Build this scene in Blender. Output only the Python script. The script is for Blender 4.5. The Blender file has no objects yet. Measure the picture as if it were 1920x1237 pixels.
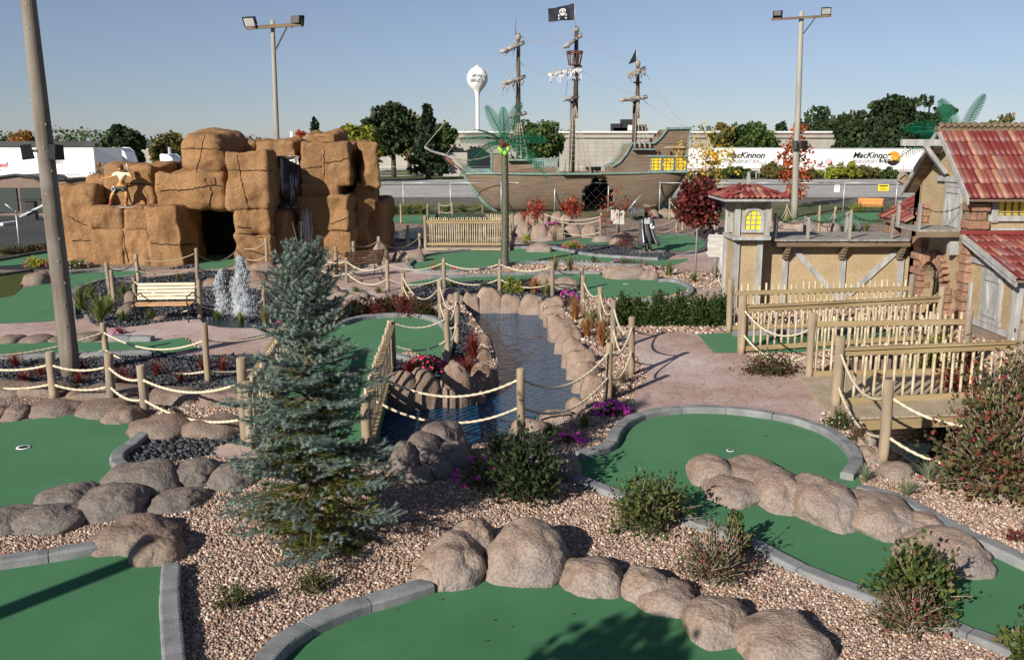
import bpy, bmesh, math, random
import numpy as np
from mathutils import Vector, Matrix, noise, geometry
R = math.radians
S = bpy.context.scene
COL = S.collection
# ---------------- camera ----------------
CAMH, PITCH, FPX = 4.5, R(11.6), 1722.0
cam = bpy.data.objects.new('camera', bpy.data.cameras.new('camera')); COL.objects.link(cam)
cam.location = (0, 0, CAMH); cam.rotation_euler = (R(90) - PITCH, 0, 0)
cam.data.sensor_width = 36; cam.data.lens = 36*FPX/1920
cam.data.clip_start = .1; cam.data.clip_end = 6000
S.camera = cam
# ---------------- sky, sun, exposure ----------------
SUN_EL, SUN_AZ = R(25), R(37)      # light travels towards (+sin az, +cos az)
W = bpy.data.worlds.new("World"); S.world = W; W.use_nodes = True
nt = W.node_tree; bg = nt.nodes['Background']
sky = nt.nodes.new('ShaderNodeTexSky'); sky.sky_type = 'NISHITA'; sky.sun_disc = False
sky.sun_elevation = SUN_EL; sky.sun_rotation = R(180) + SUN_AZ
sky.air_density = 0.9; sky.dust_density = 0.1; sky.ozone_density = 3.5; sky.altitude = 100
tint = nt.nodes.new('ShaderNodeMixRGB'); tint.blend_type = 'MULTIPLY'; tint.inputs[0].default_value = 1; tint.inputs[2].default_value = (.90, .95, 1.10, 1)
hsv = nt.nodes.new('ShaderNodeHueSaturation'); hsv.inputs['Saturation'].default_value = .66; hsv.inputs['Value'].default_value = .95
nt.links.new(sky.outputs[0], hsv.inputs['Color']); nt.links.new(hsv.outputs[0], tint.inputs[1]); nt.links.new(tint.outputs[0], bg.inputs[0]); bg.inputs[1].default_value = 0.058
sl = bpy.data.lights.new('sun', 'SUN'); sl.energy = 5.0; sl.angle = R(.5); sl.color = (1, .93, .82)
sun = bpy.data.objects.new('sun', sl); COL.objects.link(sun)
sdir = Vector((math.sin(SUN_AZ)*math.cos(SUN_EL), math.cos(SUN_AZ)*math.cos(SUN_EL), -math.sin(SUN_EL)))
sun.rotation_euler = sdir.to_track_quat('-Z', 'Y').to_euler(); sun.location = (-20, -30, 20)
S.view_settings.view_transform = 'Standard'; S.view_settings.look = 'None'
S.view_settings.exposure = 0.42; S.view_settings.gamma = 1
S.cycles.max_bounces = 6; S.cycles.transparent_max_bounces = 16

# ---------------- pixel <-> world (photo pixels, 1920 wide) ----------------
cp, sp = math.cos(PITCH), math.sin(PITCH)
def ray(px, py):
    u = (px-960)/FPX; v = (py-618.5)/FPX
    return u, cp - v*sp, -sp - v*cp
def P(px, py, z=0.0):
    x, y, dz = ray(px, py); t = (z-CAMH)/dz
    return Vector((x*t, y*t, z))
def at(px, py, Y):
    x, y, dz = ray(px, py); t = Y/y
    return Vector((x*t, Y, CAMH+dz*t))
def Zat(py, Y): return at(960, py, Y).z
def Yg(py, z=0): return P(960, py, z).y
def mpp(Y, z=0): return (Y*cp + (CAMH-z)*sp)/FPX     # metres per photo pixel

# ---------------- tagging ----------------
def tag(o, label=None, cat=None, group=None, kind=None):
    if label: o['label'] = label
    if cat: o['category'] = cat
    if group: o['group'] = group
    if kind: o['kind'] = kind
    return o
def thing(name, label, cat, loc=(0, 0, 0), rz=0, group=None):
    o = bpy.data.objects.new(name, None); COL.objects.link(o)
    o.location = loc; o.rotation_euler = (0, 0, rz); o.empty_display_size = .2
    return tag(o, label, cat, group)
def copy_tree(o, parent=None):
    c = o.copy(); COL.objects.link(c); c.parent = parent
    for ch in list(o.children): copy_tree(ch, c)
    return c
ORD = ['first','second','third','fourth','fifth','sixth','seventh','eighth','ninth','tenth','eleventh','twelfth','thirteenth','fourteenth','fifteenth']

# ---------------- materials ----------------
def mat(name, c1, c2=None, scale=5, rough=.8, bump=0, bscale=None, metal=0, detail=6, island=0, spec=.3,
        c3=None, speck=0, stretch=(1, 1, 1), emit=None, coat=0, transl=0, ramp=None, contrast=(.35, .65)):
    m = bpy.data.materials.new(name); m.use_nodes = True
    N = m.node_tree.nodes; L = m.node_tree.links; b = N['Principled BSDF']
    b.inputs['Roughness'].default_value = rough; b.inputs['Metallic'].default_value = metal
    b.inputs['Specular IOR Level'].default_value = spec
    tc = N.new('ShaderNodeTexCoord'); mp = N.new('ShaderNodeMapping'); mp.inputs['Scale'].default_value = stretch
    L.new(tc.outputs['Object'], mp.inputs[0])
    def col(c): return (*c, 1)
    out = None
    if ramp:
        g = N.new('ShaderNodeNewGeometry'); cr = N.new('ShaderNodeValToRGB'); cr.color_ramp.interpolation = 'CONSTANT'
        els = cr.color_ramp.elements
        while len(els) < len(ramp): els.new(.5)
        for i, c in enumerate(ramp): els[i].position = i/len(ramp); els[i].color = col(c)
        L.new(g.outputs['Random Per Island'], cr.inputs[0]); out = cr.outputs[0]
    elif c2:
        n = N.new('ShaderNodeTexNoise'); n.inputs['Scale'].default_value = scale; n.inputs['Detail'].default_value = detail
        L.new(mp.outputs[0], n.inputs[0])
        cr = N.new('ShaderNodeValToRGB'); cr.color_ramp.elements[0].position = contrast[0]; cr.color_ramp.elements[1].position = contrast[1]
        cr.color_ramp.elements[0].color = col(c1); cr.color_ramp.elements[1].color = col(c2)
        L.new(n.outputs[0], cr.inputs[0]); out = cr.outputs[0]
    else:
        rgb = N.new('ShaderNodeRGB'); rgb.outputs[0].default_value = col(c1); out = rgb.outputs[0]
    if c3:
        n = N.new('ShaderNodeTexNoise'); n.inputs['Scale'].default_value = scale*.23; n.inputs['Detail'].default_value = 3
        L.new(tc.outputs['Object'], n.inputs[0])
        mr = N.new('ShaderNodeMapRange'); mr.inputs[1].default_value = .48; mr.inputs[2].default_value = .68
        L.new(n.outputs[0], mr.inputs[0])
        mx = N.new('ShaderNodeMixRGB'); L.new(mr.outputs[0], mx.inputs[0]); L.new(out, mx.inputs[1]); mx.inputs[2].default_value = col(c3); out = mx.outputs[0]
    if speck:
        n = N.new('ShaderNodeTexNoise'); n.inputs['Scale'].default_value = speck; n.inputs['Detail'].default_value = 2
        L.new(tc.outputs['Object'], n.inputs[0])
        mr = N.new('ShaderNodeMapRange'); mr.inputs[1].default_value = .3; mr.inputs[2].default_value = .7; mr.inputs[3].default_value = .76; mr.inputs[4].default_value = 1.24
        L.new(n.outputs[0], mr.inputs[0])
        mx = N.new('ShaderNodeVectorMath'); mx.operation = 'SCALE'; L.new(out, mx.inputs[0]); L.new(mr.outputs[0], mx.inputs['Scale']); out = mx.outputs[0]
    if island:
        g = N.new('ShaderNodeNewGeometry'); mr = N.new('ShaderNodeMapRange'); mr.inputs[3].default_value = 1-island; mr.inputs[4].default_value = 1+island
        L.new(g.outputs['Random Per Island'], mr.inputs[0])
        mx = N.new('ShaderNodeVectorMath'); mx.operation = 'SCALE'; L.new(out, mx.inputs[0]); L.new(mr.outputs[0], mx.inputs['Scale']); out = mx.outputs[0]
    L.new(out, b.inputs['Base Color'])
    if bump:
        n = N.new('ShaderNodeTexNoise'); n.inputs['Scale'].default_value = bscale or scale*3; n.inputs['Detail'].default_value = 6
        L.new(mp.outputs[0], n.inputs[0])
        bp = N.new('ShaderNodeBump'); bp.inputs['Strength'].default_value = 1; bp.inputs['Distance'].default_value = bump
        L.new(n.outputs[0], bp.inputs['Height']); L.new(bp.outputs[0], b.inputs['Normal'])
    if emit:
        b.inputs['Emission Color'].default_value = col(emit[0]); b.inputs['Emission Strength'].default_value = emit[1]
    if transl:
        t = N.new('ShaderNodeBsdfTranslucent'); ms = N.new('ShaderNodeMixShader'); ms.inputs[0].default_value = transl
        L.new(out, t.inputs[0]); L.new(b.outputs[0], ms.inputs[1]); L.new(t.outputs[0], ms.inputs[2]); L.new(ms.outputs[0], N['Material Output'].inputs[0])
    return m
M = {}
M['carpet'] = mat('carpet', (.041, .150, .064), (.055, .180, .080), 1.1, 1, .004, 160, speck=90, spec=.1, contrast=(.3, .7))
for _k in ('Sheen Weight',): M['carpet'].node_tree.nodes['Principled BSDF'].inputs[_k].default_value = .07
M['carpet'].node_tree.nodes['Principled BSDF'].inputs['Sheen Roughness'].default_value = .45
M['carpet'].node_tree.nodes['Principled BSDF'].inputs['Sheen Tint'].default_value = (.75, 1, .8, 1)
M['carpet_rough'] = mat('carpet_rough', (.055, .07, .018), (.08, .095, .03), 3, 1, .006, 120, speck=60, spec=.1)
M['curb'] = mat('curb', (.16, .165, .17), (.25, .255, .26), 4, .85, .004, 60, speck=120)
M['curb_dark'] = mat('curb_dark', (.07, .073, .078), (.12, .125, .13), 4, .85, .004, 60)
def path_mat():
    m = mat('stamped_concrete', (.36, .235, .20), (.50, .37, .32), 1.3, .75, 0, c3=(.58, .48, .44), speck=40, contrast=(.3, .7))
    N = m.node_tree.nodes; L = m.node_tree.links; b = N['Principled BSDF']
    tc = N.new('ShaderNodeTexCoord')
    br = N.new('ShaderNodeTexVoronoi'); br.feature = 'DISTANCE_TO_EDGE'; br.inputs['Scale'].default_value = 3.2; br.inputs['Randomness'].default_value = .75
    L.new(tc.outputs['Object'], br.inputs[0])
    mr = N.new('ShaderNodeMapRange'); mr.inputs[1].default_value = 0; mr.inputs[2].default_value = .05; mr.inputs[3].default_value = .72; mr.inputs[4].default_value = 1
    L.new(br.outputs[0], mr.inputs[0])
    old = b.inputs['Base Color'].links[0].from_socket
    mx = N.new('ShaderNodeVectorMath'); mx.operation = 'SCALE'; L.new(old, mx.inputs[0]); L.new(mr.outputs[0], mx.inputs['Scale']); L.new(mx.outputs[0], b.inputs['Base Color'])
    n = N.new('ShaderNodeTexNoise'); n.inputs['Scale'].default_value = 14; n.inputs['Detail'].default_value = 5; L.new(tc.outputs['Object'], n.inputs[0])
    ad = N.new('ShaderNodeMath'); ad.operation = 'MULTIPLY_ADD'; L.new(n.outputs[0], ad.inputs[0]); ad.inputs[1].default_value = .9; L.new(mr.outputs[0], ad.inputs[2])
    bp = N.new('ShaderNodeBump'); bp.inputs['Distance'].default_value = .006; L.new(ad.outputs[0], bp.inputs['Height']); L.new(bp.outputs[0], b.inputs['Normal'])
    return m
M['path'] = path_mat()
def gravel_mat(name, cols, scale, bump):
    m = bpy.data.materials.new(name); m.use_nodes = True
    N = m.node_tree.nodes; L = m.node_tree.links; b = N['Principled BSDF']; b.inputs['Roughness'].default_value = .85; b.inputs['Specular IOR Level'].default_value = .3
    tc = N.new('ShaderNodeTexCoord'); v = N.new('ShaderNodeTexVoronoi'); v.inputs['Scale'].default_value = scale; L.new(tc.outputs['Object'], v.inputs[0])
    sx = N.new('ShaderNodeSeparateColor'); L.new(v.outputs['Color'], sx.inputs[0])
    cr = N.new('ShaderNodeValToRGB'); cr.color_ramp.interpolation = 'CONSTANT'; e = cr.color_ramp.elements
    while len(e) < len(cols): e.new(.5)
    for i, c in enumerate(cols): e[i].position = i/len(cols); e[i].color = (*c, 1)
    L.new(sx.outputs[0], cr.inputs[0])
    mr = N.new('ShaderNodeMapRange'); mr.inputs[1].default_value = .2; mr.inputs[2].default_value = .7; mr.inputs[3].default_value = 1.0; mr.inputs[4].default_value = .6
    L.new(v.outputs['Distance'], mr.inputs[0])
    mx = N.new('ShaderNodeVectorMath'); mx.operation = 'SCALE'; L.new(cr.outputs[0], mx.inputs[0]); L.new(mr.outputs[0], mx.inputs['Scale']); L.new(mx.outputs[0], b.inputs['Base Color'])
    bp = N.new('ShaderNodeBump'); bp.invert = True; bp.inputs['Distance'].default_value = bump; L.new(v.outputs['Distance'], bp.inputs['Height']); L.new(bp.outputs[0], b.inputs['Normal'])
    return m
PINKS = [(.42, .285, .215), (.32, .20, .145), (.53, .41, .33), (.21, .16, .135), (.39, .285, .225), (.66, .55, .47), (.29, .165, .115), (.46, .335, .255), (.35, .24, .18), (.26, .205, .18)]
M['gravel'] = gravel_mat('gravel_bed', PINKS, 30, .03)
M['stone'] = mat('stone', (1, 1, 1), rough=.8, ramp=PINKS*2, speck=80)
M['slate_bed'] = gravel_mat('slate_bed', [(.025, .027, .032), (.05, .053, .06), (.035, .037, .045), (.08, .083, .09), (.03, .03, .036)], 26, .03)
M['slate'] = mat('slate', (1, 1, 1), rough=.55, spec=.5, ramp=[(.03, .033, .04), (.055, .06, .07), (.04, .043, .052), (.085, .09, .1), (.028, .03, .035)])
M['grass'] = mat('lawn', (.055, .08, .022), (.12, .125, .055), .6, 1, .05, 14, c3=(.17, .155, .095), speck=5)
M['lawn_far'] = mat('lawn_far', (.06, .09, .02), (.11, .14, .04), .3, 1, .05, 10, speck=3)
M['asphalt'] = mat('asphalt', (.34, .33, .31), (.42, .41, .385), .25, .9, 0, speck=2)
M['asphalt_dark'] = mat('asphalt_dark', (.05, .05, .052), (.075, .075, .075), .25, .9)
M['paint'] = mat('road_paint', (.55, .52, .42), rough=.8)
M['soil'] = mat('soil', (.10, .09, .075), (.16, .14, .11), 1, 1)
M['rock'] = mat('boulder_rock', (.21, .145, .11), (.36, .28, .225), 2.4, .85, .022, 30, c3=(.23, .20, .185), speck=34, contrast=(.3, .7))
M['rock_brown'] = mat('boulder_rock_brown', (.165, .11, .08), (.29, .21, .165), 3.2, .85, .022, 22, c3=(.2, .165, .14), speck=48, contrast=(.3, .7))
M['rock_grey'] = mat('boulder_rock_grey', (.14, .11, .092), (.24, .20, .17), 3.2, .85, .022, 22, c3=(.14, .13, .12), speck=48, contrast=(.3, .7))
M['sandstone'] = mat('sandstone', (.225, .125, .058), (.30, .172, .085), .9, .95, .05, 4, c3=(.18, .105, .055), speck=16, contrast=(.3, .7), spec=.1, stretch=(1, 1, .7))
M['crack'] = mat('crack', (.02, .012, .008), rough=1)
M['wet'] = mat('wet_rock', (.035, .025, .017), (.07, .05, .033), 2, .3, .04, 5, spec=.6)
M['wood'] = mat('post_wood', (.22, .165, .11), (.36, .285, .2), 5, .9, .006, 18, stretch=(1, 1, .12), c3=(.19, .165, .14), island=.12)
M['wood_cut'] = mat('post_cut_end', (.38, .28, .19), (.46, .35, .25), 12, .9)
M['wood_grey'] = mat('weathered_wood', (.20, .185, .165), (.34, .32, .29), 5, .9, .006, 20, stretch=(1, 1, .1))
M['pole'] = mat('pole_wood', (.11, .09, .07), (.24, .205, .17), 4, .9, .012, 12, stretch=(1, 1, .08), c3=(.22, .20, .175))
M['pole_light'] = mat('pole_wood_light', (.24, .22, .19), (.36, .335, .295), 4, .9, .01, 12, stretch=(1, 1, .08))
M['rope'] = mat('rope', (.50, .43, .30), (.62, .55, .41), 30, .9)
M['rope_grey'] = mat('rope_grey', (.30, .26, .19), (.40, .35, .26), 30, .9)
M['bamboo'] = mat('bamboo', (.36, .285, .18), (.52, .43, .30), 8, .55, island=.22, stretch=(1, 1, .3), spec=.4)
M['lumber'] = mat('treated_lumber', (.28, .20, .10), (.38, .29, .16), 3, .8, .003, 30, stretch=(.15, 1, 1))
M['deck'] = mat('deck_plank', (.30, .245, .17), (.40, .33, .24), 3, .85, .002, 20, island=.18)
M['stucco'] = mat('stucco', (.335, .25, .145), (.41, .315, .19), 1.5, .95, .012, 30, c3=(.29, .215, .13), speck=25)
M['timber'] = mat('grey_timber', (.25, .25, .245), (.40, .395, .38), 6, .85, .006, 25, stretch=(1, 1, .25))
M['brick'] = mat('rough_brick', (.225, .125, .08), (.335, .195, .13), 4, .95, .02, 18, island=.15, speck=20)
M['mortar'] = mat('mortar', (.12, .06, .035), rough=1)
TILES = [(.155, .028, .026), (.135, .024, .022), (.24, .095, .068), (.17, .034, .03), (.21, .07, .054), (.19, .088, .084), (.15, .028, .025), (.29, .15, .10), (.165, .04, .034), (.20, .058, .045)]
M['tile'] = mat('roof_tile', (1, 1, 1), rough=.5, ramp=TILES*2, spec=.35)
M['tile_red'] = mat('roof_tile_red', (.18, .03, .028), (.22, .042, .036), 4, .5, spec=.3)
M['brown_trim'] = mat('brown_trim', (.13, .09, .06), (.2, .15, .1), 8, .8, .005, 25, stretch=(.2, 1, 1))
M['yellow'] = mat('yellow_pane', (.78, .60, .02), (.86, .70, .04), 3, .35, spec=.5)
M['yellow2'] = mat('ship_pane', (.75, .46, .01), (.85, .58, .03), 3, .4)
M['black'] = mat('black_iron', (.015, .015, .016), rough=.5, spec=.4)
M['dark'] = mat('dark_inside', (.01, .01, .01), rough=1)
M['steel'] = mat('galvanised_steel', (.42, .44, .46), (.55, .57, .58), 10, .45, metal=.5)
M['white'] = mat('white_paint', (.80, .80, .80), (.86, .86, .86), 1, .5, spec=.4)
M['white_matte'] = mat('white_matte', (.74, .74, .72), rough=.8)
M['teal'] = mat('weathered_teal', (.12, .20, .185), (.21, .30, .275), 4, .85, .01, 14, c3=(.17, .21, .19))
M['shipwood'] = mat('ship_plank', (.115, .08, .055), (.26, .195, .14), 2.4, .9, .02, 9, stretch=(.28, .28, 9), c3=(.20, .16, .115), contrast=(.3, .72))
M['mast'] = mat('mast_wood', (.055, .04, .03), (.13, .1, .075), 4, .9, stretch=(1, 1, .1))
M['cloth'] = mat('ragged_cloth', (.42, .38, .34), (.62, .57, .52), 3, 1, .02, 8, transl=.3)
M['cloth_white'] = mat('white_cloth', (.72, .72, .74), (.8, .8, .82), 3, 1, transl=.3)
M['rigging'] = mat('rigging', (.42, .38, .32), rough=.9)
M['rust'] = mat('reddish_iron', (.14, .05, .03), (.2, .075, .05), 8, .7)
M['flag'] = mat('flag_cloth', (.012, .015, .024), (.025, .03, .045), 1.5, .7)
M['block'] = mat('block_wall', (.33, .31, .275), (.39, .365, .33), 1, .95, c3=(.31, .285, .25))
M['blockdark'] = mat('block_joint', (.30, .28, .25), rough=1)
M['stucco_brown'] = mat('brown_stucco', (.19, .135, .11), (.23, .17, .14), 3, .95, .01, 30)
M['glass_dark'] = mat('dark_glass', (.05, .06, .055), rough=.15, spec=.6)
M['orange'] = mat('orange_slat', (.58, .23, .05), (.68, .29, .08), 6, .6)
M['slat_pale'] = mat('pale_slat', (.68, .55, .38), (.78, .66, .48), 6, .6, stretch=(.2, 1, 1))
M['slat_seat'] = mat('seat_slat', (.50, .28, .13), (.60, .36, .18), 6, .6)
M['slat_dark'] = mat('dark_slat', (.16, .09, .055), (.24, .14, .09), 6, .6)
M['signboard'] = mat('weathered_signboard', (.45, .43, .39), (.66, .64, .59), 9, .9, .012, 30, stretch=(.3, 1, 2.2))
M['concrete'] = mat('concrete', (.38, .375, .36), (.46, .455, .44), 3, .9, .003, 40)
M['pvc'] = mat('pond_floor', (.008, .022, .026), (.012, .03, .034), 1, .8)
def leafmat(name, cols, tr=.25, rough=.6):
    return mat(name, (1, 1, 1), ramp=cols, rough=rough, transl=tr, spec=.25)
M['l_pine'] = leafmat('pine_leaf', [(.028, .05, .02), (.045, .07, .028), (.02, .038, .016), (.06, .085, .033)])
M['l_spruce'] = leafmat('dark_spruce_leaf', [(.022, .042, .02), (.035, .058, .028), (.05, .075, .035)])
M['l_broad'] = leafmat('broad_leaf', [(.05, .09, .022), (.075, .12, .03), (.035, .065, .018), (.1, .14, .04)])
M['l_yellowgreen'] = leafmat('yellow_green_leaf', [(.18, .22, .03), (.25, .26, .035), (.12, .16, .03), (.3, .28, .04)])
M['l_autumn'] = leafmat('autumn_leaf', [(.16, .14, .04), (.09, .10, .03), (.24, .16, .04), (.12, .13, .04)])
M['l_orange'] = leafmat('orange_leaf', [(.33, .14, .03), (.25, .12, .03), (.20, .14, .03), (.38, .18, .04)])
M['l_yellow'] = leafmat('yellow_leaf', [(.52, .34, .04), (.42, .27, .04), (.58, .42, .08), (.34, .24, .05)])
M['l_red'] = leafmat('red_leaf', [(.38, .045, .025), (.28, .03, .02), (.45, .10, .04), (.2, .03, .02)])
M['l_redorange'] = leafmat('red_orange_leaf', [(.42, .09, .03), (.33, .05, .025), (.5, .16, .05), (.25, .05, .02)])
M['l_burgundy'] = leafmat('burgundy_leaf', [(.11, .018, .018), (.16, .03, .026), (.07, .014, .014), (.22, .04, .03), (.13, .05, .035)])
M['l_burg_green'] = leafmat('burgundy_green_leaf', [(.09, .03, .02), (.05, .055, .02), (.12, .04, .025), (.06, .08, .025), (.035, .04, .016)])
M['l_shrub'] = leafmat('shrub_leaf', [(.055, .095, .022), (.09, .13, .032), (.035, .06, .016), (.13, .15, .045), (.15, .12, .05)], .3, .45)
M['l_shrub_red'] = leafmat('reddish_shrub_leaf', [(.13, .095, .045), (.075, .085, .03), (.17, .095, .055), (.15, .13, .055), (.09, .07, .035), (.11, .12, .04), (.09, .10, .04), (.28, .06, .05)], .3)
M['l_dark'] = leafmat('dark_shrub_leaf', [(.025, .045, .016), (.04, .065, .02), (.018, .032, .012)], .2, .45)
M['l_yew'] = leafmat('yew_leaf', [(.03, .06, .014), (.05, .085, .02), (.02, .04, .01), (.08, .115, .028)])
M['l_grass'] = leafmat('grass_blade', [(.12, .17, .035), (.17, .22, .05), (.08, .12, .025), (.28, .27, .09)])
M['l_tan'] = leafmat('tan_grass_blade', [(.30, .24, .11), (.22, .20, .08), (.14, .16, .05), (.38, .30, .15)])
M['l_redgrass'] = leafmat('red_grass_blade', [(.18, .025, .02), (.25, .045, .025), (.11, .02, .018), (.3, .10, .05)])
M['l_rust'] = leafmat('rust_grass_blade', [(.40, .15, .05), (.30, .11, .04), (.22, .15, .05), (.45, .22, .08)])
M['l_blue'] = leafmat('blue_grass_blade', [(.26, .30, .19), (.20, .25, .16), (.34, .36, .22)])
M['l_lime'] = leafmat('lime_leaf', [(.30, .34, .03), (.38, .40, .05), (.22, .27, .03)])
M['needle_blue'] = leafmat('blue_needle', [(.135, .19, .16), (.18, .24, .205), (.10, .14, .115), (.24, .30, .26)], .1)
M['needle_olive'] = leafmat('olive_needle', [(.095, .11, .02), (.14, .145, .03), (.06, .08, .018), (.17, .16, .04)], .15)
M['bark'] = mat('bark', (.07, .05, .035), (.13, .10, .075), 6, .95, .01, 30, stretch=(1, 1, .2))
M['bark_pale'] = mat('pale_bark', (.24, .20, .16), (.33, .29, .24), 6, .9)
M['bud'] = mat('tan_bud', (.30, .20, .10), rough=.8)
M['magenta'] = mat('magenta_petal', (.62, .05, .42), rough=.6, ramp=[(.62, .05, .42), (.72, .10, .55), (.5, .03, .3)], transl=.3)
M['pink'] = mat('pink_petal', (.75, .2, .5), rough=.6, ramp=[(.75, .25, .5), (.8, .45, .65), (.62, .14, .4)], transl=.3)
M['crimson'] = mat('crimson_petal', (.6, .02, .1), rough=.6, ramp=[(.62, .02, .1), (.7, .06, .2), (.45, .01, .05)], transl=.3)
M['lilac'] = mat('lilac_petal', (.6, .4, .6), rough=.6, ramp=[(.6, .38, .6), (.5, .3, .55), (.72, .6, .7)], transl=.3)
M['whitepetal'] = mat('white_petal', (.75, .7, .6), rough=.6, ramp=[(.75, .72, .66), (.6, .2, .3), (.7, .65, .6)], transl=.3)
M['palm'] = mat('palm_frond', (.003, .075, .04), (.006, .12, .06), 6, .35, spec=.5)
M['palmtrunk'] = mat('palm_trunk', (.045, .05, .03), (.11, .11, .07), 9, .5, .01, 30, stretch=(1, 1, 4), spec=.5)
M['coconut'] = mat('coconut', (.18, .42, .06), (.28, .55, .10), 3, .5)
M['skin'] = mat('painted_skin', (.50, .25, .08), (.58, .31, .11), 4, .5)
M['skin_red'] = mat('painted_shin', (.22, .06, .03), (.28, .08, .04), 6, .5)
M['shirt'] = mat('painted_shirt', (.66, .62, .40), (.74, .70, .50), 5, .7)
M['bronze'] = mat('bronze', (.22, .14, .05), (.32, .21, .08), 9, .35, metal=.6)
M['pewter'] = mat('pewter', (.10, .105, .11), (.22, .225, .23), 9, .35, metal=.5, speck=20)
M['silver'] = mat('silver', (.65, .65, .66), (.75, .75, .76), 5, .3, metal=.5)
def water_mat(name, c, bscale, bdist, rough=.04):
    m = mat(name, c, rough=rough, spec=.6)
    N = m.node_tree.nodes; L = m.node_tree.links; b = N['Principled BSDF']; b.inputs['IOR'].default_value = 1.33
    tc = N.new('ShaderNodeTexCoord'); mp = N.new('ShaderNodeMapping'); mp.inputs['Scale'].default_value = (1, 1.6, 1); L.new(tc.outputs['Object'], mp.inputs[0])
    n = N.new('ShaderNodeTexNoise'); n.inputs['Scale'].default_value = bscale; n.inputs['Detail'].default_value = 3; n.inputs['Distortion'].default_value = .6; L.new(mp.outputs[0], n.inputs[0])
    bp = N.new('ShaderNodeBump'); bp.inputs['Distance'].default_value = bdist; L.new(n.outputs[0], bp.inputs['Height']); L.new(bp.outputs[0], b.inputs['Normal'])
    return m
M['water'] = water_mat('pond_water', (.006, .062, .135), 7, .12)
M['water2'] = water_mat('small_pond_water', (.02, .035, .045), 9, .04, .06)
def foam_mat(name, a):
    m = mat(name, (.90, .93, .96), rough=.4, transl=.75)
    N = m.node_tree.nodes; L = m.node_tree.links
    o = N['Material Output']; s = o.inputs[0].links[0].from_socket
    t = N.new('ShaderNodeBsdfTransparent'); ms = N.new('ShaderNodeMixShader'); ms.inputs[0].default_value = a
    L.new(t.outputs[0], ms.inputs[1]); L.new(s, ms.inputs[2]); L.new(ms.outputs[0], o.inputs[0])
    return m
M['foam'] = foam_mat('water_spray', .95)
M['falls'] = foam_mat('falling_water', .5)

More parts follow.
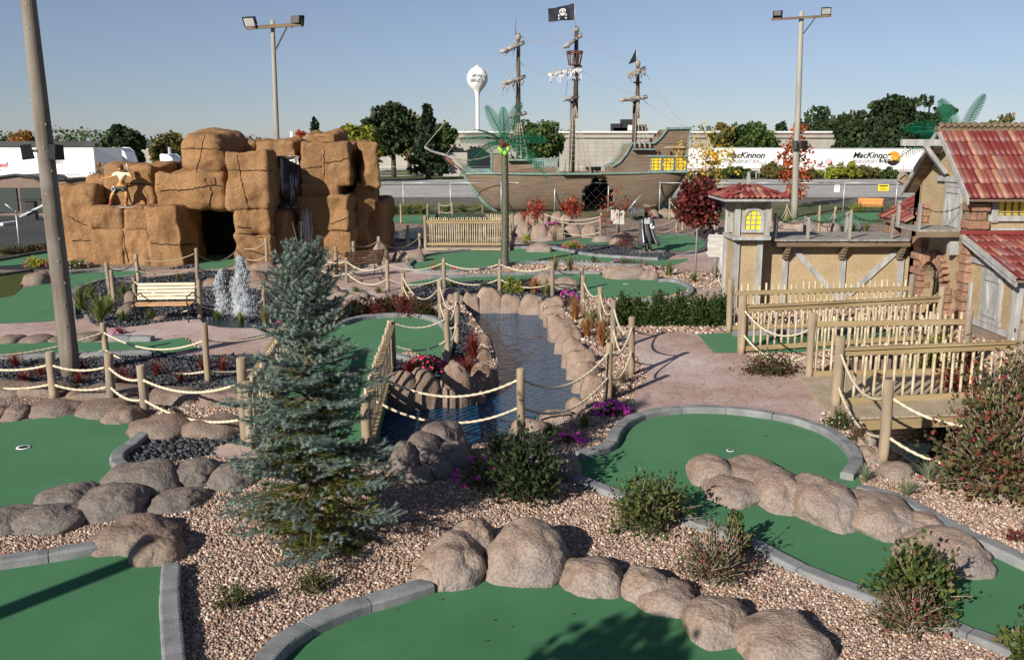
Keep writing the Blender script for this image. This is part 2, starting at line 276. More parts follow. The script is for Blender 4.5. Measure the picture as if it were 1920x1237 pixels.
# ---------------- mesh building ----------------
class MB:
    def __init__(s): s.v = []; s.f = []; s.m = []; s.s = []
    def raw(s, V, F, m=0, sm=False):
        n = len(s.v); s.v += [tuple(p) for p in V]
        s.f += [tuple(i+n for i in f) for f in F]; s.m += [m]*len(F); s.s += [sm]*len(F); return s
    def box(s, c, d, rz=0, m=0, rx=0, ry=0, taper=1):
        mt = Matrix.Translation(c) @ Matrix.Rotation(rz, 4, 'Z') @ Matrix.Rotation(ry, 4, 'Y') @ Matrix.Rotation(rx, 4, 'X')
        V = []
        for z in (-.5, .5):
            k = taper if z > 0 else 1
            for x, y in ((-.5, -.5), (.5, -.5), (.5, .5), (-.5, .5)): V.append(mt @ Vector((x*d[0]*k, y*d[1]*k, z*d[2])))
        return s.raw(V, [(3, 2, 1, 0), (4, 5, 6, 7), (0, 1, 5, 4), (1, 2, 6, 5), (2, 3, 7, 6), (3, 0, 4, 7)], m)
    def beam(s, a, b, w, h, m=0, up=Vector((0, 0, 1))):
        a, b = Vector(a), Vector(b); d = (b-a).normalized()
        x = d.cross(up)
        if x.length < 1e-3: x = Vector((1, 0, 0))
        x.normalize(); y = x.cross(d)
        V = [p + x*i*w/2 + y*j*h/2 for p in (a, b) for i, j in ((-1, -1), (1, -1), (1, 1), (-1, 1))]
        return s.raw(V, [(3, 2, 1, 0), (4, 5, 6, 7), (0, 1, 5, 4), (1, 2, 6, 5), (2, 3, 7, 6), (3, 0, 4, 7)], m)
    def tube(s, pts, r, n=8, m=0, cap=True, mcap=None, sm=True, twist=0, lobes=0):
        pts = [Vector(p) for p in pts]; k = len(pts)
        rr = r if isinstance(r, (list, tuple)) else [r]*k
        V = []; prev = None
        for i, p in enumerate(pts):
            d = (pts[min(i+1, k-1)] - pts[max(i-1, 0)]).normalized()
            if prev is None:
                x = d.cross(Vector((0, 0, 1)));
                if x.length < 1e-3: x = Vector((1, 0, 0))
            else:
                x = prev - d*prev.dot(d)
            x.normalize(); prev = x; y = d.cross(x)
            for j in range(n):
                a = 2*math.pi*j/n
                q = rr[i]*(1 + (.2*math.cos(lobes*a) if lobes else 0)); a += twist*i
                V.append(p + (x*math.cos(a) + y*math.sin(a))*q)
        F = [(i*n+j, i*n+(j+1) % n, (i+1)*n+(j+1) % n, (i+1)*n+j) for i in range(k-1) for j in range(n)]
        s.raw(V, F, m, sm)
        if cap:
            b = len(s.v)-len(V)
            s.f += [tuple(b+j for j in reversed(range(n))), tuple(b+(k-1)*n+j for j in range(n))]
            s.m += [m, m if mcap is None else mcap]; s.s += [False, False]
        return s
    def lathe(s, c, prof, n=16, m=0):
        c = Vector(c)
        V = [c + Vector((r*math.cos(2*math.pi*j/n), r*math.sin(2*math.pi*j/n), z)) for r, z in prof for j in range(n)]
        F = [(i*n+j, i*n+(j+1) % n, (i+1)*n+(j+1) % n, (i+1)*n+j) for i in range(len(prof)-1) for j in range(n)]
        return s.raw(V, F, m, True)
    def prism(s, poly, n_, depth, m=0):
        """poly: 3D points of a flat outline; extruded along n_ by depth"""
        k = len(poly); o = Vector(n_)*depth
        V = [Vector(p) for p in poly] + [Vector(p)+o for p in poly]
        tris = geometry.tessellate_polygon([[Vector(p) for p in poly]])
        F = [tuple(t) for t in tris] + [tuple(i+k for i in reversed(t)) for t in tris] + [(i, (i+1) % k, k+(i+1) % k, k+i) for i in range(k)]
        return s.raw(V, F, m)
    def ball(s, c, r, m=0, n=10, k=6, sc=(1, 1, 1)):
        V = []; F = []
        for i in range(k+1):
            t = math.pi*i/k
            for j in range(n): a = 2*math.pi*j/n; V.append((c[0]+r*sc[0]*math.sin(t)*math.cos(a), c[1]+r*sc[1]*math.sin(t)*math.sin(a), c[2]+r*sc[2]*math.cos(t)))
        for i in range(k):
            for j in range(n): F.append((i*n+j, (i+1)*n+j, (i+1)*n+(j+1) % n, i*n+(j+1) % n))
        return s.raw(V, F, m, True)
    def obj(s, name, mats, parent=None, local=False, origin=None):
        """vertices are world coordinates unless local; the parent must be unrotated for world ones"""
        o3 = Vector((0, 0, 0))
        if parent is not None and not local:
            q = parent
            while q is not None: o3 += q.location; q = q.parent
        elif origin is not None: o3 = Vector(origin)
        elif parent is None and not local and s.v:
            a = np.array(s.v); o3 = Vector(((a[:, 0].min()+a[:, 0].max())/2, (a[:, 1].min()+a[:, 1].max())/2, a[:, 2].min()))
        me = bpy.data.meshes.new(name)
        me.from_pydata([(p[0]-o3.x, p[1]-o3.y, p[2]-o3.z) for p in s.v], [], s.f)
        if not isinstance(mats, (list, tuple)): mats = [mats]
        for q in mats: me.materials.append(M[q] if isinstance(q, str) else q)
        me.polygons.foreach_set('material_index', s.m); me.polygons.foreach_set('use_smooth', s.s)
        me.update()
        o = bpy.data.objects.new(name, me); COL.objects.link(o)
        if parent is not None: o.parent = parent
        else: o.location = o3
        return o
def npobj(name, V, F, mats, midx=None, parent=None, smooth=False, origin=None):
    """numpy mesh: V (n,3) world or local, F (m,k)"""
    me = bpy.data.meshes.new(name); n, k = F.shape
    o3 = np.zeros(3)
    if parent is not None:
        q = parent
        while q is not None: o3 = o3 + np.array(q.location); q = q.parent
    elif origin is not None: o3 = np.array(origin)
    V = V - o3
    me.vertices.add(len(V)); me.vertices.foreach_set('co', V.astype(np.float32).ravel())
    me.loops.add(n*k); me.loops.foreach_set('vertex_index', F.astype(np.int32).ravel())
    me.polygons.add(n); me.polygons.foreach_set('loop_start', np.arange(0, n*k, k, dtype=np.int32))
    me.polygons.foreach_set('loop_total', np.full(n, k, dtype=np.int32))
    if not isinstance(mats, (list, tuple)): mats = [mats]
    for q in mats: me.materials.append(M[q] if isinstance(q, str) else q)
    if midx is not None: me.polygons.foreach_set('material_index', midx.astype(np.int32))
    if smooth: me.polygons.foreach_set('use_smooth', np.ones(n, dtype=bool))
    me.update(calc_edges=True)
    o = bpy.data.objects.new(name, me); COL.objects.link(o)
    if parent is not None: o.parent = parent
    else: o.location = Vector(o3)
    return o
def scatter(TV, TF, pos, rot, scl):
    """template (a,3),(b,k); pos (n,3), rot (n,3,3), scl (n,) or (n,3)"""
    n = len(pos); scl = np.asarray(scl)
    if scl.ndim == 1: scl = scl[:, None].repeat(3, 1)
    V = TV[None]*scl[:, None, :]
    V = np.einsum('nij,naj->nai', rot, V) + pos[:, None, :]
    F = TF[None] + (np.arange(n)*len(TV))[:, None, None]
    return V.reshape(-1, 3), F.reshape(-1, TF.shape[1])
def rand_rot(n, rng):
    q = rng.normal(size=(n, 4)); q /= np.linalg.norm(q, axis=1)[:, None]
    w, x, y, z = q.T
    return np.stack([1-2*(y*y+z*z), 2*(x*y-z*w), 2*(x*z+y*w), 2*(x*y+z*w), 1-2*(x*x+z*z), 2*(y*z-x*w), 2*(x*z-y*w), 2*(y*z+x*w), 1-2*(x*x+y*y)], 1).reshape(n, 3, 3)
def frame_from(d, up=None, rng=None):
    """columns: x=side, y=direction d, z=normal"""
    d = d/np.linalg.norm(d, axis=1)[:, None]
    if up is None: up = rng.normal(size=d.shape)
    x = np.cross(d, up); x /= (np.linalg.norm(x, axis=1)[:, None]+1e-9)
    z = np.cross(x, d)
    return np.stack([x, d, z], 2)
def smooth_poly(pts, closed=True, sub=5):
    pts = [Vector(p) for p in pts]; n = len(pts); out = []
    for i in range(n if closed else n-1):
        if closed: p0, p1, p2, p3 = pts[i-1], pts[i], pts[(i+1) % n], pts[(i+2) % n]
        else: p0, p1, p2, p3 = pts[max(i-1, 0)], pts[i], pts[i+1], pts[min(i+2, n-1)]
        for k in range(sub):
            t = k/sub
            out.append(.5*((2*p1)+(p2-p0)*t+(2*p0-5*p1+4*p2-p3)*t*t+(3*p1-p0-3*p2+p3)*t**3))
    if not closed: out.append(pts[-1])
    return out
def inside(px, py, poly):
    x = np.asarray(px); y = np.asarray(py); r = np.zeros(x.shape, bool); n = len(poly)
    for i in range(n):
        x1, y1 = poly[i][0], poly[i][1]; x2, y2 = poly[(i+1) % n][0], poly[(i+1) % n][1]
        c = ((y1 > y) != (y2 > y)) & (x < (x2-x1)*(y-y1)/((y2-y1) or 1e-9)+x1)
        r ^= c
    return r
def sheet(name, pix, z, m, kind='structure', sub=5, smooth=True, holes=(), world=False, label=None, cat=None, group=None):
    pts = [Vector((p[0], p[1], 0)) if world else P(p[0], p[1], 0) for p in pix]
    if smooth: pts = smooth_poly(pts, True, sub)
    poly = [Vector((p.x, p.y, 0)) for p in pts]
    loops = [poly] + [[Vector((q.x, q.y, 0)) for q in h] for h in holes]
    tris = geometry.tessellate_polygon(loops); allp = [p for l in loops for p in l]
    mb = MB(); F = []
    for t in tris:
        a, b, c = (allp[i] for i in t)
        F.append(tuple(t) if (b-a).cross(c-a).z > 0 else tuple(reversed(t)))
    mb.raw([(p.x, p.y, z) for p in allp], F)
    o = mb.obj(name, m, origin=(0, 0, 0)); tag(o, label, cat, group, kind)
    return o, poly
# ================= ground, ponds, greens, paths =================
rng = np.random.default_rng(7); random.seed(7)
WZ = -.35
def hole_from(pix, z, grow=.0):
    pts = smooth_poly([P(q[0], q[1], q[2] if len(q) > 2 else z) for q in pix], True, 4)
    pts = [Vector((p.x, p.y, 0)) for p in pts]
    if grow:
        c = sum(pts, Vector())/len(pts); pts = [p+(p-c).normalized()*grow for p in pts]
    return pts
POND = hole_from([(868, 585), (900, 640), (925, 700), (905, 742), (850, 762), (760, 740), (640, 700), (500, 730), (520, 800, 0), (640, 850, 0), (740, 858, 0), (850, 832, 0),
                  (905, 826, 0), (985, 808, 0), (1045, 790, 0), (1096, 758, -.1), (1082, 700, -.25), (1055, 660), (1025, 622), (1008, 592), (945, 583)], WZ, .12)
STREAM = hole_from([(1625, 808), (1655, 855), (1700, 884), (1760, 892), (1830, 872), (1815, 800), (1770, 705), (1700, 672), (1590, 676), (1585, 740)], 0)
HOLES = [POND, STREAM]
EXC = [POND, STREAM]
def rect(x0, y0, x1, y1): return [(x0, y0), (x1, y0), (x1, y1), (x0, y1)]
sheet('ground', rect(-2500, -60, 2500, 5500), 0, 'grass', smooth=False, holes=HOLES, world=True)
gp = [(-30, 1), (20, 1), (20, 20), (24, 30), (22, 44), (20, 52), (4, 56), (-9, 56), (-12, 48), (-14, 40), (-24, 34), (-22, 12)]
sheet('gravel_bed', gp, .004, 'gravel', smooth=False, holes=HOLES, world=True)
def pit(name, loop, depth, mfloor, mwall):
    mb = MB(); n = len(loop)
    top = [(p.x, p.y, 0) for p in loop]; bot = [(p.x, p.y, -depth) for p in loop]
    mb.raw(top+bot, [(i, (i+1) % n, n+(i+1) % n, n+i) for i in range(n)], 1)
    for t in geometry.tessellate_polygon([[Vector((p.x, p.y, 0)) for p in loop]]): mb.raw([bot[i] for i in t], [(0, 1, 2)], 0)
    return tag(mb.obj(name, [mfloor, mwall], origin=(0, 0, 0)), kind='structure')
pit('pond_floor', POND, 1.0, 'pvc', 'rock_brown')
pit('stream_bed', STREAM, .9, 'pvc', 'rock_brown')
def waters(name, loop, z, m):
    mb = MB(); V = [(p.x, p.y, z) for p in loop]
    F = []
    for t in geometry.tessellate_polygon([[Vector((p.x, p.y, 0)) for p in loop]]):
        a, b, c = (Vector(V[i]) for i in t); F.append(tuple(t) if (b-a).cross(c-a).z > 0 else tuple(reversed(t)))
    mb.raw(V, F); return tag(mb.obj(name, m, origin=(0, 0, 0)), kind='structure')
waters('pond_water', POND, WZ, 'water'); waters('stream_water', STREAM, -.75, 'water2')
# slate beds
SLATE = []
for i, pix in enumerate([
    [(-140, 668), (0, 668), (150, 660), (330, 664), (480, 664), (480, 722), (300, 730), (100, 728), (-140, 735)],
    [(240, 835), (290, 805), (440, 812), (470, 835), (410, 850), (330, 866), (262, 872)],
    [(770, 528), (850, 520), (1040, 528), (1090, 556), (1060, 578), (1010, 566), (900, 552), (800, 570)],
    [(120, 605), (140, 556), (200, 528), (260, 518), (420, 490), (580, 515), (640, 575), (560, 622), (420, 604), (330, 606), (220, 614)],
    [(1010, 463), (1120, 452), (1200, 468), (1290, 480), (1270, 491), (1200, 485), (1090, 477)],
    [(842, 600), (872, 590), (890, 640), (890, 700), (800, 712), (735, 705), (738, 672), (836, 684)],
    [(700, 440), (800, 432), (960, 432), (960, 448), (860, 458), (720, 452)],
    [(1320, 430), (1500, 418), (1600, 430), (1560, 452), (1420, 455), (1320, 448)],
    [(-60, 500), (0, 482), (120, 482), (190, 498), (120, 505), (0, 506)]]):
    o, pl = sheet('slate_bed', pix, .009, 'slate_bed', holes=()); SLATE.append(pl); EXC.append(pl)
# paths
for pix in [
    [(1165, 640), (1195, 628), (1330, 628), (1400, 664), (1500, 705), (1545, 740), (1535, 792), (1500, 800), (1430, 785), (1300, 775), (1205, 780), (1190, 745), (1212, 705), (1188, 662)],
    [(-200, 612), (0, 606), (150, 590), (172, 606), (215, 616), (330, 602), (420, 600), (530, 612), (640, 625), (660, 680), (470, 668), (310, 670), (372, 655), (345, 634), (285, 642), (0, 644), (-200, 650)],
    [(190, 520), (290, 508), (420, 500), (500, 490), (520, 480), (560, 470), (620, 480), (600, 500), (520, 512), (420, 508), (260, 524)],
    [(600, 540), (640, 505), (700, 480), (780, 462), (860, 455), (870, 470), (780, 482), (770, 500), (850, 508), (870, 520), (800, 535), (740, 556), (680, 560), (620, 568)],
    [(860, 455), (960, 442), (1030, 444), (1030, 452), (940, 462), (870, 464)],
    [(1268, 478), (1300, 470), (1345, 474), (1400, 480), (1400, 520), (1330, 512), (1240, 500)],
    [(410, 836), (470, 830), (560, 850), (520, 880), (440, 868), (400, 850)],
    [(1380, 430), (1500, 412), (1700, 396), (1720, 402), (1560, 420), (1420, 436)],
    [(1290, 548), (1380, 540), (1380, 575), (1300, 570)]]:
    o, pl = sheet('path', pix, .014, 'path'); EXC.append(pl)
GREENS = [
    ('green felt putting surface filling the bottom left corner beside the straight curb', [(-400, 1110), (0, 1056), (190, 1028), (318, 1052), (320, 1150), (334, 1330), (340, 1500), (-500, 1500)], False),
    ('green felt putting surface with a white cup at the left edge behind brown boulders', [(-200, 812), (0, 795), (150, 778), (260, 782), (268, 812), (222, 852), (245, 885), (300, 890), (200, 930), (60, 950), (-200, 985)], True),
    ('large green felt putting surface at the bottom ringed by rounded boulders', [(470, 1320), (540, 1220), (620, 1168), (720, 1130), (830, 1102), (950, 1080), (1100, 1095), (1250, 1135), (1370, 1190), (1480, 1260), (1560, 1400), (1000, 1480), (500, 1440)], True),
    ('long green felt fairway curving around the rounded rock ridge', [(1086, 852), (1145, 838), (1162, 806), (1215, 780), (1290, 768), (1440, 778), (1560, 815), (1602, 860), (1620, 915), (1690, 945), (1780, 993), (1900, 1045), (2150, 1160), (2150, 1330), (1890, 1212), (1650, 1122), (1480, 1052), (1300, 975), (1200, 942), (1110, 905), (1080, 885)], True),
    ('green felt oval by the pond beyond the picket footbridge', [(600, 625), (650, 604), (750, 594), (810, 600), (836, 628), (826, 672), (760, 660), (720, 690), (600, 700)], True),
    ('long thin green felt fairway beneath the tall palm', [(764, 499), (778, 486), (800, 478), (880, 468), (1000, 464), (1060, 468), (1120, 480), (1240, 488), (1290, 486), (1250, 500), (1180, 494), (1080, 490), (1000, 491), (900, 505), (800, 507)], True),
    ('green felt hole with a white cup behind the clipped yew hedge', [(760, 534), (830, 522), (1000, 514), (1120, 512), (1200, 522), (1275, 530), (1292, 541), (1258, 554), (1180, 560), (1110, 556), (1080, 532), (1000, 526), (860, 530)], True),
    ('round green felt hole beside the pirate carrying a chest', [(1020, 457), (1090, 448), (1200, 446), (1262, 441), (1312, 448), (1322, 460), (1300, 470), (1230, 471), (1180, 462), (1090, 460)], True),
    ('far green felt strip in front of the ship bow', [(700, 412), (760, 405), (870, 404), (900, 410), (850, 418), (760, 419)], True),
    ('far green felt strip near the orange bench', [(1470, 412), (1560, 402), (1650, 398), (1690, 404), (1640, 418), (1560, 424), (1490, 424)], True),
    ('green felt hole left of the big log pole', [(-200, 560), (0, 545), (60, 538), (130, 516), (262, 509), (262, 518), (170, 534), (145, 560), (120, 598), (0, 608), (-200, 618)], True),
    ('narrow green felt strip behind the lower left rope fence', [(-200, 652), (0, 644), (285, 642), (345, 634), (370, 654), (300, 666), (150, 664), (-200, 672)], False),
    ('green felt tee mat entering the picket fence by the village wall', [(1308, 628), (1386, 624), (1660, 618), (1700, 640), (1500, 662), (1338, 663)], False),
    ('green felt patch in the cave mouth', [(365, 500), (372, 480), (450, 478), (455, 492), (430, 502), (380, 506)], True),
    ('green felt strip at the far left under the chain link fence', [(-200, 498), (0, 486), (60, 478), (110, 476), (90, 490), (0, 500), (-200, 510)], True)]
for lab, pix, sm in GREENS:
    o, pl = sheet('putting_green', pix, .022, 'carpet', kind=None, smooth=sm, label=lab, cat='putting green', group='putting greens of the miniature golf course'); EXC.append(pl)
sheet('putting_green_fringe', [(-200, 524), (0, 512), (50, 508), (58, 518), (42, 534), (36, 546), (0, 560), (-200, 580)], .027, 'carpet_rough', kind=None, label='olive rough turf patch left of the big log pole', cat='turf patch')
# cups
def cup(px, py, lab, r=.055):
    c = P(px, py, .03); t = thing('golf_cup', lab, 'golf cup', c, group='cups sunk in the greens')
    mb = MB(); mb.lathe((0, 0, 0), [(r*.72, .002), (r*1.0, .003), (r*1.02, -.002)], 20)
    mb.obj('rim', 'white', t, local=True)
    mb = MB(); mb.lathe((0, 0, 0), [(r*.72, .001), (.001, -.0005)], 20); mb.obj('hole', 'dark', t, local=True)
cup(44, 838, 'white rimmed golf cup in the green left of the dark slate patch', .1); cup(1369, 844, 'white rimmed golf cup just behind the rounded rock ridge'); cup(1174, 532, 'white rimmed golf cup on the green behind the yew hedge', .09)
# water of the smaller ponds
for nm, pix in [('fountain_pond_water', [(380, 606), (376, 560), (400, 528), (480, 512), (560, 526), (600, 560), (570, 604), (470, 616)]),
                ('pool_water', [(560, 500), (600, 492), (680, 488), (690, 500), (640, 512), (580, 512)]), ('far_pond_water', [(720, 438), (800, 426), (860, 430), (830, 444), (740, 448)])]:
    sheet(nm, pix, .018, 'water2')
# dark car park, lorry park, road and markings
sheet('car_park', [(-60, 30), (-22, 40), (-16.5, 50), (-17, 58), (-60, 60)], .006, 'asphalt_dark', smooth=False, world=True)
sheet('lorry_park', rect(-90, 66, -20, 150), .0125, 'asphalt', smooth=False, world=True)
sheet('road', rect(-600, 76, 600, 112), .01, 'asphalt', smooth=False, world=True)
sheet('verge', rect(-13, 60, 120, 76), .005, 'soil', smooth=False, world=True)
sheet('grass_strip', rect(-14, 56, 120, 69), .009, 'grass', smooth=False, world=True)
sheet('lawn', rect(-600, 115, 600, 320), .006, 'lawn_far', smooth=False, world=True)
mb = MB()
for y in (82, 110): mb.box((0, y, .016), (1200, .22, .004))
for y in (93.6, 94.2): mb.box((0, y, .016), (1200, .16, .004))
for i in range(-60, 61): mb.box((i*9, 88, .016), (3, .16, .004)); mb.box((i*9+3, 102, .016), (3, .16, .004))
tag(mb.obj('road_marking', 'paint', origin=(0, 0, 0)), kind='structure')
mb = MB(); mb.box((0, 98.0, .012), (1200, 1.6, .006)); tag(mb.obj('road_patch', 'asphalt_dark', origin=(0, 0, 0)), kind='structure')
for x0, x1, y0, y1 in [(-24, 6, 122, 126), (-30, -8, 148, 160), (-20, 0, 134, 136)]: sheet('driveway', rect(x0, y0, x1, y1), .014, 'asphalt', smooth=False, world=True)

# ---- curbs ----
def curb(pix, lab, m='curb', w=.19, h=.13, blk=.62, hgt=None):
    pts = smooth_poly([P(a, b, h) for a, b in pix], False, 8)
    L = [0]
    for i in range(1, len(pts)): L.append(L[-1]+(pts[i].xy-pts[i-1].xy).length)
    tot = L[-1]; nb = max(1, round(tot/blk)); steps = 6; mb = MB()
    def pos(s):
        s = min(max(s, 0), tot-1e-6)
        i = max(k for k in range(len(L)) if L[k] <= s); i = min(i, len(pts)-2); t = (s-L[i])/max(L[i+1]-L[i], 1e-6)
        return pts[i].lerp(pts[i+1], t)
    prof = [(-.5, -.03), (-.5, h*.8), (-.44, h*.95), (-.34, h), (.34, h), (.44, h*.95), (.5, h*.8), (.5, -.03)]
    for b in range(nb):
        s0 = tot*b/nb+.005; s1 = tot*(b+1)/nb-.005; V = []; dz = random.uniform(-.004, .004); k = len(prof)
        for j in range(steps+1):
            s = s0+(s1-s0)*j/steps; p = pos(s); d = (pos(s+.03)-pos(s-.03)); d.z = 0; d.normalize(); nx = Vector((d.y, -d.x, 0))
            sh = .93 if j in (0, steps) else 1
            for a, z in prof: q = p+nx*a*w*(sh if abs(a) > .4 else 1); V.append((q.x, q.y, (z+dz)*(sh if z > h*.9 else 1)+.002*noise.noise(q*7)))
        F = [(i*k+c, i*k+c+1, (i+1)*k+c+1, (i+1)*k+c) for i in range(steps) for c in range(k-1)]
        F += [tuple(range(k))[::-1], tuple(range(steps*k, steps*k+k))]
        mb.raw(V, F, 0)
    o = mb.obj('curb', m); tag(o, lab, 'curb', 'block curbs around the greens'); return o
curb([(-120, 1062), (0, 1044), (100, 1030), (190, 1014)], 'grey block curb along the back of the bottom left green')
curb([(321, 1052), (318, 1120), (322, 1180), (328, 1260), (334, 1380)], 'straight grey block curb down the side of the bottom left green', w=.2)
curb([(272, 806), (246, 828), (222, 846), (222, 862), (250, 882)], 'short hooked grey curb beside the dark slate patch', w=.2)
curb([(430, 1330), (500, 1225), (560, 1175), (650, 1133), (720, 1112), (806, 1086)], 'curved grey block curb sweeping to the boulders at the bottom', w=.22)
curb([(1085, 846), (1120, 838), (1145, 826), (1155, 805), (1176, 785), (1215, 770), (1280, 761), (1360, 762), (1440, 771), (1500, 783), (1560, 806), (1597, 836), (1606, 860), (1588, 885)], 'grey block curb arching round the round end by the pink path', blk=.75)
curb([(1610, 908), (1690, 930), (1780, 978), (1860, 1016), (1960, 1062), (2100, 1130)], 'grey block curb on the far side of the long fairway', blk=.9)
curb([(1079, 891), (1134, 912), (1220, 945), (1301, 972), (1401, 1008), (1483, 1050), (1567, 1085), (1651, 1115), (1789, 1168), (1889, 1207), (2010, 1262)], 'pale grey block curb on the near side of the long fairway', blk=.9, h=.09)
curb([(640, 602), (680, 591), (750, 586), (800, 590), (832, 604), (843, 630), (838, 655), (828, 677), (780, 671), (742, 662)], 'grey block curb around the oval green by the pond')
curb([(770, 500), (766, 493), (790, 478), (840, 470), (930, 463), (1030, 461)], 'grey block curb behind the palm tree green', h=.12)
curb([(1035, 461), (1075, 469), (1110, 475), (1160, 479), (1235, 483)], 'grey block curb edging the slate in front of the pirate with the chest', h=.12)
curb([(776, 503), (800, 506), (880, 503), (960, 492), (1010, 489), (1080, 491), (1200, 495)], 'grey block curb in front of the palm tree green', h=.12)
curb([(805, 517), (900, 513), (1000, 509), (1080, 508), (1125, 508)], 'grey block curb below the gravel around the palm foot', h=.12)
curb([(1235, 522), (1270, 524), (1294, 535), (1291, 548), (1262, 557), (1190, 560)], 'grey block curb rounding the green behind the hedge', h=.12)
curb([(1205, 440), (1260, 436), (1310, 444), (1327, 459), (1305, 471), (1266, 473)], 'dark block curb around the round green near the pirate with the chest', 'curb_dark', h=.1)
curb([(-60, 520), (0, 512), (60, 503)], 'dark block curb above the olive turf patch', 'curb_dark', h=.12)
curb([(126, 509), (190, 503), (262, 502)], 'grey block curb at the foot of the sandstone blocks', h=.12)
curb([(262, 514), (200, 521), (152, 535), (138, 552), (135, 592)], 'grey curved curb between the green and the grassy slate bed', h=.12)
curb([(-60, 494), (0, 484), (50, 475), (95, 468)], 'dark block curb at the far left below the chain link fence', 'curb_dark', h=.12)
curb([(206, 628), (286, 629)], 'short pale block curb left of the pale bench', h=.14, w=.25)
curb([(-80, 668), (0, 665), (120, 661), (286, 655)], 'long grey block curb in front of the narrow green strip', h=.14)
curb([(1375, 620), (1500, 616), (1650, 612)], 'pale straight curb behind the picket fence', h=.14)
curb([(1600, 434), (1610, 424), (1604, 414)], 'small pale curved curb left of the low tiled roof', h=.14, w=.3)

# ---- loose stones near the camera ----
def loose(name, lab, m, size, dens, region, excl, zmax, TV, TF, seed):
    g = np.random.default_rng(seed)
    xs = [p[0] for p in region]; ys = [p[1] for p in region]
    n = int((max(xs)-min(xs))*(max(ys)-min(ys))*dens)
    x = g.uniform(min(xs), max(xs), n); y = g.uniform(min(ys), max(ys), n)
    k = inside(x, y, region)
    depth = y*cp+CAMH*sp; k &= np.abs(x)*FPX/depth < 1010
    for e in excl: k &= ~inside(x, y, [(p[0], p[1]) for p in e])
    x, y = x[k], y[k]; n = len(x)
    pos = np.stack([x, y, g.uniform(.0, zmax, n)], 1)
    scl = size*g.uniform(.55, 1.45, n)[:, None]*g.uniform(.6, 1.2, (n, 3))
    V, F = scatter(TV, TF, pos, rand_rot(n, g), scl)
    o = npobj(name, V, F, m, origin=(0, 0, 0)); tag(o, lab, None, None, 'stuff'); return o
STV = np.array([(-.5, -.45, -.2), (.45, -.5, -.3), (.5, .4, -.25), (-.4, .5, -.2), (-.3, -.3, .4), (.35, -.2, .45), (.25, .35, .35), (-.35, .25, .42), (.05, .0, .55)])
STF = np.array([(3, 2, 1), (3, 1, 0), (0, 1, 5), (0, 5, 4), (1, 2, 6), (1, 6, 5), (2, 3, 7), (2, 7, 6), (3, 0, 4), (3, 4, 7), (4, 5, 8), (5, 6, 8), (6, 7, 8), (7, 4, 8)])
SLV = np.array([(-.6, -.4, -.08), (.5, -.5, -.1), (.6, .35, -.08), (-.4, .5, -.1), (-.5, -.3, .1), (.45, -.4, .08), (.5, .3, .1), (-.3, .4, .07)])
SLF = np.array([(3, 2, 1, 0), (4, 5, 6, 7), (0, 1, 5, 4), (1, 2, 6, 5), (2, 3, 7, 6), (3, 0, 4, 7)])
loose('gravel', 'loose pinkish gravel stones', 'stone', .029, 2100, rect(-6, 6.2, 7.5, 12.6), EXC, .012, STV, STF, 1)
loose('gravel', 'loose pinkish gravel stones', 'stone', .040, 700, rect(-6, 12.6, 11, 20), EXC, .012, STV, STF, 2)
loose('gravel', 'loose pinkish gravel stones', 'stone', .075, 120, rect(-8, 20, 14, 36), EXC, .012, STV, STF, 3)
for i, s in enumerate(SLATE[:6]): loose('slate_chips', 'loose dark slate chips', 'slate', .07 if i < 2 else .09, 700 if i < 2 else 300, [(p.x, p.y) for p in s], EXC[:2]+[p for p in EXC[11:]], .03, SLV, SLF, 20+i)
# ================= boulders =================
def ico(sub):
    bm = bmesh.new(); bmesh.ops.create_icosphere(bm, subdivisions=sub, radius=1)
    V = np.array([v.co[:] for v in bm.verts]); F = np.array([[v.index for v in f.verts] for f in bm.faces]); bm.free(); return V, F
ICO = {k: ico(k) for k in (2, 3, 4, 5)}
def boulder(x0, x1, yt, yb, lab, group=None, m='rock', depth=.8, z0=0., sub=4, rz=0, p=2.35, name='boulder', lump=.19, flat=.7):
    cx = (x0+x1)/2; f = P(cx, yb, z0); s = mpp(f.y, z0); rx = (x1-x0)/2*s*1.05; Yc = f.y+rx*depth*.85
    s = mpp(Yc, z0); rx = (x1-x0)/2*s*1.06; ry = rx*depth
    c = at(cx, yb, Yc); zt = Zat(yt, Yc+ry*.15); h = max(zt-z0, .08)
    if z0 < -.2: h *= 1.2
    elif f.y < 24:
        fi = math.atan((CAMH-z0)/f.y); k = flat; ext = .5*(1-k)*h/math.tan(fi); h *= k; ry += ext; Yc += ext; c = at(cx, yb, Yc)
    V, F = ICO[sub]; V = V.copy()
    n = (np.abs(V)**p).sum(1)**(-1/p); V = V*n[:, None]
    sd = Vector((cx*.37, yb*.73, x0*.11))
    d = np.array([noise.noise(Vector(v)*.9+sd)*lump*1.3+noise.noise(Vector(v)*2.1+sd)*lump*.5+noise.noise(Vector(v)*5+sd)*lump*.16-(abs(noise.noise(Vector(v)*1.3+sd*2))*lump*.55)-max(0, .05-abs(noise.noise(Vector(v)*.8+sd*3)))*1.1+(noise.noise(Vector(v)*14+sd)*.006 if sub > 3 else 0) for v in V])
    V = V*(1+d)[:, None]
    lowk = np.clip(V[:, 2]+.2, 0, 1.2); V[:, 0] *= 1-.10*lowk; V[:, 1] *= 1-.10*lowk
    V[:, 0] *= rx; V[:, 1] *= ry; V[:, 2] = V[:, 2]*h*.90/max(1e-6, V[:, 2].max())+h*.10
    cr, sr = math.cos(rz), math.sin(rz); V[:, :2] = V[:, :2]@np.array([[cr, sr], [-sr, cr]])
    V += np.array([c.x, Yc, z0])
    o = npobj(name, V, F, m, smooth=True, origin=(c.x, Yc, z0)); tag(o, lab, 'boulder', group); return o
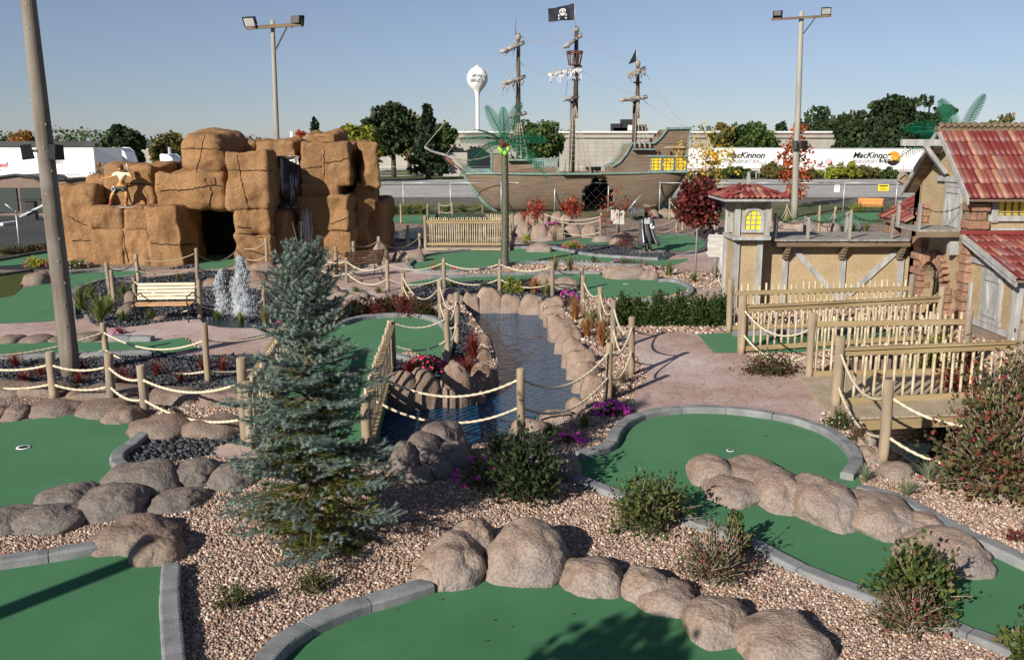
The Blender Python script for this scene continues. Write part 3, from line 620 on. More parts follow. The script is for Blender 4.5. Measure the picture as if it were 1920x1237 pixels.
def row(lst, fmt, group, **k):
    for i, b in enumerate(sorted(lst, key=lambda t: t[0]+t[1])):
        kk = dict(k);
        if len(b) > 4: kk.update(b[4])
        boulder(*b[:4], fmt.format(ORD[i]), group, **kk)
g3 = [(777, 863, 1046, 1113, dict(depth=.7)), (785, 920, 986, 1106), (838, 930, 955, 1060, dict(depth=.6)), (905, 1069, 962, 1097), (1046, 1170, 1036, 1121), (1160, 1252, 1056, 1134), (1196, 1315, 1086, 1157), (1277, 1406, 1116, 1215), (1376, 1560, 1145, 1262)]
row(g3, '{} rounded boulder from the left around the big green at the bottom', 'boulders around the bottom green', sub=5)
isl = [(1290, 1376, 842, 920, dict(depth=.9)), (1316, 1428, 886, 952), (1345, 1488, 850, 930), (1398, 1512, 868, 970, dict(depth=1.)), (1470, 1600, 877, 994, dict(depth=1.)), (1562, 1640, 905, 972), (1574, 1722, 916, 1018, dict(depth=.95)), (1680, 1770, 948, 1020), (1676, 1856, 975, 1082, dict(depth=.6, rz=-.35))]
row(isl, '{} mound from the left of the pinkish rock ridge lying on the long fairway', 'mounds of the rock ridge on the fairway', sub=5, depth=.85, p=2.2, flat=.66)
a = [(-30, 24, 756, 791), (10, 62, 753, 790), (55, 153, 744, 784), (143, 246, 748, 786), (200, 270, 754, 797), (245, 356, 772, 829), (348, 460, 776, 826)]
row(a, '{} brown boulder from the left along the far edge of the left green', 'brown boulders along the left green', m='rock_brown')
a = [(-60, 60, 712, 745), (40, 135, 712, 744), (128, 150, 730, 744), (141, 268, 718, 750), (280, 382, 723, 760), (376, 470, 722, 765)]
row(a, '{} boulder from the left in the retaining row below the dark slate bed', 'boulders retaining the slate bed', m='rock_brown', p=3.2, depth=.55)
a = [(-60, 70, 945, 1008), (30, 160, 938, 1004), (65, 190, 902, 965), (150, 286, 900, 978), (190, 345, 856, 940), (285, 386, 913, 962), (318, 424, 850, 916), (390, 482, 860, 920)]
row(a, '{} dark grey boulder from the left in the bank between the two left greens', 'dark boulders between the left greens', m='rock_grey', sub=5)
row([(185, 330, 963, 1045, dict(depth=.9)), (252, 348, 990, 1064)], '{} grey brown boulder from the left at the corner of the bottom left green', 'corner boulders of the bottom left green', m='rock_brown', sub=5)
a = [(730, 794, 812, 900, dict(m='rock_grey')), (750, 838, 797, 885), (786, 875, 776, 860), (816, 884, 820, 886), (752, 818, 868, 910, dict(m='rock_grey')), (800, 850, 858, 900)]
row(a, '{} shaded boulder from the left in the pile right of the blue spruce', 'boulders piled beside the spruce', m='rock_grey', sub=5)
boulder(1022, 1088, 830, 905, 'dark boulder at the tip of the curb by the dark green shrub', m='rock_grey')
a = [(700, 790, 704, 772, dict(z0=WZ)), (750, 830, 700, 768, dict(z0=WZ)), (822, 886, 688, 762, dict(z0=WZ)), (872, 922, 688, 740, dict(z0=WZ)), (886, 929, 660, 708, dict(z0=WZ)), (878, 926, 632, 676, dict(z0=WZ)), (912, 935, 695, 718, dict(z0=WZ)), (880, 910, 733, 756, dict(z0=WZ)), (868, 905, 606, 640, dict(z0=WZ))]
row(a, '{} boulder from the left on the pond bank below the crimson flowers', 'boulders on the left pond bank', m='rock_brown')
a = [(835, 875, 555, 588), (868, 900, 553, 588), (892, 947, 545, 587), (934, 978, 556, 587), (974, 1021, 556, 590), (1012, 1062, 562, 599)]
row([(*b, dict(z0=WZ, p=3.2)) for b in a], '{} boulder from the left on the back bank of the pond', 'boulders on the back pond bank', depth=.55)
a = [(1018, 1062, 578, 614), (1026, 1080, 598, 642), (1040, 1094, 618, 664), (1052, 1104, 640, 690), (1062, 1120, 660, 712), (1074, 1130, 684, 738), (1086, 1146, 708, 766), (1060, 1120, 748, 786), (1010, 1080, 772, 802), (960, 1030, 786, 816)]
for i, b in enumerate(a): boulder(*b, ORD[i]+' wet pinkish boulder going down the right bank of the pond', 'wet boulders on the right pond bank', z0=WZ, depth=.8, m='rock', p=3)
a = [(43, 92, 509, 535), (66, 98, 506, 533)]
row(a, '{} small boulder from the left at the edge of the olive turf patch', 'small boulders by the olive turf', sub=3, m='rock_brown')
row([(0, 46, 624, 646), (36, 100, 625, 646), (92, 120, 628, 642), (136, 196, 618, 643)], '{} low boulder from the left along the pink path by the big log pole', 'low boulders by the log pole', m='rock_brown', sub=3)
row([(234, 262, 545, 575), (226, 260, 560, 592), (287, 315, 588, 604), (380, 420, 520, 540)], '{} small boulder from the left near the back of the pale bench', 'small boulders by the bench', m='rock_brown', sub=3)
row([(464, 502, 505, 535), (455, 540, 522, 545), (500, 548, 510, 540), (535, 570, 508, 530), (470, 520, 490, 512), (600, 640, 530, 552), (560, 605, 540, 560)], '{} boulder from the left around the fountain pond behind the jets', 'boulders around the fountain pond', m='rock_brown', sub=3)
row([(620, 662, 545, 562), (658, 692, 546, 560), (640, 680, 548, 566), (700, 730, 452, 495), (735, 772, 470, 492), (760, 796, 468, 492), (690, 716, 470, 492)], '{} boulder from the left near the far brown bench', 'boulders near the brown bench', sub=3)
row([(988, 1032, 454, 474, dict(depth=.9)), (1010, 1034, 458, 474)], '{} domed boulder from the left on the palm tree green', 'domed boulders on the palm tree green', sub=3)
row([(995, 1050, 512, 540), (1035, 1084, 518, 545)], '{} mound from the left beside the rust coloured grasses', 'mounds beside the rust grasses', sub=4)
row([(1130, 1220, 497, 524, dict(rz=.1)), (1160, 1214, 496, 522), (1198, 1236, 506, 526)], '{} mound from the left in the low ridge on the green behind the hedge', 'mounds of the low ridge behind the hedge', sub=4, depth=.6)
row([(820, 860, 540, 560), (770, 800, 555, 572)], '{} low boulder from the left behind the dark red shrubs', 'low boulders behind the dark red shrubs', sub=3)
far = [(960, 985, 398, 422), (984, 1010, 396, 424), (1008, 1034, 398, 424), (1030, 1056, 395, 420), (1050, 1078, 402, 424), (962, 1000, 415, 445), (996, 1030, 418, 446), (1026, 1060, 420, 447), (1056, 1090, 418, 444), (1088, 1120, 420, 446)]
row(far, '{} boulder from the left in the two rows below the ship hull', 'boulders below the ship', sub=3)
row([(1216, 1236, 392, 410), (1232, 1258, 390, 408), (1250, 1268, 392, 408), (1210, 1224, 396, 412)], '{} boulder from the left under the stern of the ship', 'boulders under the stern', sub=3)
row([(1110, 1150, 440, 455), (1144, 1190, 434, 460), (1170, 1204, 442, 460)], '{} mound from the left behind the bare twiggy shrubs', 'mounds behind the bare shrubs', sub=3)
row([(1420, 1470, 424, 446), (1450, 1500, 428, 448), (1470, 1550, 412, 436), (1532, 1575, 416, 436)], '{} smooth mound from the left behind the walkway posts', 'mounds behind the village walkway', sub=3)
row([(1605, 1650, 830, 885, dict(z0=-.1)), (1650, 1712, 862, 900), (1800, 1860, 815, 882), (1760, 1830, 880, 900), (1820, 1870, 790, 830, dict(m='rock')), (1600, 1640, 800, 835)], '{} boulder from the left at the stream mouth under the wooden bridge', 'boulders at the stream mouth', m='rock', depth=.7)

# ================= sandstone waterfall mountain =================
def rbox(mb, x0, x1, yt, yb, Y, D, m=0, bev=.11, n=20, zb=None, skew=0, lean=0, rot=0, sh=.2):
    """a rounded block whose front face fills the pixel rectangle at distance Y and that goes D deep"""
    a = at(x0-1.5, yb+1, Y); b = at(x1+1.5, yt-1, Y); b.x = at(x1+1.5, yt-1, Y+D*sh).x; b.x = max(b.x, a.x+.35)
    zlo = a.z if zb is None else zb; c = Vector(((a.x+b.x)/2, Y+D/2, (zlo+b.z)/2)); h = Vector(((b.x-a.x)/2, D/2, (b.z-zlo)/2))
    r = min(bev, h.x*.9, h.z*.9, h.y*.9); V = []; F = []; idx = {}
    def key(q): return (round(q[0], 5), round(q[1], 5), round(q[2], 5))
    faces = []
    for ax in range(3):
        for sg in (-1, 1):
            for i in range(n):
                for j in range(n):
                    quad = []
                    for di, dj in ((0, 0), (1, 0), (1, 1), (0, 1)):
                        q = [0, 0, 0]; q[ax] = sg; q[(ax+1) % 3] = -1+2*(i+di)/n; q[(ax+2) % 3] = -1+2*(j+dj)/n; quad.append(tuple(q))
                    if sg < 0: quad.reverse()
                    faces.append(quad)
    for quad in faces:
        f = []
        for q in quad:
            kq = key(q)
            if kq not in idx:
                p = Vector((q[0]*h.x, q[1]*h.y, q[2]*h.z))
                inner = Vector([max(-(h[k]-r), min(h[k]-r, p[k])) for k in range(3)]); d = p-inner
                if d.length > 1e-6: p = inner+d.normalized()*min(r, d.length)
                w = c+p; g = noise.noise(w*.55)*.20+abs(noise.noise(w*.9+Vector((3, 1, 2))))*.22-abs(noise.noise(w*2.2+Vector((7, 3, 1))))*.10+noise.noise(w*1.5+Vector((9, 2, 5)))*.06+noise.noise(w*4)*.018
                nn = d.normalized() if d.length > 1e-6 else Vector((0, 0, 1))
                p += nn*g; tz = p.z/max(h.z, .1)
                p.x += skew*tz; p.y += lean*tz
                if rot: p = Matrix.Rotation(rot, 3, 'Z') @ p
                idx[kq] = len(V); V.append(c+p)
            f.append(idx[kq])
        F.append(tuple(f))
    mb.raw(V, F, m, True)
rockt = thing('rock_formation', 'tall orange sandstone rock formation with a dark cave and a waterfall', 'rock formation', (-8.8, 35, 0))
blocks = [  # x0,x1,ytop,ybot,Y,D, kw
    (110, 185, 352, 500, 34.6, 2.5, dict(zb=-.1)), (125, 180, 372, 500, 34.3, 1.5, dict(zb=-.1, bev=.2)), (176, 236, 391, 430, 34.0, 2.2, dict(bev=.15)), (234, 284, 391, 430, 34.0, 2.2, dict(bev=.15)),
    (176, 236, 430, 500, 34.0, 2.2, dict(zb=-.1)), (233, 284, 430, 500, 34.05, 2.2, dict(zb=-.1)), (280, 378, 388, 500, 33.6, 2.6, dict(zb=-.1, skew=-.10, sh=1.0)),
    (170, 210, 336, 372, 35.6, 2.5, {}), (112, 172, 352, 378, 35.4, 2, {}), (204, 300, 311, 390, 35.3, 3.0, dict(rot=-.05)), (296, 425, 326, 389, 34.6, 3.2, {}), (334, 442, 251, 328, 35.2, 3.2, dict(bev=.5, sh=.5)),
    (422, 512, 284, 392, 33.5, 2.6, dict(rot=.1, sh=.6)), (441, 514, 388, 442, 33.6, 2.2, dict(rot=.1, sh=.6)), (442, 520, 440, 500, 33.5, 2.2, dict(zb=-.1, rot=.1, skew=-.06, sh=.6)),
    (508, 540, 400, 500, 34.6, 2.5, dict(zb=-.1)), (440, 480, 268, 300, 37.5, 1.5, {}), (480, 556, 266, 300, 37.2, 2, {}),
    (562, 610, 266, 348, 36.0, 4.0, dict(rot=.06)), (606, 664, 267, 348, 35.9, 4, dict(rot=.02, sh=.4)), (576, 632, 252, 272, 37.5, 2, {}), (656, 690, 268, 350, 36.5, 4, dict(rot=.25)), (566, 640, 345, 374, 35.9, 4, {}),
    (560, 660, 368, 432, 35.7, 4, dict(rot=-.03)), (572, 664, 428, 505, 35.8, 4, dict(zb=-.1)), (520, 568, 396, 505, 36.2, 3, dict(zb=-.1)), (654, 694, 340, 400, 37, 3, dict(rot=.2)), (655, 694, 395, 500, 37.0, 3.2, dict(zb=-.1)),
    (682, 698, 346, 390, 38, 2, {}), (680, 723, 378, 478, 37.6, 2.5, dict(zb=-.1)), (500, 570, 272, 300, 38, 2, {})]
for b in blocks:
    mb = MB(); rbox(mb, *b[:6], **b[6]); mb.obj('rock_block', 'sandstone', rockt)
mb = MB()   # hidden core so that nothing shows between the blocks, with the cave left open
for x0, x1, yt, Y, D in ((185, 375, 335, 36.2, 2), (345, 560, 300, 37.2, 2), (560, 690, 300, 38, 3), (150, 300, 360, 35.4, 3)):
    a = at(x0, 400, Y); b = at(x1, yt, Y); mb.box(((a.x+b.x)/2, Y+D/2, b.z/2), (b.x-a.x, D, b.z))
mb.obj('rock_core', 'crack', rockt)
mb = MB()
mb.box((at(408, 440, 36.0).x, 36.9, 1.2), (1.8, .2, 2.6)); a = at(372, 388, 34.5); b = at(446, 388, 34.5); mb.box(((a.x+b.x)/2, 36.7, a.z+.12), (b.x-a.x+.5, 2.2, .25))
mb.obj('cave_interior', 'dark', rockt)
def cracks(lines, Y):
    mb = MB()
    for L in lines:
        pts = []
        for i in range(len(L)-1):
            for k in range(6):
                t = k/6; pts.append(at(L[i][0]*(1-t)+L[i+1][0]*t+random.uniform(-1, 1), L[i][1]*(1-t)+L[i+1][1]*t+random.uniform(-.8, .8), Y))
        pts.append(at(*L[-1], Y)); mb.tube(pts, [random.uniform(.012, .028) for _ in pts], 5)
    return mb
deps0 = None
def surf_cracks(lines, parent, r=.02):
    """cracks laid on the blocks: each point is dropped onto the first surface it meets along its line of sight"""
    dg = bpy.context.evaluated_depsgraph_get(); out = []
    for L in lines:
        mb = MB(); out.append(mb)
        pts = []
        for i in range(len(L)-1):
            nseg = max(3, int(math.hypot(L[i+1][0]-L[i][0], L[i+1][1]-L[i][1])/5))
            for k in range(nseg+(i == len(L)-2)):
                t = k/nseg; x = L[i][0]*(1-t)+L[i+1][0]*t+random.uniform(-1.2, 1.2)*(0 < k < nseg); y = L[i][1]*(1-t)+L[i+1][1]*t+random.uniform(-1.2, 1.2)*(0 < k < nseg)
                d = Vector(ray(x, y)).normalized(); ok, loc, nn, _, ob, _ = S.ray_cast(dg, Vector((0, 0, CAMH))+d*25, d)
                if ok and ob.parent == parent: pts.append(loc+nn*.004)
        if len(pts) > 1:
            run = [pts[0]]
            for p in pts[1:]:
                if (p-run[-1]).length > .7:
                    if len(run) > 1: mb.tube(run, r, 5)
                    run = [p]
                else: run.append(p)
            if len(run) > 1: mb.tube(run, [random.uniform(.5, 1.2)*r for _ in run], 5)
    return [m_ for m_ in out if m_.v]
bpy.context.view_layer.update()
mb = surf_cracks([[(336, 278), (380, 279), (422, 280)], [(384, 254), (378, 280), (368, 325)], [(443, 285), (449, 318), (460, 370), (466, 390)], [(424, 318), (510, 321)], [(300, 358), (350, 356), (400, 348), (425, 349)],
    [(384, 334), (388, 348), (404, 347), (402, 333)], [(394, 350), (398, 362), (392, 386)], [(232, 343), (272, 346), (298, 346)], [(238, 344), (242, 370), (250, 388)], [(128, 406), (165, 424)], [(130, 450), (176, 452)],
    [(230, 432), (236, 470), (244, 498)], [(282, 456), (320, 459), (380, 458)], [(444, 438), (480, 441), (518, 440)], [(564, 316), (604, 312)], [(608, 306), (640, 302), (664, 292)], [(608, 268), (607, 345)], [(620, 420), (655, 408)], [(446, 425), (470, 428)]], rockt)
for m_ in mb: m_.obj('crack', 'crack', rockt)
# waterfall
mb = MB(); a = at(496, 290, 36.4); b = at(566, 500, 36.4)
nx, nz = 10, 26; V = []; z1, z0 = Zat(292, 36.4), .3
for j in range(nz+1):
    for i in range(nx+1):
        x = a.x+(at(566, 400, 36.4).x-a.x)*i/nx+.25*(j/nz); z = z1+(z0-z1)*j/nz; w = Vector((x, 0, z)); V.append((x, 36.3-.5*(j/nz)+noise.noise(w*.9)*.3+noise.noise(w*2.6)*.1, z))
mb.raw(V, [(j*(nx+1)+i, (j+1)*(nx+1)+i, (j+1)*(nx+1)+i+1, j*(nx+1)+i+1) for j in range(nz) for i in range(nx)], 0, True)
a = at(492, 290, 36.6); b = at(566, 290, 36.6); mb.box(((a.x+b.x)/2, 37.6, z1-.06), (b.x-a.x, 2.6, .1))
mb.obj('wet_face', 'wet', rockt)
g = random.Random(4)
for cx, y0, y1, w, k in ((527, 293, 368, 3, 26), (549, 318, 388, 8, 10), (545, 386, 392, 18, 8), (574, 388, 478, 9, 46), (505, 295, 330, 8, 5), (520, 366, 386, 5, 10)):
    mb = MB()
    for _ in range(k):
        x = cx+g.gauss(0, w*.5); ya = y0+g.random()*(y1-y0)*.5; yb = ya+(y1-y0)*g.uniform(.2, .6); yb = min(yb, y1)
        Yc = 35.55 if y0 > 380 else 35.75
        pts = [at(x+g.gauss(0, 1)+(yy-ya)*.06, yy, Yc-(.2 if y0 > 380 else 0)) for yy in (ya, (ya*2+yb)/3, (ya+2*yb)/3, yb)]
        mb.tube(pts, [.004, g.uniform(.008, .03), g.uniform(.008, .025), .004], 5)
    mb.obj('waterfall', 'falls', rockt)
mb = MB(); g = random.Random(8)
for _ in range(60): mb.ball(at(575+g.gauss(0, 10), 492+g.gauss(0, 6), 34.6), g.uniform(.02, .07), n=5, k=3)
mb.obj('splash', 'foam', rockt)
# ================= rope fences =================
def post_mesh(c, h, r, lean=(0, 0), m='wood'):
    mb = MB(); k = 6; pts = []; rr = []
    ph = random.uniform(0, 9)
    for i in range(k+1):
        t = i/k; pts.append(Vector((c[0]+lean[0]*t+.006*math.sin(ph+t*5), c[1]+lean[1]*t, c[2]-.05+(h+.05)*t))); rr.append(r*(1.04-.06*t+.03*math.sin(ph*3+t*7)))
    pts.append(pts[-1]+Vector((0, 0, .012))); rr.append(r*.82)
    mb.tube(pts, rr, 12, 0, mcap=1); return mb
def rope_pts(a, b, sag, n):
    return [a.lerp(b, i/n)-Vector((0, 0, 4*sag*(i/n)*(1-i/n))) for i in range(n+1)]
def add_rope(mb, a, b, sag, near, r=.019):
    d = (b-a).length
    if near: n = max(10, int(d/.022)); mb.tube(rope_pts(a, b, sag, n), r, 9, lobes=3, twist=.42, cap=False)
    else: mb.tube(rope_pts(a, b, sag, 12), r, 6, cap=False)
def rope_fence(lab, posts, near=False, r=.055, fr=(.86, .40), sag=.10, z=0., ropem='rope', postm='wood', group='rope and post fences along the paths', ends=(None, None), zf=None, start=0, rr=.019, skip=()):
    """posts: (px, y base, y top); ends: points the ropes run to beyond the first and last post"""
    data = []
    for p in posts:
        b = P(p[0], p[1], z); h = Zat(p[2], b.y)-z; data.append((b, max(h, .3)))
    t = thing('rope_fence', lab, 'rope fence', data[0][0], group=group)
    for b, h in data: post_mesh(b, h, r, (random.uniform(-.015, .015), 0)).obj('post', [postm, 'wood_cut'], t)
    seq = [(b, h) for b, h in data]
    if ends[0]: b = P(ends[0][0], ends[0][1], z); seq.insert(0, (b, data[0][1]))
    if ends[1]: b = P(ends[1][0], ends[1][1], z); seq.append((b, data[-1][1]))
    for i in range(len(seq)-1):
        if i in skip: continue
        for f in fr:
            (a, ha), (b, hb) = seq[i], seq[i+1]; A = a+Vector((0, 0, ha*f)); B = b+Vector((0, 0, hb*f)); d = (B-A); o = d.normalized()*r*.85
            off = Vector((0, -r*.55, 0)); mb = MB(); add_rope(mb, A+o+off, B-o+off, sag*d.length*random.uniform(.85, 1.1), near, rr); mb.obj('rope', ropem, t)
    return t
rope_fence('rope fence with four thick posts in front of the brown boulders at the lower left', [(102, 746, 660), (210, 751, 663), (273, 776, 686), (461, 834, 672)], True, .075, (.72, .30), .07, ends=((-90, 730), None), rr=.022)
rope_fence('rope fence standing in the slate bed behind the lower left boulders', [(199, 668, 606), (391, 718, 607)], True, .06, (.72, .2), .07, ends=((-120, 715), (545, 690)), rr=.02)
rope_fence('rope fence behind the pale bench and in front of the fountain', [(214, 571, 507), (255, 566, 521), (376, 597, 525), (496, 580, 528)], True, .06, (.85, .32), .09, ends=(None, (601, 527)), rr=.018)
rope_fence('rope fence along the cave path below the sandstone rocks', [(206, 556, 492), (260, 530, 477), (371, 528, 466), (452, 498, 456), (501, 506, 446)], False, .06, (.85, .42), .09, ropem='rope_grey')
rope_fence('rope fence beyond the spruce in front of the brown bench path', [(601, 525, 476), (651, 530, 484), (727, 546, 488), (833, 543, 485), (937, 547, 487), (1036, 557, 490), (1089, 545, 502)], True, .06, (.85, .38), .10, rr=.018)
rope_fence('rope fence running down the right bank of the pond', [(1093, 592, 517), (1124, 616, 539), (1149, 658, 564), (1183, 704, 595), (1140, 752, 644), (976, 816, 692)], True, .062, (.84, .42), .13, ends=(None, (700, 800)), rr=.02)
rope_fence('rope fence from the picket footbridge round the left pond bank', [(839, 680, 583), (857, 648, 549), (826, 602, 526), (756, 556, 512)], True, .06, (.84, .42), .12, ends=((740, 690), None), rr=.018)
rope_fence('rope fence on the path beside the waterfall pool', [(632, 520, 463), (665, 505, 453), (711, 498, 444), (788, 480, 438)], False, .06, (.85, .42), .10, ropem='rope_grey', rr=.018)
rope_fence('rope fence from the waterfall pool to the far picket bridge', [(674, 470, 423), (711, 462, 424), (765, 468, 423), (797, 460, 405)], False, .06, (.85, .38), .10, rr=.018)
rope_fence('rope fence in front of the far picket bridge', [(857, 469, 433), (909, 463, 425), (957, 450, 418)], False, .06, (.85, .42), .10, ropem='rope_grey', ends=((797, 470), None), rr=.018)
rope_fence('far rope fence behind the green strip at the ship bow', [(752, 419, 383), (802, 412, 383), (824, 404, 381), (848, 405, 379), (905, 400, 385)], False, .06, (.85, .3), .08, rr=.016)
rope_fence('rope fence in front of the boulders below the ship', [(1000, 445, 408), (1017, 432, 395), (1126, 440, 400), (1160, 436, 420)], False, .06, (.85, .35), .08, rr=.018)
rope_fence('rope fence on the slate behind the pirate with the chest', [(1055, 450, 412), (1126, 452, 405), (1268, 438, 407), (1280, 432, 405), (1334, 428, 410), (1345, 430, 405)], False, .06, (.85, .35), .08, rr=.018)
rope_fence('rope fence right of the burgundy tree below the stern', [(1255, 412, 372), (1312, 424, 396), (1340, 432, 396)], False, .06, (.85, .35), .09, rr=.018)
rope_fence('rope fence behind the village walkway near the tall lamp pole', [(1445, 428, 391), (1474, 414, 382), (1534, 442, 386), (1564, 430, 388), (1588, 426, 397), (1593, 442, 394)], False, .06, (.85, .5), .12, rr=.018)
rope_fence('rope fence with two posts by the village sign and hedge', [(1370, 560, 506)], True, .065, (.85, .42), .12, ends=((1345, 540), None), rr=.018)

# info post
t = thing('hole_sign', 'white hole sign post with red marks in front of the cave', 'sign', P(509, 498))
b = P(509, 498); h = Zat(440, b.y); mb = MB(); mb.box((b.x, b.y, h/2), (.1, .1, h)); mb.obj('post', 'white_matte', t)
mb = MB(); mb.box((b.x, b.y-.056, h*.82), (.085, .012, h*.3)); mb.obj('board', 'white', t)
mb = MB(); mb.box((b.x, b.y-.066, h*.88), (.05, .006, .08)); mb.obj('marking', 'crimson', t)

# ================= picket railings and bridges =================
def pickets(t, A, B, z0, z1, n, r=.026, jit=.03, lean=0, y=0, side=-1):
    """bamboo canes between two ground points"""
    d = (B-A); d.z = 0; nn = Vector((d.y, -d.x, 0)).normalized()
    for i in range(n):
        p = A.lerp(B, (i+.5)/n); a = random.uniform(-.012, .012); mb = MB(); q = p+nn*side*.045
        zt = z1+random.uniform(-jit, jit); zz0 = z0+random.uniform(-.05, .05)
        pts = [Vector((q.x+a*s, q.y, zz0+(zt-zz0)*s)) for s in (0, .24, .25, .26, .49, .5, .51, .74, .75, .76, 1)]
        mb.tube(pts, [r*(1.18 if k in (2, 5, 8) else 1) for k in range(11)], 7, cap=True); mb.obj('picket', 'bamboo', t)
def railing(lab, A, B, h, n, posts=(0, 1), rail='lumber', zb=0., ptop=None, top=True, jit=.03, pr=.026, side=-1, lowz=.12, ph=None, railz=None, postr=.07, pm='wood', group='bamboo picket railings', pz0=None):
    A = Vector((A[0], A[1], zb)); B = Vector((B[0], B[1], zb))
    t = thing('picket_railing', lab, 'railing', A, group=group); U = Vector((0, 0, 1))
    d = (B-A).normalized(); nn = Vector((d.y, -d.x, 0))*side
    rz = railz or h*.86
    for s in posts: c = A.lerp(B, s); post_mesh(c, ph or h*1.05, postr).obj('post', [pm, 'wood_cut'], t)
    o = d*postr*.8
    if top: mb = MB(); mb.beam(A+U*(rz+.075)+o, B+U*(rz+.075)-o, .13, .04); mb.obj('handrail', rail, t)
    mb = MB(); mb.beam(A+U*rz+o, B+U*rz-o, .045, .10); mb.obj('upper_rail', rail, t)
    mb = MB(); mb.beam(A+U*lowz+o, B+U*lowz-o, .045, .10); mb.obj('lower_rail', rail, t)
    pickets(t, A+o, B-o, zb+(lowz-.12 if pz0 is None else pz0), zb+(ptop or h), n, pr, jit, side=side)
    return t
def gp_(px, py): p = P(px, py); return (p.x, p.y)
# right-hand railings by the village (from back to front)
railing('back picket railing along the foot of the stucco wall', gp_(1366, 624), gp_(1702, 612), Zat(530, Yg(618)), 29, ph=Zat(524, Yg(624)), railz=Zat(545, Yg(618)), jit=.05, top=False)
railing('handrail picket railing in front of the arched gate', gp_(1390, 664), gp_(1757, 640), Zat(568, Yg(664)), 29, ph=Zat(555, Yg(664)), railz=Zat(581, Yg(664)), ptop=Zat(560, Yg(660))-.08, jit=.03)
railing('middle picket railing at the back edge of the wooden bridge', gp_(1516, 712), gp_(1806, 705), Zat(592, Yg(712)), 19, ph=Zat(588, Yg(712)), railz=Zat(608, Yg(712)), jit=.06, top=False)
railing('front picket railing with handrail on the wooden bridge', gp_(1566, 765), gp_(1905, 748), Zat(646, Yg(765)), 18, ph=Zat(632, Yg(765)), railz=Zat(662, Yg(765)), ptop=Zat(640, Yg(765))-.08, jit=.04, postr=.085)
t = thing('wooden_bridge', 'plank footbridge deck over the dark stream by the village', 'bridge', P(1500, 720))
A, B, C, D = P(1492, 706), P(1562, 792), P(1960, 776), P(1890, 696); n = 26
for i in range(n):
    a = i/n; b = (i+.93)/n; mb = MB(); e = .0
    q = [A.lerp(D, a), A.lerp(D, b), B.lerp(C, b), B.lerp(C, a)]
    mb.prism([Vector((p.x, p.y, .03)) for p in q], (0, 0, 1), .04+random.uniform(0, .004)); mb.obj('plank', 'deck', t)
mb = MB(); mb.beam(B+Vector((.1, .03, -.07)), C+Vector((0, .03, -.07)), .05, .16); mb.obj('beam', 'lumber', t)
mb = MB(); mb.beam(A+Vector((.3, -.1, -.07)), D+Vector((0, -.1, -.07)), .05, .16); mb.obj('beam', 'lumber', t)
rope_fence('rope fence hanging between the posts in front of the wooden bridge', [(1655, 866, 714)], True, .075, (.80, .32), .10, ends=((1567, 765), (1880, 925)), rr=.022)
rope_fence('pair of ropes slung from the handrail post across the red mulch', [(1386, 662, 560)], True, .05, (.84, .40), .13, ends=(None, (1516, 712)), rr=.02)
# centre: green footbridge beyond the spruce
railing('steep picket railing on the near right side of the green footbridge', gp_(690, 880), gp_(737, 700), .98, 26, ph=1.06, railz=.90, ptop=1.08, jit=.03, side=-1, postr=.07)
railing('picket railing half hidden behind the blue spruce', gp_(470, 840), gp_(545, 690), .98, 22, ph=1.02, railz=.90, ptop=1.05, side=1, postr=.06)
q = [P(500, 850), P(690, 880), P(738, 700), P(600, 640), P(560, 668)]
mb = MB(); mb.prism([Vector((p.x, p.y, -.13)) for p in q], (0, 0, 1), .16); tag(mb.obj('footbridge_deck', 'carpet'), 'green carpeted footbridge deck running under the blue spruce', 'bridge')
# far bridge
railing('near picket railing of the far bridge left of the palm', gp_(798, 470), gp_(945, 470), Zat(408, Yg(470)), 34, ph=Zat(405, Yg(470)), railz=Zat(417, Yg(470)), jit=.02, side=-1, lowz=.28, pz0=.2, pr=.026)
railing('back picket railing of the far bridge left of the palm', gp_(820, 445), gp_(960, 445), Zat(402, Yg(445)), 34, ph=Zat(401, Yg(445)), railz=Zat(412, Yg(445)), jit=.02, side=-1, pr=.026)
mb = MB(); a = P(798, 472); b = P(960, 446); mb.prism([Vector((a.x, a.y, .05)), Vector((b.x-.1, a.y, .05)), Vector((b.x, b.y, .05)), Vector((a.x+1, b.y, .05))], (0, 0, 1), .1); tag(mb.obj('bridge_deck', 'deck'), 'plank deck between the two far picket railings', 'bridge')
railing('short picket gate left of the village tower', gp_(1372, 560), gp_(1392, 562), .95, 3, posts=(0,), ph=Zat(500, Yg(560)), top=False, railz=.8)

# ================= benches =================
def bench(lab, loc, rz, seatm='slat_seat', backm='slat_pale', w=1.5, group='slatted park benches'):
    t = thing('park_bench', lab, 'bench', loc, rz, group)
    for i in range(5): mb = MB(); mb.box((0, -.26+i*.1, .44), (w, .075, .028)); mb.obj('seat_slat', seatm, t, local=True)
    for i in range(5):
        z = .54+i*.085; mb = MB(); mb.box((0, .235+i*.028, z), (w, .028, .066), rx=-.28); mb.obj('back_slat', backm, t, local=True)
    for s in (-1, 1):
        x = s*(w/2-.06); mb = MB()
        mb.tube([(x, -.30, 0), (x, -.27, .12), (x, -.22, .25), (x, -.29, .38), (x, -.31, .425)], .018, 6)
        mb.tube([(x, .32, 0), (x, .26, .15), (x, .18, .28), (x, .2, .42), (x, .27, .62), (x, .37, .94)], .018, 6)
        mb.tube([(x, -.29, .42), (x, 0, .40), (x, .2, .42)], .016, 6)
        mb.tube([(x, -.22, .25), (x, -.05, .20), (x, .18, .28)], .013, 6)
        mb.obj('leg_frame', 'black', t, local=True)
        mb = MB(); mb.tube([(x, -.31, .42), (x, -.33, .55), (x, -.30, .645), (x, -.1, .66), (x, .12, .65), (x, .27, .68)], .017, 6); mb.obj('armrest', 'black', t, local=True)
    return t
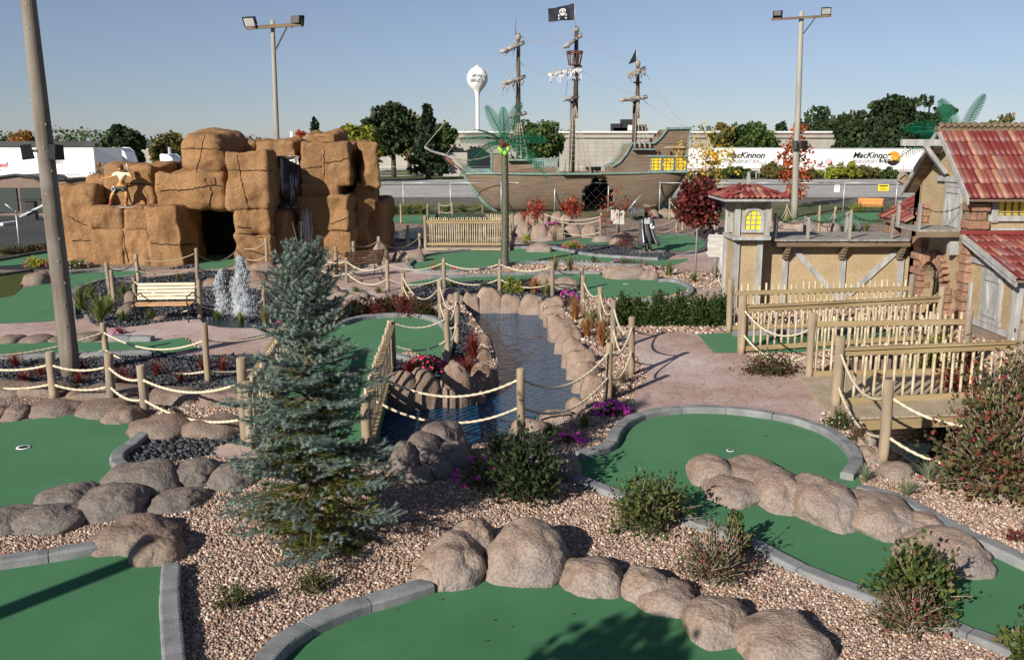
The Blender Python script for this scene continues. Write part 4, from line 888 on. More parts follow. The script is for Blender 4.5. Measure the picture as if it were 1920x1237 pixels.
p = P(310, 602); bench('pale slatted bench with black iron arms on the pink path by the fountain', (p.x, p.y, .02), .10, 'slat_seat', 'slat_pale', 1.42)
p = P(676, 520); bench('dark brown slatted bench seen from the side on the path beyond the spruce', (p.x, p.y, .02), R(-52)+R(180)-R(90)+R(180), 'slat_dark', 'slat_dark', 1.5)
p = P(1632, 400); bench('orange slatted bench on the far path in front of the grass verge', (p.x, p.y, .02), -.25, 'orange', 'orange', 1.5)

# ================= lamp poles =================
def flood(t, c, rz, tilt, s=1.):
    h = MB(); mt = Matrix.Translation(c) @ Matrix.Rotation(rz, 4, 'Z') @ Matrix.Rotation(tilt, 4, 'X')
    W0 = [(-.34, -.16, -.26), (.34, -.16, -.26), (.34, -.16, .26), (-.34, -.16, .26), (-.24, .16, -.18), (.24, .16, -.18), (.24, .16, .18), (-.24, .16, .18)]
    h.raw([mt @ (Vector(v)*s) for v in W0], [(3, 2, 6, 7), (0, 3, 7, 4), (4, 7, 6, 5), (1, 5, 6, 2), (0, 4, 5, 1)]); o = h.obj('lamp_housing', 'black', t)
    g = MB(); g.raw([mt @ (Vector(v)*s) for v in [(-.34, -.165, -.26), (.34, -.165, -.26), (.34, -.165, .26), (-.34, -.165, .26), (-.29, -.17, -.21), (.29, -.17, -.21), (.29, -.17, .21), (-.29, -.17, .21)]],
        [(0, 1, 5, 4), (1, 2, 6, 5), (2, 3, 7, 6), (3, 0, 4, 7)]); g.obj('lamp_frame', 'black', t)
    g = MB(); g.raw([mt @ (Vector(v)*s) for v in [(-.3, -.15, -.22), (.3, -.15, -.22), (.3, -.15, .22), (-.3, -.15, .22)]], [(0, 1, 2, 3)]); g.obj('lamp_lens', 'silver', t)
    g = MB(); c = Vector(c)
    for q in (-.3, .3): v = Matrix.Rotation(rz, 3, 'Z') @ Vector((q*s, 0, 0)); g.tube([c+v, c+v-Vector((0, 0, .38*s))], .02, 5)
    g.obj('yoke', 'black', t)
def lamp_pole(lab, xb, yb, xt, yt, r0, r1, lamps, arm, m='pole'):
    b = P(xb, yb); top = at(xt, yt, b.y); t = thing('lamp_pole', lab, 'lamp pole', b, group='tall wooden floodlight poles')
    mb = MB(); pts = [b.lerp(top, i/14) - Vector((0, 0, .1 if i == 0 else 0)) for i in range(15)]; mb.tube(pts, [r0+(r1-r0)*i/14 for i in range(15)], 16, mcap=0); mb.obj('pole', m, t)
    if arm:
        A = at(arm[0], arm[1], b.y-.25); B = at(arm[2], arm[3], b.y-.25); mb = MB(); mb.beam(A, B, .12, .13); mb.obj('cross_arm', 'brown_trim', t)
        mb = MB(); mb.beam(B.lerp(A, .25), Vector((top.x+.1, b.y-.22, B.z-1.0)), .05, .05); mb.obj('brace', 'black', t)
        for (lx, ly, rz, tl) in lamps: flood(t, at(lx, ly, b.y-.25), rz, tl, .8)
    return t, b, top
t, b, top = lamp_pole('weathered floodlight pole rising behind the sandstone rocks', 527, 470, 511, 38, .13, .08, [(470, 40, R(-20), R(25)), (556, 38, R(160), R(10))], (461, 53, 566, 46), 'pole_light')
t, b, top = lamp_pole('weathered floodlight pole beyond the village tower with lamps on a crossarm', 1489, 408, 1503, 22, .205, .13, [(1458, 26, R(160), R(10)), (1549, 20, R(-15), R(25))], (1447, 37, 1558, 30), 'pole_light')
for sx in (-1, 1):
    c = at(1496, 272, b.y); mb = MB(); mb.box((c.x+sx*.28, c.y-.3, c.z), (.3, .25, .5), rz=sx*.5); mb.obj('speaker', 'black', t)
t, b, top = lamp_pole('big knotty log pole leaning at the left with two black loudspeakers', 134, 706, 46, -60, .18, .128, [], None)
c = at(83, 285, b.y)
for sx, rz in ((-1, .5), (1, -.5)):
    mb = MB(); mb.box((c.x+sx*.27, c.y-.1, c.z), (.21, .2, .27), rz=rz, taper=.85, ry=sx*.12); mb.obj('speaker', 'black', t)
mb = MB(); mb.box((c.x, c.y-.1, c.z+.02), (.5, .05, .05)); mb.obj('bracket', 'black', t)
g = random.Random(5); dg = bpy.context.evaluated_depsgraph_get()
for k in range(16):
    z = .6+k*.42; tt = z/top.z; ctr = b.lerp(top, tt); r = .18+(.128-.18)*tt; a = R(-90)+g.uniform(-1.0, 1.0)
    mb = MB(); mb.ball((ctr.x+r*math.cos(a)*.97, ctr.y+r*math.sin(a)*.97, z), .022, n=8, k=5, sc=(1, .5, 1.2)); mb.obj('knot', 'bark_pale', t)
mb = MB(); mb.box((b.x-.3, b.y-.2, .25), (.1, .08, .32)); tag(mb.obj('junction_box', 'steel'), 'small grey junction box beside the big log pole', 'junction box')
# unseen poles and tree whose shadows fall into the picture
lp = thing('lamp_pole', 'log pole outside the frame that throws the long shadow on the bottom left green', 'lamp pole', (-9.4, 2.3, 0))
mb = MB(); mb.tube([(-9.4, 2.3, -.1), (-9.4, 2.3, 4.4)], [.16, .13], 12); mb.obj('pole', 'pole', lp)

# ================= fountain =================
t = thing('fountain', 'two white foaming water jets spouting from the small pond', 'fountain', P(440, 590))
def jet(px, pyb, pyt, w, n, seed):
    g = np.random.default_rng(seed); b = P(px, pyb); H = Zat(pyt, b.y); TV = np.array([(0, 0, 1), (.9, 0, -.3), (-.45, .78, -.3), (-.45, -.78, -.3)]); TF = np.array([(0, 1, 2), (0, 2, 3), (0, 3, 1), (1, 3, 2)])
    u = g.uniform(0, 1, n)**.8; r = w*(.30+.7*(1-u)**1.2)*np.abs(g.normal(0, .45, n)); a = g.uniform(0, 6.28, n)
    h = H*u*(1-.25*np.minimum(1, (r/w)**2)); pos = np.stack([b.x+r*np.cos(a)+.05*np.sin(h*6), b.y+r*np.sin(a), h], 1)
    rot = rand_rot(n, g); s = np.stack([g.uniform(.008, .022, n)]*2+[g.uniform(.02, .08, n)], 1)
    d = np.stack([g.normal(0, .15, n), g.normal(0, .15, n), np.ones(n)], 1); fr = frame_from(d, rng=g); fr = np.stack([fr[:, :, 0], fr[:, :, 2], fr[:, :, 1]], 2)
    V, F = scatter(TV, TF, pos, fr, s); npobj('water_jet', V, F, 'foam', parent=t)
    core = MB(); core.tube([b+Vector((.03*math.sin(k*2.3), .03*math.cos(k*1.7), H*.86*k/16)) for k in range(17)], [w*(.62-.5*(k/16)**1.1)*(1+.22*math.sin(k*2.9)) for k in range(17)], 14); core.obj('water_core', 'foam', t)
jet(417, 592, 508, .30, 5000, 1); jet(455, 594, 482, .38, 8000, 2); jet(462, 594, 510, .40, 3500, 3)
# ================= pirate village =================
def tiles(O, U, Vv, wid, length, tw, tl, clip=None, m='roof', start=0):
    """barrel tiles: O lower left corner, U along the eave, Vv up the slope"""
    O, U, Vv = Vector(O), Vector(U).normalized(), Vector(Vv).normalized(); N_ = U.cross(Vv)
    if N_.z < 0: N_ = -N_
    mb = MB(); nc = int(round(wid/tw)); nr = int(round(length/tl)); tw = wid/nc; tl = length/nr; K = 7
    for r in range(nr):
        for c in range(nc):
            cx = (c+.5)*tw; cy = (r+.5)*tl
            if clip and not clip(cx, cy): continue
            j = random.uniform(-.006, .006); V = []
            for (y, lift) in ((-.03, .034), (tl*.5, .022), (tl+.02, .008)):
                for k in range(K):
                    t = k/(K-1); hh = tw*.30*math.sin(math.pi*t)**.75
                    V.append(O+U*(c*tw+tw*(-.02+1.04*t))+Vv*(r*tl+y)+N_*(hh+lift+j))
            for k in range(K):
                t = k/(K-1); V.append(O+U*(c*tw+tw*(-.02+1.04*t))+Vv*(r*tl-.03)+N_*(tw*.30*math.sin(math.pi*t)**.75+.034+j-.018))
            F = [(i*K+k, i*K+k+1, (i+1)*K+k+1, (i+1)*K+k) for i in range(2) for k in range(K-1)]+[(3*K+k, 3*K+k+1, k+1, k) for k in range(K-1)]
            mb.raw(V, F, 0, True)
    return mb
def quoin(mb, x0, x1, y0, y1, z0, z1, hh=.21, seedo=0, gap=.012):
    g = random.Random(seedo); z = z0; odd = 0
    while z < z1-.05:
        h = min(hh*g.uniform(.85, 1.15), z1-z); e = g.uniform(0, .025)+(.04 if odd else 0)
        xs = [(x0-e, x1+e)] if odd else [(x0-e, (x0+x1)/2+g.uniform(-.05, .05)-gap/2), None]
        if not odd: xs[1] = (xs[0][1]+gap, x1+e)
        for a, b in xs: mb.box(((a+b)/2, (y0+y1)/2, z+h/2), (b-a, y1-y0+2*e+g.uniform(0, .01), h-gap), taper=1)
        z += h; odd = 1-odd
def bev(o, w=.02, s=2):
    md = o.modifiers.new('bevel', 'BEVEL'); md.width = w; md.segments = s; md.limit_method = 'ANGLE'; return o
YW = 25.5
vt = thing('village_wall', 'tan stucco garden wall with grey crossed timbers below the plank walkway', 'wall', at(1560, 560, YW).xy.to_3d())
zt = Zat(452, YW); xa, xb = at(1424, 500, YW).x, 11.1
mb = MB(); mb.box(((xa+xb)/2, YW+.15, zt/2-.05), (xb-xa, .3, zt+.1)); mb.obj('wall', 'stucco', vt)
def xz(px, py, Y): a = at(px, py, Y); return (a.x, Y, a.z)
for x in (1471, 1579, 1688):
    mb = MB(); a = at(x, 500, YW); mb.box((a.x, YW-.035, zt/2), (.15, .07, zt)); mb.obj('timber', 'timber', vt)
for p, q in (((1484, 462), (1572, 560)), ((1686, 466), (1590, 553))):
    mb = MB(); mb.beam(Vector(xz(*p, YW-.032)), Vector(xz(*q, YW-.032)), .15, .058, up=Vector((0, 1, 0))); mb.obj('timber', 'timber', vt)
for x in (1475, 1581, 1690):
    mb = MB(); a = at(x, 462, YW-.2)
    for i in range(5): mb.box((a.x, YW-.12-.12*(4-i)/4, zt-.1-i*.085), (.13, .12+.24*(4-i)/4, .085))
    mb.obj('bracket', 'brown_trim', vt)
wk = thing('plank_walkway', 'grey plank walkway on top of the stucco wall with short posts and chains', 'walkway', at(1560, 446, YW).xy.to_3d())
zd = Zat(449, YW-.5)
nb = 30; xk = at(1441, 446, YW).x
for i in range(nb):
    a = xk+(10.95-xk)*i/nb; mb = MB(); mb.box((a+.5*(10.95-xk)/nb, YW+.55, zd-.02), ((10.95-xk)/nb-.01, 2.2+random.uniform(-.03, .03), .05)); mb.obj('plank', 'wood_grey', wk)
mb = MB(); mb.box(((xk+10.95)/2, YW-.42, zd-.13), (10.95-xk, .09, .14)); mb.obj('edge_beam', 'brown_trim', wk)
pp = []
for x, top in ((1452, 400), (1514, 408), (1592, 396), (1671, 402)):
    a = at(x, 446, YW-.4); h = Zat(top, YW-.4)-zd; mb = MB(); mb.box((a.x, YW-.4, zd+h/2), (.07, .07, h)); mb.obj('post', 'wood_grey', wk); pp.append(Vector((a.x, YW-.4, zd+h*.93)))
qq = []
for x, top in ((1455, 404), (1508, 405), (1585, 398), (1662, 402)):
    a = at(x, 440, YW+1.5); h = Zat(top, YW+1.5)-zd; mb = MB(); mb.box((a.x, YW+1.5, zd+h/2), (.07, .07, h)); mb.obj('post', 'wood_grey', wk); qq.append(Vector((a.x, YW+1.5, zd+h*.93)))
def chain(mb, a, b, sag):
    n = int((b-a).length/.06); pts = rope_pts(a, b, sag, n)
    for i in range(n):
        o = Vector((0, .012, .0)) if i % 2 else Vector((0, 0, .012)); d = (pts[i+1]-pts[i])*.6; c = (pts[i]+pts[i+1])/2
        ring = [c-d+o*.3, c-d*.5+o, c+d*.5+o, c+d-o*.3, c+d*.5-o, c-d*.5-o]; mb.tube(ring+[ring[0]], .007, 4, cap=False)
for L in (pp, qq):
    for i in range(3): mb = MB(); chain(mb, L[i], L[i+1], .18); mb.obj('chain', 'black', wk)

# ---- tower ----
tw = thing('watch_tower', 'small square stucco tower with yellow arched window and red tiled pyramid roof', 'tower', at(1402, 560, 25.2).xy.to_3d())
x0, x1, Y0 = at(1374, 520, 25.0).x, at(1425, 520, 25.0).x, 25.0; zb = Zat(448, Y0)
mb = MB(); mb.box(((x0+x1)/2, Y0+.5, zb/2), (x1-x0, 1.0, zb)); mb.obj('lower_wall', 'stucco', tw)
for x in (x0+.06, x1-.06): mb = MB(); mb.box((x, Y0-.02, zb/2), (.15, .1, zb)); mb.obj('timber', 'timber', tw)
mb = MB(); mb.box((x0-.02, Y0+.95, zb/2), (.1, .15, zb)); mb.obj('timber', 'timber', tw)
Y1 = 24.72; X0, X1 = at(1377, 448, Y1).x, at(1441, 448, Y1).x; z0_, z1_ = Zat(449, Y1), Zat(374, Y1); D1 = 1.15
mb = MB(); mb.box(((X0+X1)/2, Y1+D1/2, (z0_+z1_)/2), (X1-X0-.06, D1-.06, z1_-z0_)); mb.obj('upper_wall', 'stucco', tw)
mb = MB(); mb.box(((X0+X1)/2, Y1+D1/2, z0_+.035), (X1-X0+.1, D1+.1, .1)); mb.obj('timber', 'timber', tw)
mb = MB(); mb.box(((X0+X1)/2, Y1+D1/2, z1_-.06), (X1-X0+.04, D1+.04, .12)); mb.obj('timber', 'timber', tw)
for x in (X0+.06, X1-.06):
    for y in (Y1+.04, Y1+D1-.04): mb = MB(); mb.box((x, y, (z0_+z1_)/2), (.15, .13, z1_-z0_-.19)); mb.obj('timber', 'timber', tw)
def arch_window(t, cx, Y, zb_, w, h, pane='yellow', fr='timber', nrm='y', th=.09, bars=(2, 3)):
    """arched window on a front wall (nrm y) or a left side wall (nrm x): cx is then the y coordinate"""
    def M3(u, d, z): return (cx+u, Y-d, z) if nrm == 'y' else (Y-d, cx+u, z)
    hs = h-w/2; K = 12
    inn = [(-w/2, 0), (w/2, 0), (w/2, hs)]+[(w/2*math.cos(math.pi*k/K), hs+w/2*math.sin(math.pi*k/K)) for k in range(1, K)]+[(-w/2, hs)]
    wo = w/2+th; out = [(-wo, -th), (wo, -th), (wo, hs)]+[(wo*math.cos(math.pi*k/K), hs+wo*math.sin(math.pi*k/K)) for k in range(1, K)]+[(-wo, hs)]
    n = len(inn); V = [M3(u, .075, zb_+z) for u, z in inn]+[M3(u, .075, zb_+z) for u, z in out]+[M3(u, -.02, zb_+z) for u, z in inn]+[M3(u, -.02, zb_+z) for u, z in out]; F = []
    for i in range(n): j = (i+1) % n; F += [(i, j, n+j, n+i), (n+i, n+j, 3*n+j, 3*n+i), (j, i, 2*n+i, 2*n+j)]
    mb = MB(); mb.raw(V, F); f = mb.obj('window', fr, t)
    mb = MB(); mb.raw([M3(u, .03, zb_+z) for u, z in inn], [tuple(range(n))]); mb.obj('pane', pane, f)
    mb = MB()
    for i in range(1, bars[0]+1):
        u = -w/2+w*i/(bars[0]+1); mb.box(M3(u, .045, zb_+hs*.5+w*.22), (.022 if nrm == 'y' else .022, .022, hs+w*.42))
    for i in range(1, bars[1]+1):
        z = h*i/(bars[1]+1); c = M3(0, .045, zb_+z); mb.box(c, (w, .018, .02) if nrm == 'y' else (.018, w, .02))
    mb.obj('glazing_bar', fr, f)
arch_window(tw, (X0+X1)/2+.01, Y1+.03, Zat(430, Y1), .42, Zat(394, Y1)-Zat(430, Y1))
arch_window(tw, Y1+.55, X0+.03, Zat(432, Y1+.4), .2, .42, pane='stucco', nrm='x', th=.05, bars=(0, 0))
EX0, EX1, EY0, EY1 = X0-.42, X1+.38, Y1-.42, Y1+D1+.42; ez = z1_+.02; ap = Vector(((EX0+EX1)/2, (EY0+EY1)/2, Zat(347, Y1+.5)))
mb = MB(); mb.box(((EX0+EX1)/2, (EY0+EY1)/2, ez-.02), (EX1-EX0, EY1-EY0, .06)); mb.obj('eave_board', 'timber', tw)
mb = MB()
cs = [Vector((EX0, EY0, ez+.02)), Vector((EX1, EY0, ez+.02)), Vector((EX1, EY1, ez+.02)), Vector((EX0, EY1, ez+.02))]
for i in range(4):
    a, b = cs[i], cs[(i+1) % 4]; u = (b-a); L = u.length; mid = (a+b)/2; s = (ap-mid); H = s.length
    mb2 = tiles(a, u, s, L, H, .139, H/2, clip=lambda x, y, L=L, H=H: abs(x-L/2) < (1-y/H)*L/2+.06); mb.raw(mb2.v, mb2.f, 0, True)
    mb.raw([a, b, ap], [(0, 1, 2)], 0)
mb.obj('roof', 'tile', tw)
mb = MB()
for a in cs: mb.tube([a+Vector((0, 0, .05)), ap+Vector((0, 0, .03))], .055, 8)
mb.obj('hip_ridge', 'tile_red', tw)
mb = MB(); mb.box((ap.x, ap.y, ap.z+.03), (.42, .3, .07)); mb.box((ap.x, ap.y, ap.z+.2), (.11, .11, .3), taper=.55); mb.obj('finial', 'wood_grey', tw)

# ---- main building ----
XG, XR, YF, YB = 11.0, 17.5, 22.0, 25.3
vb = thing('village_building', 'stucco pirate house with red tiled roofs, brick quoins and grey shutters', 'building', (XG, YF, 0))
ze = Zat(371, 21.55); yr = 23.4; zr = Zat(243, yr); zE = ze-.02
# gable side wall with the arched gate left open
gy0, gy1, gz = 23.1, 24.25, Zat(492, 23.7); gw = (gy1-gy0)/2; gc = (gy0+gy1)/2; zs = gz-gw
mb = MB(); K = 12
arch = [(gy0, 0), (gy0, zs)]+[(gc-gw*math.cos(math.pi*k/K), zs+gw*math.sin(math.pi*k/K)) for k in range(1, K)]+[(gy1, zs), (gy1, 0)]
wall = [(YF, 0)]+arch+[(YB, 0), (YB, ze), (yr, zr-.12), (YF, ze)]
mb.prism([Vector((XG, y, z)) for y, z in wall], (1, 0, 0), .3); mb.obj('gable_wall', 'stucco', vb)
mb = MB(); mb.box(((XG+XR)/2, YF+.15, (ze+.1)/2), (XR-XG, .3, ze+.1)); mb.box(((XG+XR)/2, YB-.15, (ze+.1)/2), (XR-XG, .3, ze+.1)); mb.box((XR, (YF+YB)/2, ze/2), (.3, YB-YF, ze)); mb.obj('wall', 'stucco', vb)
mb = MB()
for i in range(6): y = gy0+.1+i*(gy1-gy0-.2)/5; mb.tube([(XG+.2, y, 0), (XG+.2, y, zs+math.sqrt(max(0, gw*gw-(y-gc)**2)))], .016, 6)
for z in (.35, .95): mb.box((XG+.2, gc, z), (.02, gy1-gy0, .04))
mb.obj('gate_grille', 'black', vb)
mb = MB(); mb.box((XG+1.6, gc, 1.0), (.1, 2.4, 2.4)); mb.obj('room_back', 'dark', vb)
# brickwork
mb = MB()
for k in range(15):
    a0 = math.pi*k/15; am = a0+math.pi/30; r = gw+.17; c = (XG-.05, gc-r*math.cos(am), zs+r*math.sin(am)); mb.box(c, (.22, .30, .115), rx=math.pi-am if True else 0)
bev(mb.obj('brick_arch', 'brick', vb), .015)
for nm, (y0, y1), zt2, sd in (('near', (22.68, 23.06), zs+.05, 3), ('far', (24.29, 24.72), ze-.35, 5)):
    mb = MB(); quoin(mb, XG-.14, XG+.1, y0, y1, 0, zt2, .2, sd); bev(mb.obj('brick_pier', 'brick', vb), .018)
mb = MB(); quoin(mb, XG-.10, XG+.27, YF-.12, YF+.24, 0, ze-.05, .235, 9); bev(mb.obj('brick_pier', 'brick', vb), .02)
mb = MB(); mb.box((XG+.09, YF+.05, ze/2), (.33, .26, ze-.1)); mb.obj('mortar_core', 'mortar', vb)
# roof
rl = Vector((0, yr-21.55, zr-zE)); XL = XG-.38
rf = MB(); a = rl.length
mbt = tiles((XL, 21.55, zE), (1, 0, 0), rl, XR+.4-XL, a, .139, .45); rf.raw(mbt.v, mbt.f, 0, True); rf.obj('roof', 'tile', vb)
rb = Vector((0, yr-25.25, zr-zE)); mb = MB(); mbt = tiles((XR+.4, 25.25, zE), (-1, 0, 0), rb, XR+.4-XL, rb.length, .139, .45); mb.raw(mbt.v, mbt.f, 0, True); mb.obj('roof', 'tile', vb)
mb = MB()
for d, y0 in ((rl, 21.55), (rb, 25.25)):
    mb.prism([Vector((XL+.01, y0, zE-.01)), Vector((XL+.01, yr, zr-.01)), Vector((XL+.01, yr, zr-.07)), Vector((XL+.01, y0, zE-.07))], (1, 0, 0), XR+.38-XL)
mb.obj('roof_board', 'brown_trim', vb)
for y0 in (21.52, 25.28):
    mb = MB(); mb.prism([Vector((XL-.03, y0, zE-.14)), Vector((XL-.03, yr, zr-.10)), Vector((XL-.03, yr, zr+.05)), Vector((XL-.03, y0, zE+.03))], (1, 0, 0), .045); mb.obj('barge_board', 'timber', vb)
mb = MB(); mb.box(((XL+XR)/2, yr, zr+.02), (XR-XL+.1, .22, .13)); n = 42; V = []
for i in range(n*4+1):
    x = XL-.02+(XR-XL+.1)*i/(n*4); z = zr+.10+.05*abs(math.sin(math.pi*i/4)); V += [(x, yr-.16, z-.06), (x, yr, z+.04), (x, yr+.16, z-.06)]
mb.raw(V, [(i*3+k, (i+1)*3+k, (i+1)*3+k+1, i*3+k+1) for i in range(n*4) for k in range(2)]); mb.obj('ridge_cap', 'brown_trim', vb)
# shutters
def shutter(t, c, w, h, nrm, lab=None, slope=0):
    """c centre; nrm 'x' lies on a left side wall"""
    def bx(mb, u, z, a, b, d=.04, off=0., r=0):
        if nrm == 'x': mb.box((c[0]-.03-off, c[1]+u, c[2]+z), (d, a, b), rx=r)
        else: mb.box((c[0]+u, c[1]-.03-off, c[2]+z), (a, d, b), ry=r)
    mb = MB()
    for i in range(5): bx(mb, -w/2+w*(i+.5)/5, 0, w/5-.012, h, .035)
    f = mb.obj('shutter', 'timber', t)
    mb = MB()
    for z in (-h/2+.09, h/2-.09): bx(mb, 0, z, w*1.04, .10, .03, .035)
    for s in (-1, 1): bx(mb, s*w*.2, 0, .055, h*.66, .026, .033, r=s*.28*(-1 if nrm == 'x' else 1))
    mb.obj('brace', 'timber', f)
    mb = MB()
    for s in (-1, 1): bx(mb, s*(w/2+.05), 0, .09, h+.24, .06)
    for s in (-1, 1): bx(mb, 0, s*(h/2+.06), w+.3, .11, .066)
    mb.obj('frame', 'timber', f)
shutter(vb, (XG, 23.02, (Zat(345, 23)+Zat(433, 23))/2), .62, 1.0, 'x')
mb = MB(); mb.box((XG-.05, 23.15, Zat(336, 23.2)), (.1, 1.5, .13)); mb.obj('lintel', 'timber', vb)
# balcony
zd2 = Zat(429, 22.9); bl = thing('balcony', 'small grey plank balcony with chain posts under the gable shutter', 'balcony', (XG-.5, 23, zd2))
for i in range(8): mb = MB(); mb.box((XG-1.14+.14*i+.07, 23.05, zd2), (.13, 1.35, .05)); mb.obj('plank', 'wood_grey', bl)
mb = MB(); mb.box((XG-.57, 22.36, zd2-.09), (1.2, .05, .13)); mb.obj('edge_beam', 'brown_trim', bl)
mb = MB(); mb.box((XG-.12, 22.62, zd2-.36), (.22, .16, .5)); mb.box((XG-.3, 22.62, zd2-.2), (.5, .12, .14)); mb.obj('corbel', 'timber', bl)
P4 = []
for x, y in ((XG-1.1, 23.65), (XG-1.1, 22.42), (XG-.1, 22.42)):
    mb = MB(); mb.box((x, y, zd2+.33), (.07, .07, .66)); mb.obj('post', 'wood_grey', bl); P4.append(Vector((x, y, zd2+.6)))
for i in range(2): mb = MB(); chain(mb, P4[i], P4[i+1], .15); mb.obj('chain', 'black', bl)
# crane beam
cr = thing('hoist_beam', 'grey beam jutting from the gable with a rope and pulley block', 'hoist', (XG-.5, yr, zr-.4))
zc = zr-.32; mb = MB(); mb.box((XG-.55, yr-.06, zc), (1.5, .13, .16)); mb.obj('beam', 'timber', cr)
mb = MB(); mb.beam(Vector((XG-.15, yr-.1, zc-.75)), Vector((XG-.75, yr-.1, zc-.05)), .12, .1); mb.obj('brace', 'timber', cr)
mb = MB(); mb.tube([(XG-1.2, yr-.06, zc-.05), (XG-1.2, yr-.06, zc-.75)], .012, 6); mb.obj('rope', 'rope', cr)
mb = MB(); mb.ball((XG-1.2, yr-.06, zc-.87), .14, n=12, k=8, sc=(1, .6, 1.1)); mb.tube([(XG-1.35, yr-.16, zc-.9), (XG-1.2, yr-.18, zc-.76), (XG-1.06, yr-.16, zc-.86), (XG-1.2, yr-.18, zc-1.0), (XG-1.35, yr-.16, zc-.9)], .025, 6); mb.obj('pulley_block', 'wood', cr)
# barred yellow window on the front
wx0, wx1 = at(1870, 390, YF).x, at(1870, 390, YF).x+1.35; wz0, wz1 = Zat(402, YF), Zat(378, YF)
mb = MB()
for x in (wx0-.08, wx1+.08): mb.box((x, YF-.04, (wz0+wz1)/2-.04), (.16, .08, wz1-wz0+.3))
mb.box(((wx0+wx1)/2, YF-.045, wz0-.09), (wx1-wx0+.42, .10, .13)); mb.box(((wx0+wx1)/2, YF-.045, wz1+.08), (wx1-wx0+.35, .09, .13)); f = mb.obj('window', 'timber', vb)
mb = MB(); mb.box(((wx0+wx1)/2, YF-.005, (wz0+wz1)/2), (wx1-wx0, .02, wz1-wz0)); mb.obj('pane', 'yellow', f)
mb = MB()
for i in range(9): mb.box((wx0+(wx1-wx0)*i/8, YF-.035, (wz0+wz1)/2), (.035, .03, wz1-wz0))
mb.box(((wx0+wx1)/2, YF-.034, wz0+.05), (wx1-wx0, .02, .03)); mb.obj('window_bar', 'brown_trim', f)
mb = MB(); mb.box(((XG+.42+XR)/2, YF-.04, Zat(433, YF)), (XR-XG-.42, .08, .14)); mb.obj('band', 'timber', vb)
# front wing with lean-to roof
YN = 19.7; zt0, zt1 = Zat(440, 21.9), Zat(519, YN); XW = XG+.02
mb = MB(); mb.prism([Vector((XW, YF-.13, 0)), Vector((XW, YN, 0)), Vector((XW, YN, zt1-.05)), Vector((XW, YF-.13, zt0-.05))], (1, 0, 0), .25)
mb.box(((XW+XR)/2+.1, YN+.1, (zt1-.1)/2), (XR-XW-.2, .2, zt1-.1)); mb.obj('wall', 'stucco', vb)
mb = MB(); mb.prism([Vector((XW-.02, YF-.14, 0)), Vector((XW-.02, YN-.02, 0)), Vector((XW-.02, YN-.02, .25)), Vector((XW-.02, YF-.14, .25))], (1, 0, 0), .02); mb.box(((XW+XR)/2, YN-.02, .13), (XR-XW, .03, .25)); mb.obj('plinth', 'rock_brown', vb)
def tb(a, b, w=.14, d=.06):
    mb = MB(); mb.beam(Vector(a), Vector(b), d, w); mb.obj('timber', 'timber', vb)
tb((XW-.03, YF-.15, .31), (XW-.03, YN, .31)); zz = Zat(484, YF); tb((XW-.032, YF-.15, zz), (XW-.032, YN+.1, zz-.02), .13, .064)
tb((XW-.04, YN+.09, 0), (XW-.04, YN+.09, zt1), .18, .2) if False else None
mb = MB(); mb.box((XW-.0, YN+.05, zt1/2), (.14, .2, zt1-.02)); mb.obj('timber', 'timber', vb)
mb = MB(); mb.box((XW-.0, YF-.22, .75), (.1, .1, .9)); mb.obj('timber', 'timber', vb)
shutter(vb, (XW, 20.78, (Zat(505, 20.8)+Zat(607, 20.8))/2), .66, 1.0, 'x')
v = Vector((0, YF-.13-(YN-.35), zt0-zt1)); mb = MB(); mbt = tiles((XW-.32, YN-.35, zt1-.02), (1, 0, 0), v, XR-XW+.6, v.length, .139, .45); mb.raw(mbt.v, mbt.f, 0, True); mb.obj('lean_to_roof', 'tile', vb)
for dz in (0, .11):
    mb = MB(); mb.prism([Vector((XW-.34+dz*.3, YN-.35, zt1-.06-dz)), Vector((XW-.34+dz*.3, YF-.13, zt0-.06-dz)), Vector((XW-.34+dz*.3, YF-.13, zt0+.04-dz)), Vector((XW-.34+dz*.3, YN-.35, zt1+.04-dz))], (1, 0, 0), .05); mb.obj('barge_board', 'timber', vb)
mb = MB(); mb.prism([Vector((XW-.3, YN-.33, zt1-.03)), Vector((XW-.3, YF-.13, zt0-.03)), Vector((XW-.3, YF-.13, zt0-.08)), Vector((XW-.3, YN-.33, zt1-.08))], (1, 0, 0), XR-XW); mb.obj('roof_board', 'brown_trim', vb)
mb = MB(); mb.box(((XW+XR)/2-.2, YF-.16, zt0+.06), (XR-XW+.3, .12, .09)); mb.obj('flashing', 'tile_red', vb)
# low roof on the far side
s0, s1 = Vector((10.8, 25.35, 2.3)), Vector((12.3, 25.35, 3.2)); v = s1-s0
mb = MB(); mbt = tiles((10.8, 27.2, 2.32), (0, -1, 0), v, 2.0, v.length, .139, .42); mb.raw(mbt.v, mbt.f, 0, True); mb.obj('side_roof', 'tile', vb)
mb = MB(); mb.prism([s0-Vector((0, 0, .02)), s1-Vector((0, 0, .02)), s1-Vector((0, 0, .08)), s0-Vector((0, 0, .08))], (0, 1, 0), 1.85); mb.obj('roof_board', 'brown_trim', vb)
mb = MB(); quoin(mb, 10.95, 11.2, 26.6, 26.9, 0, 2.3, .22, 31); bev(mb.obj('brick_pier', 'brick', vb))
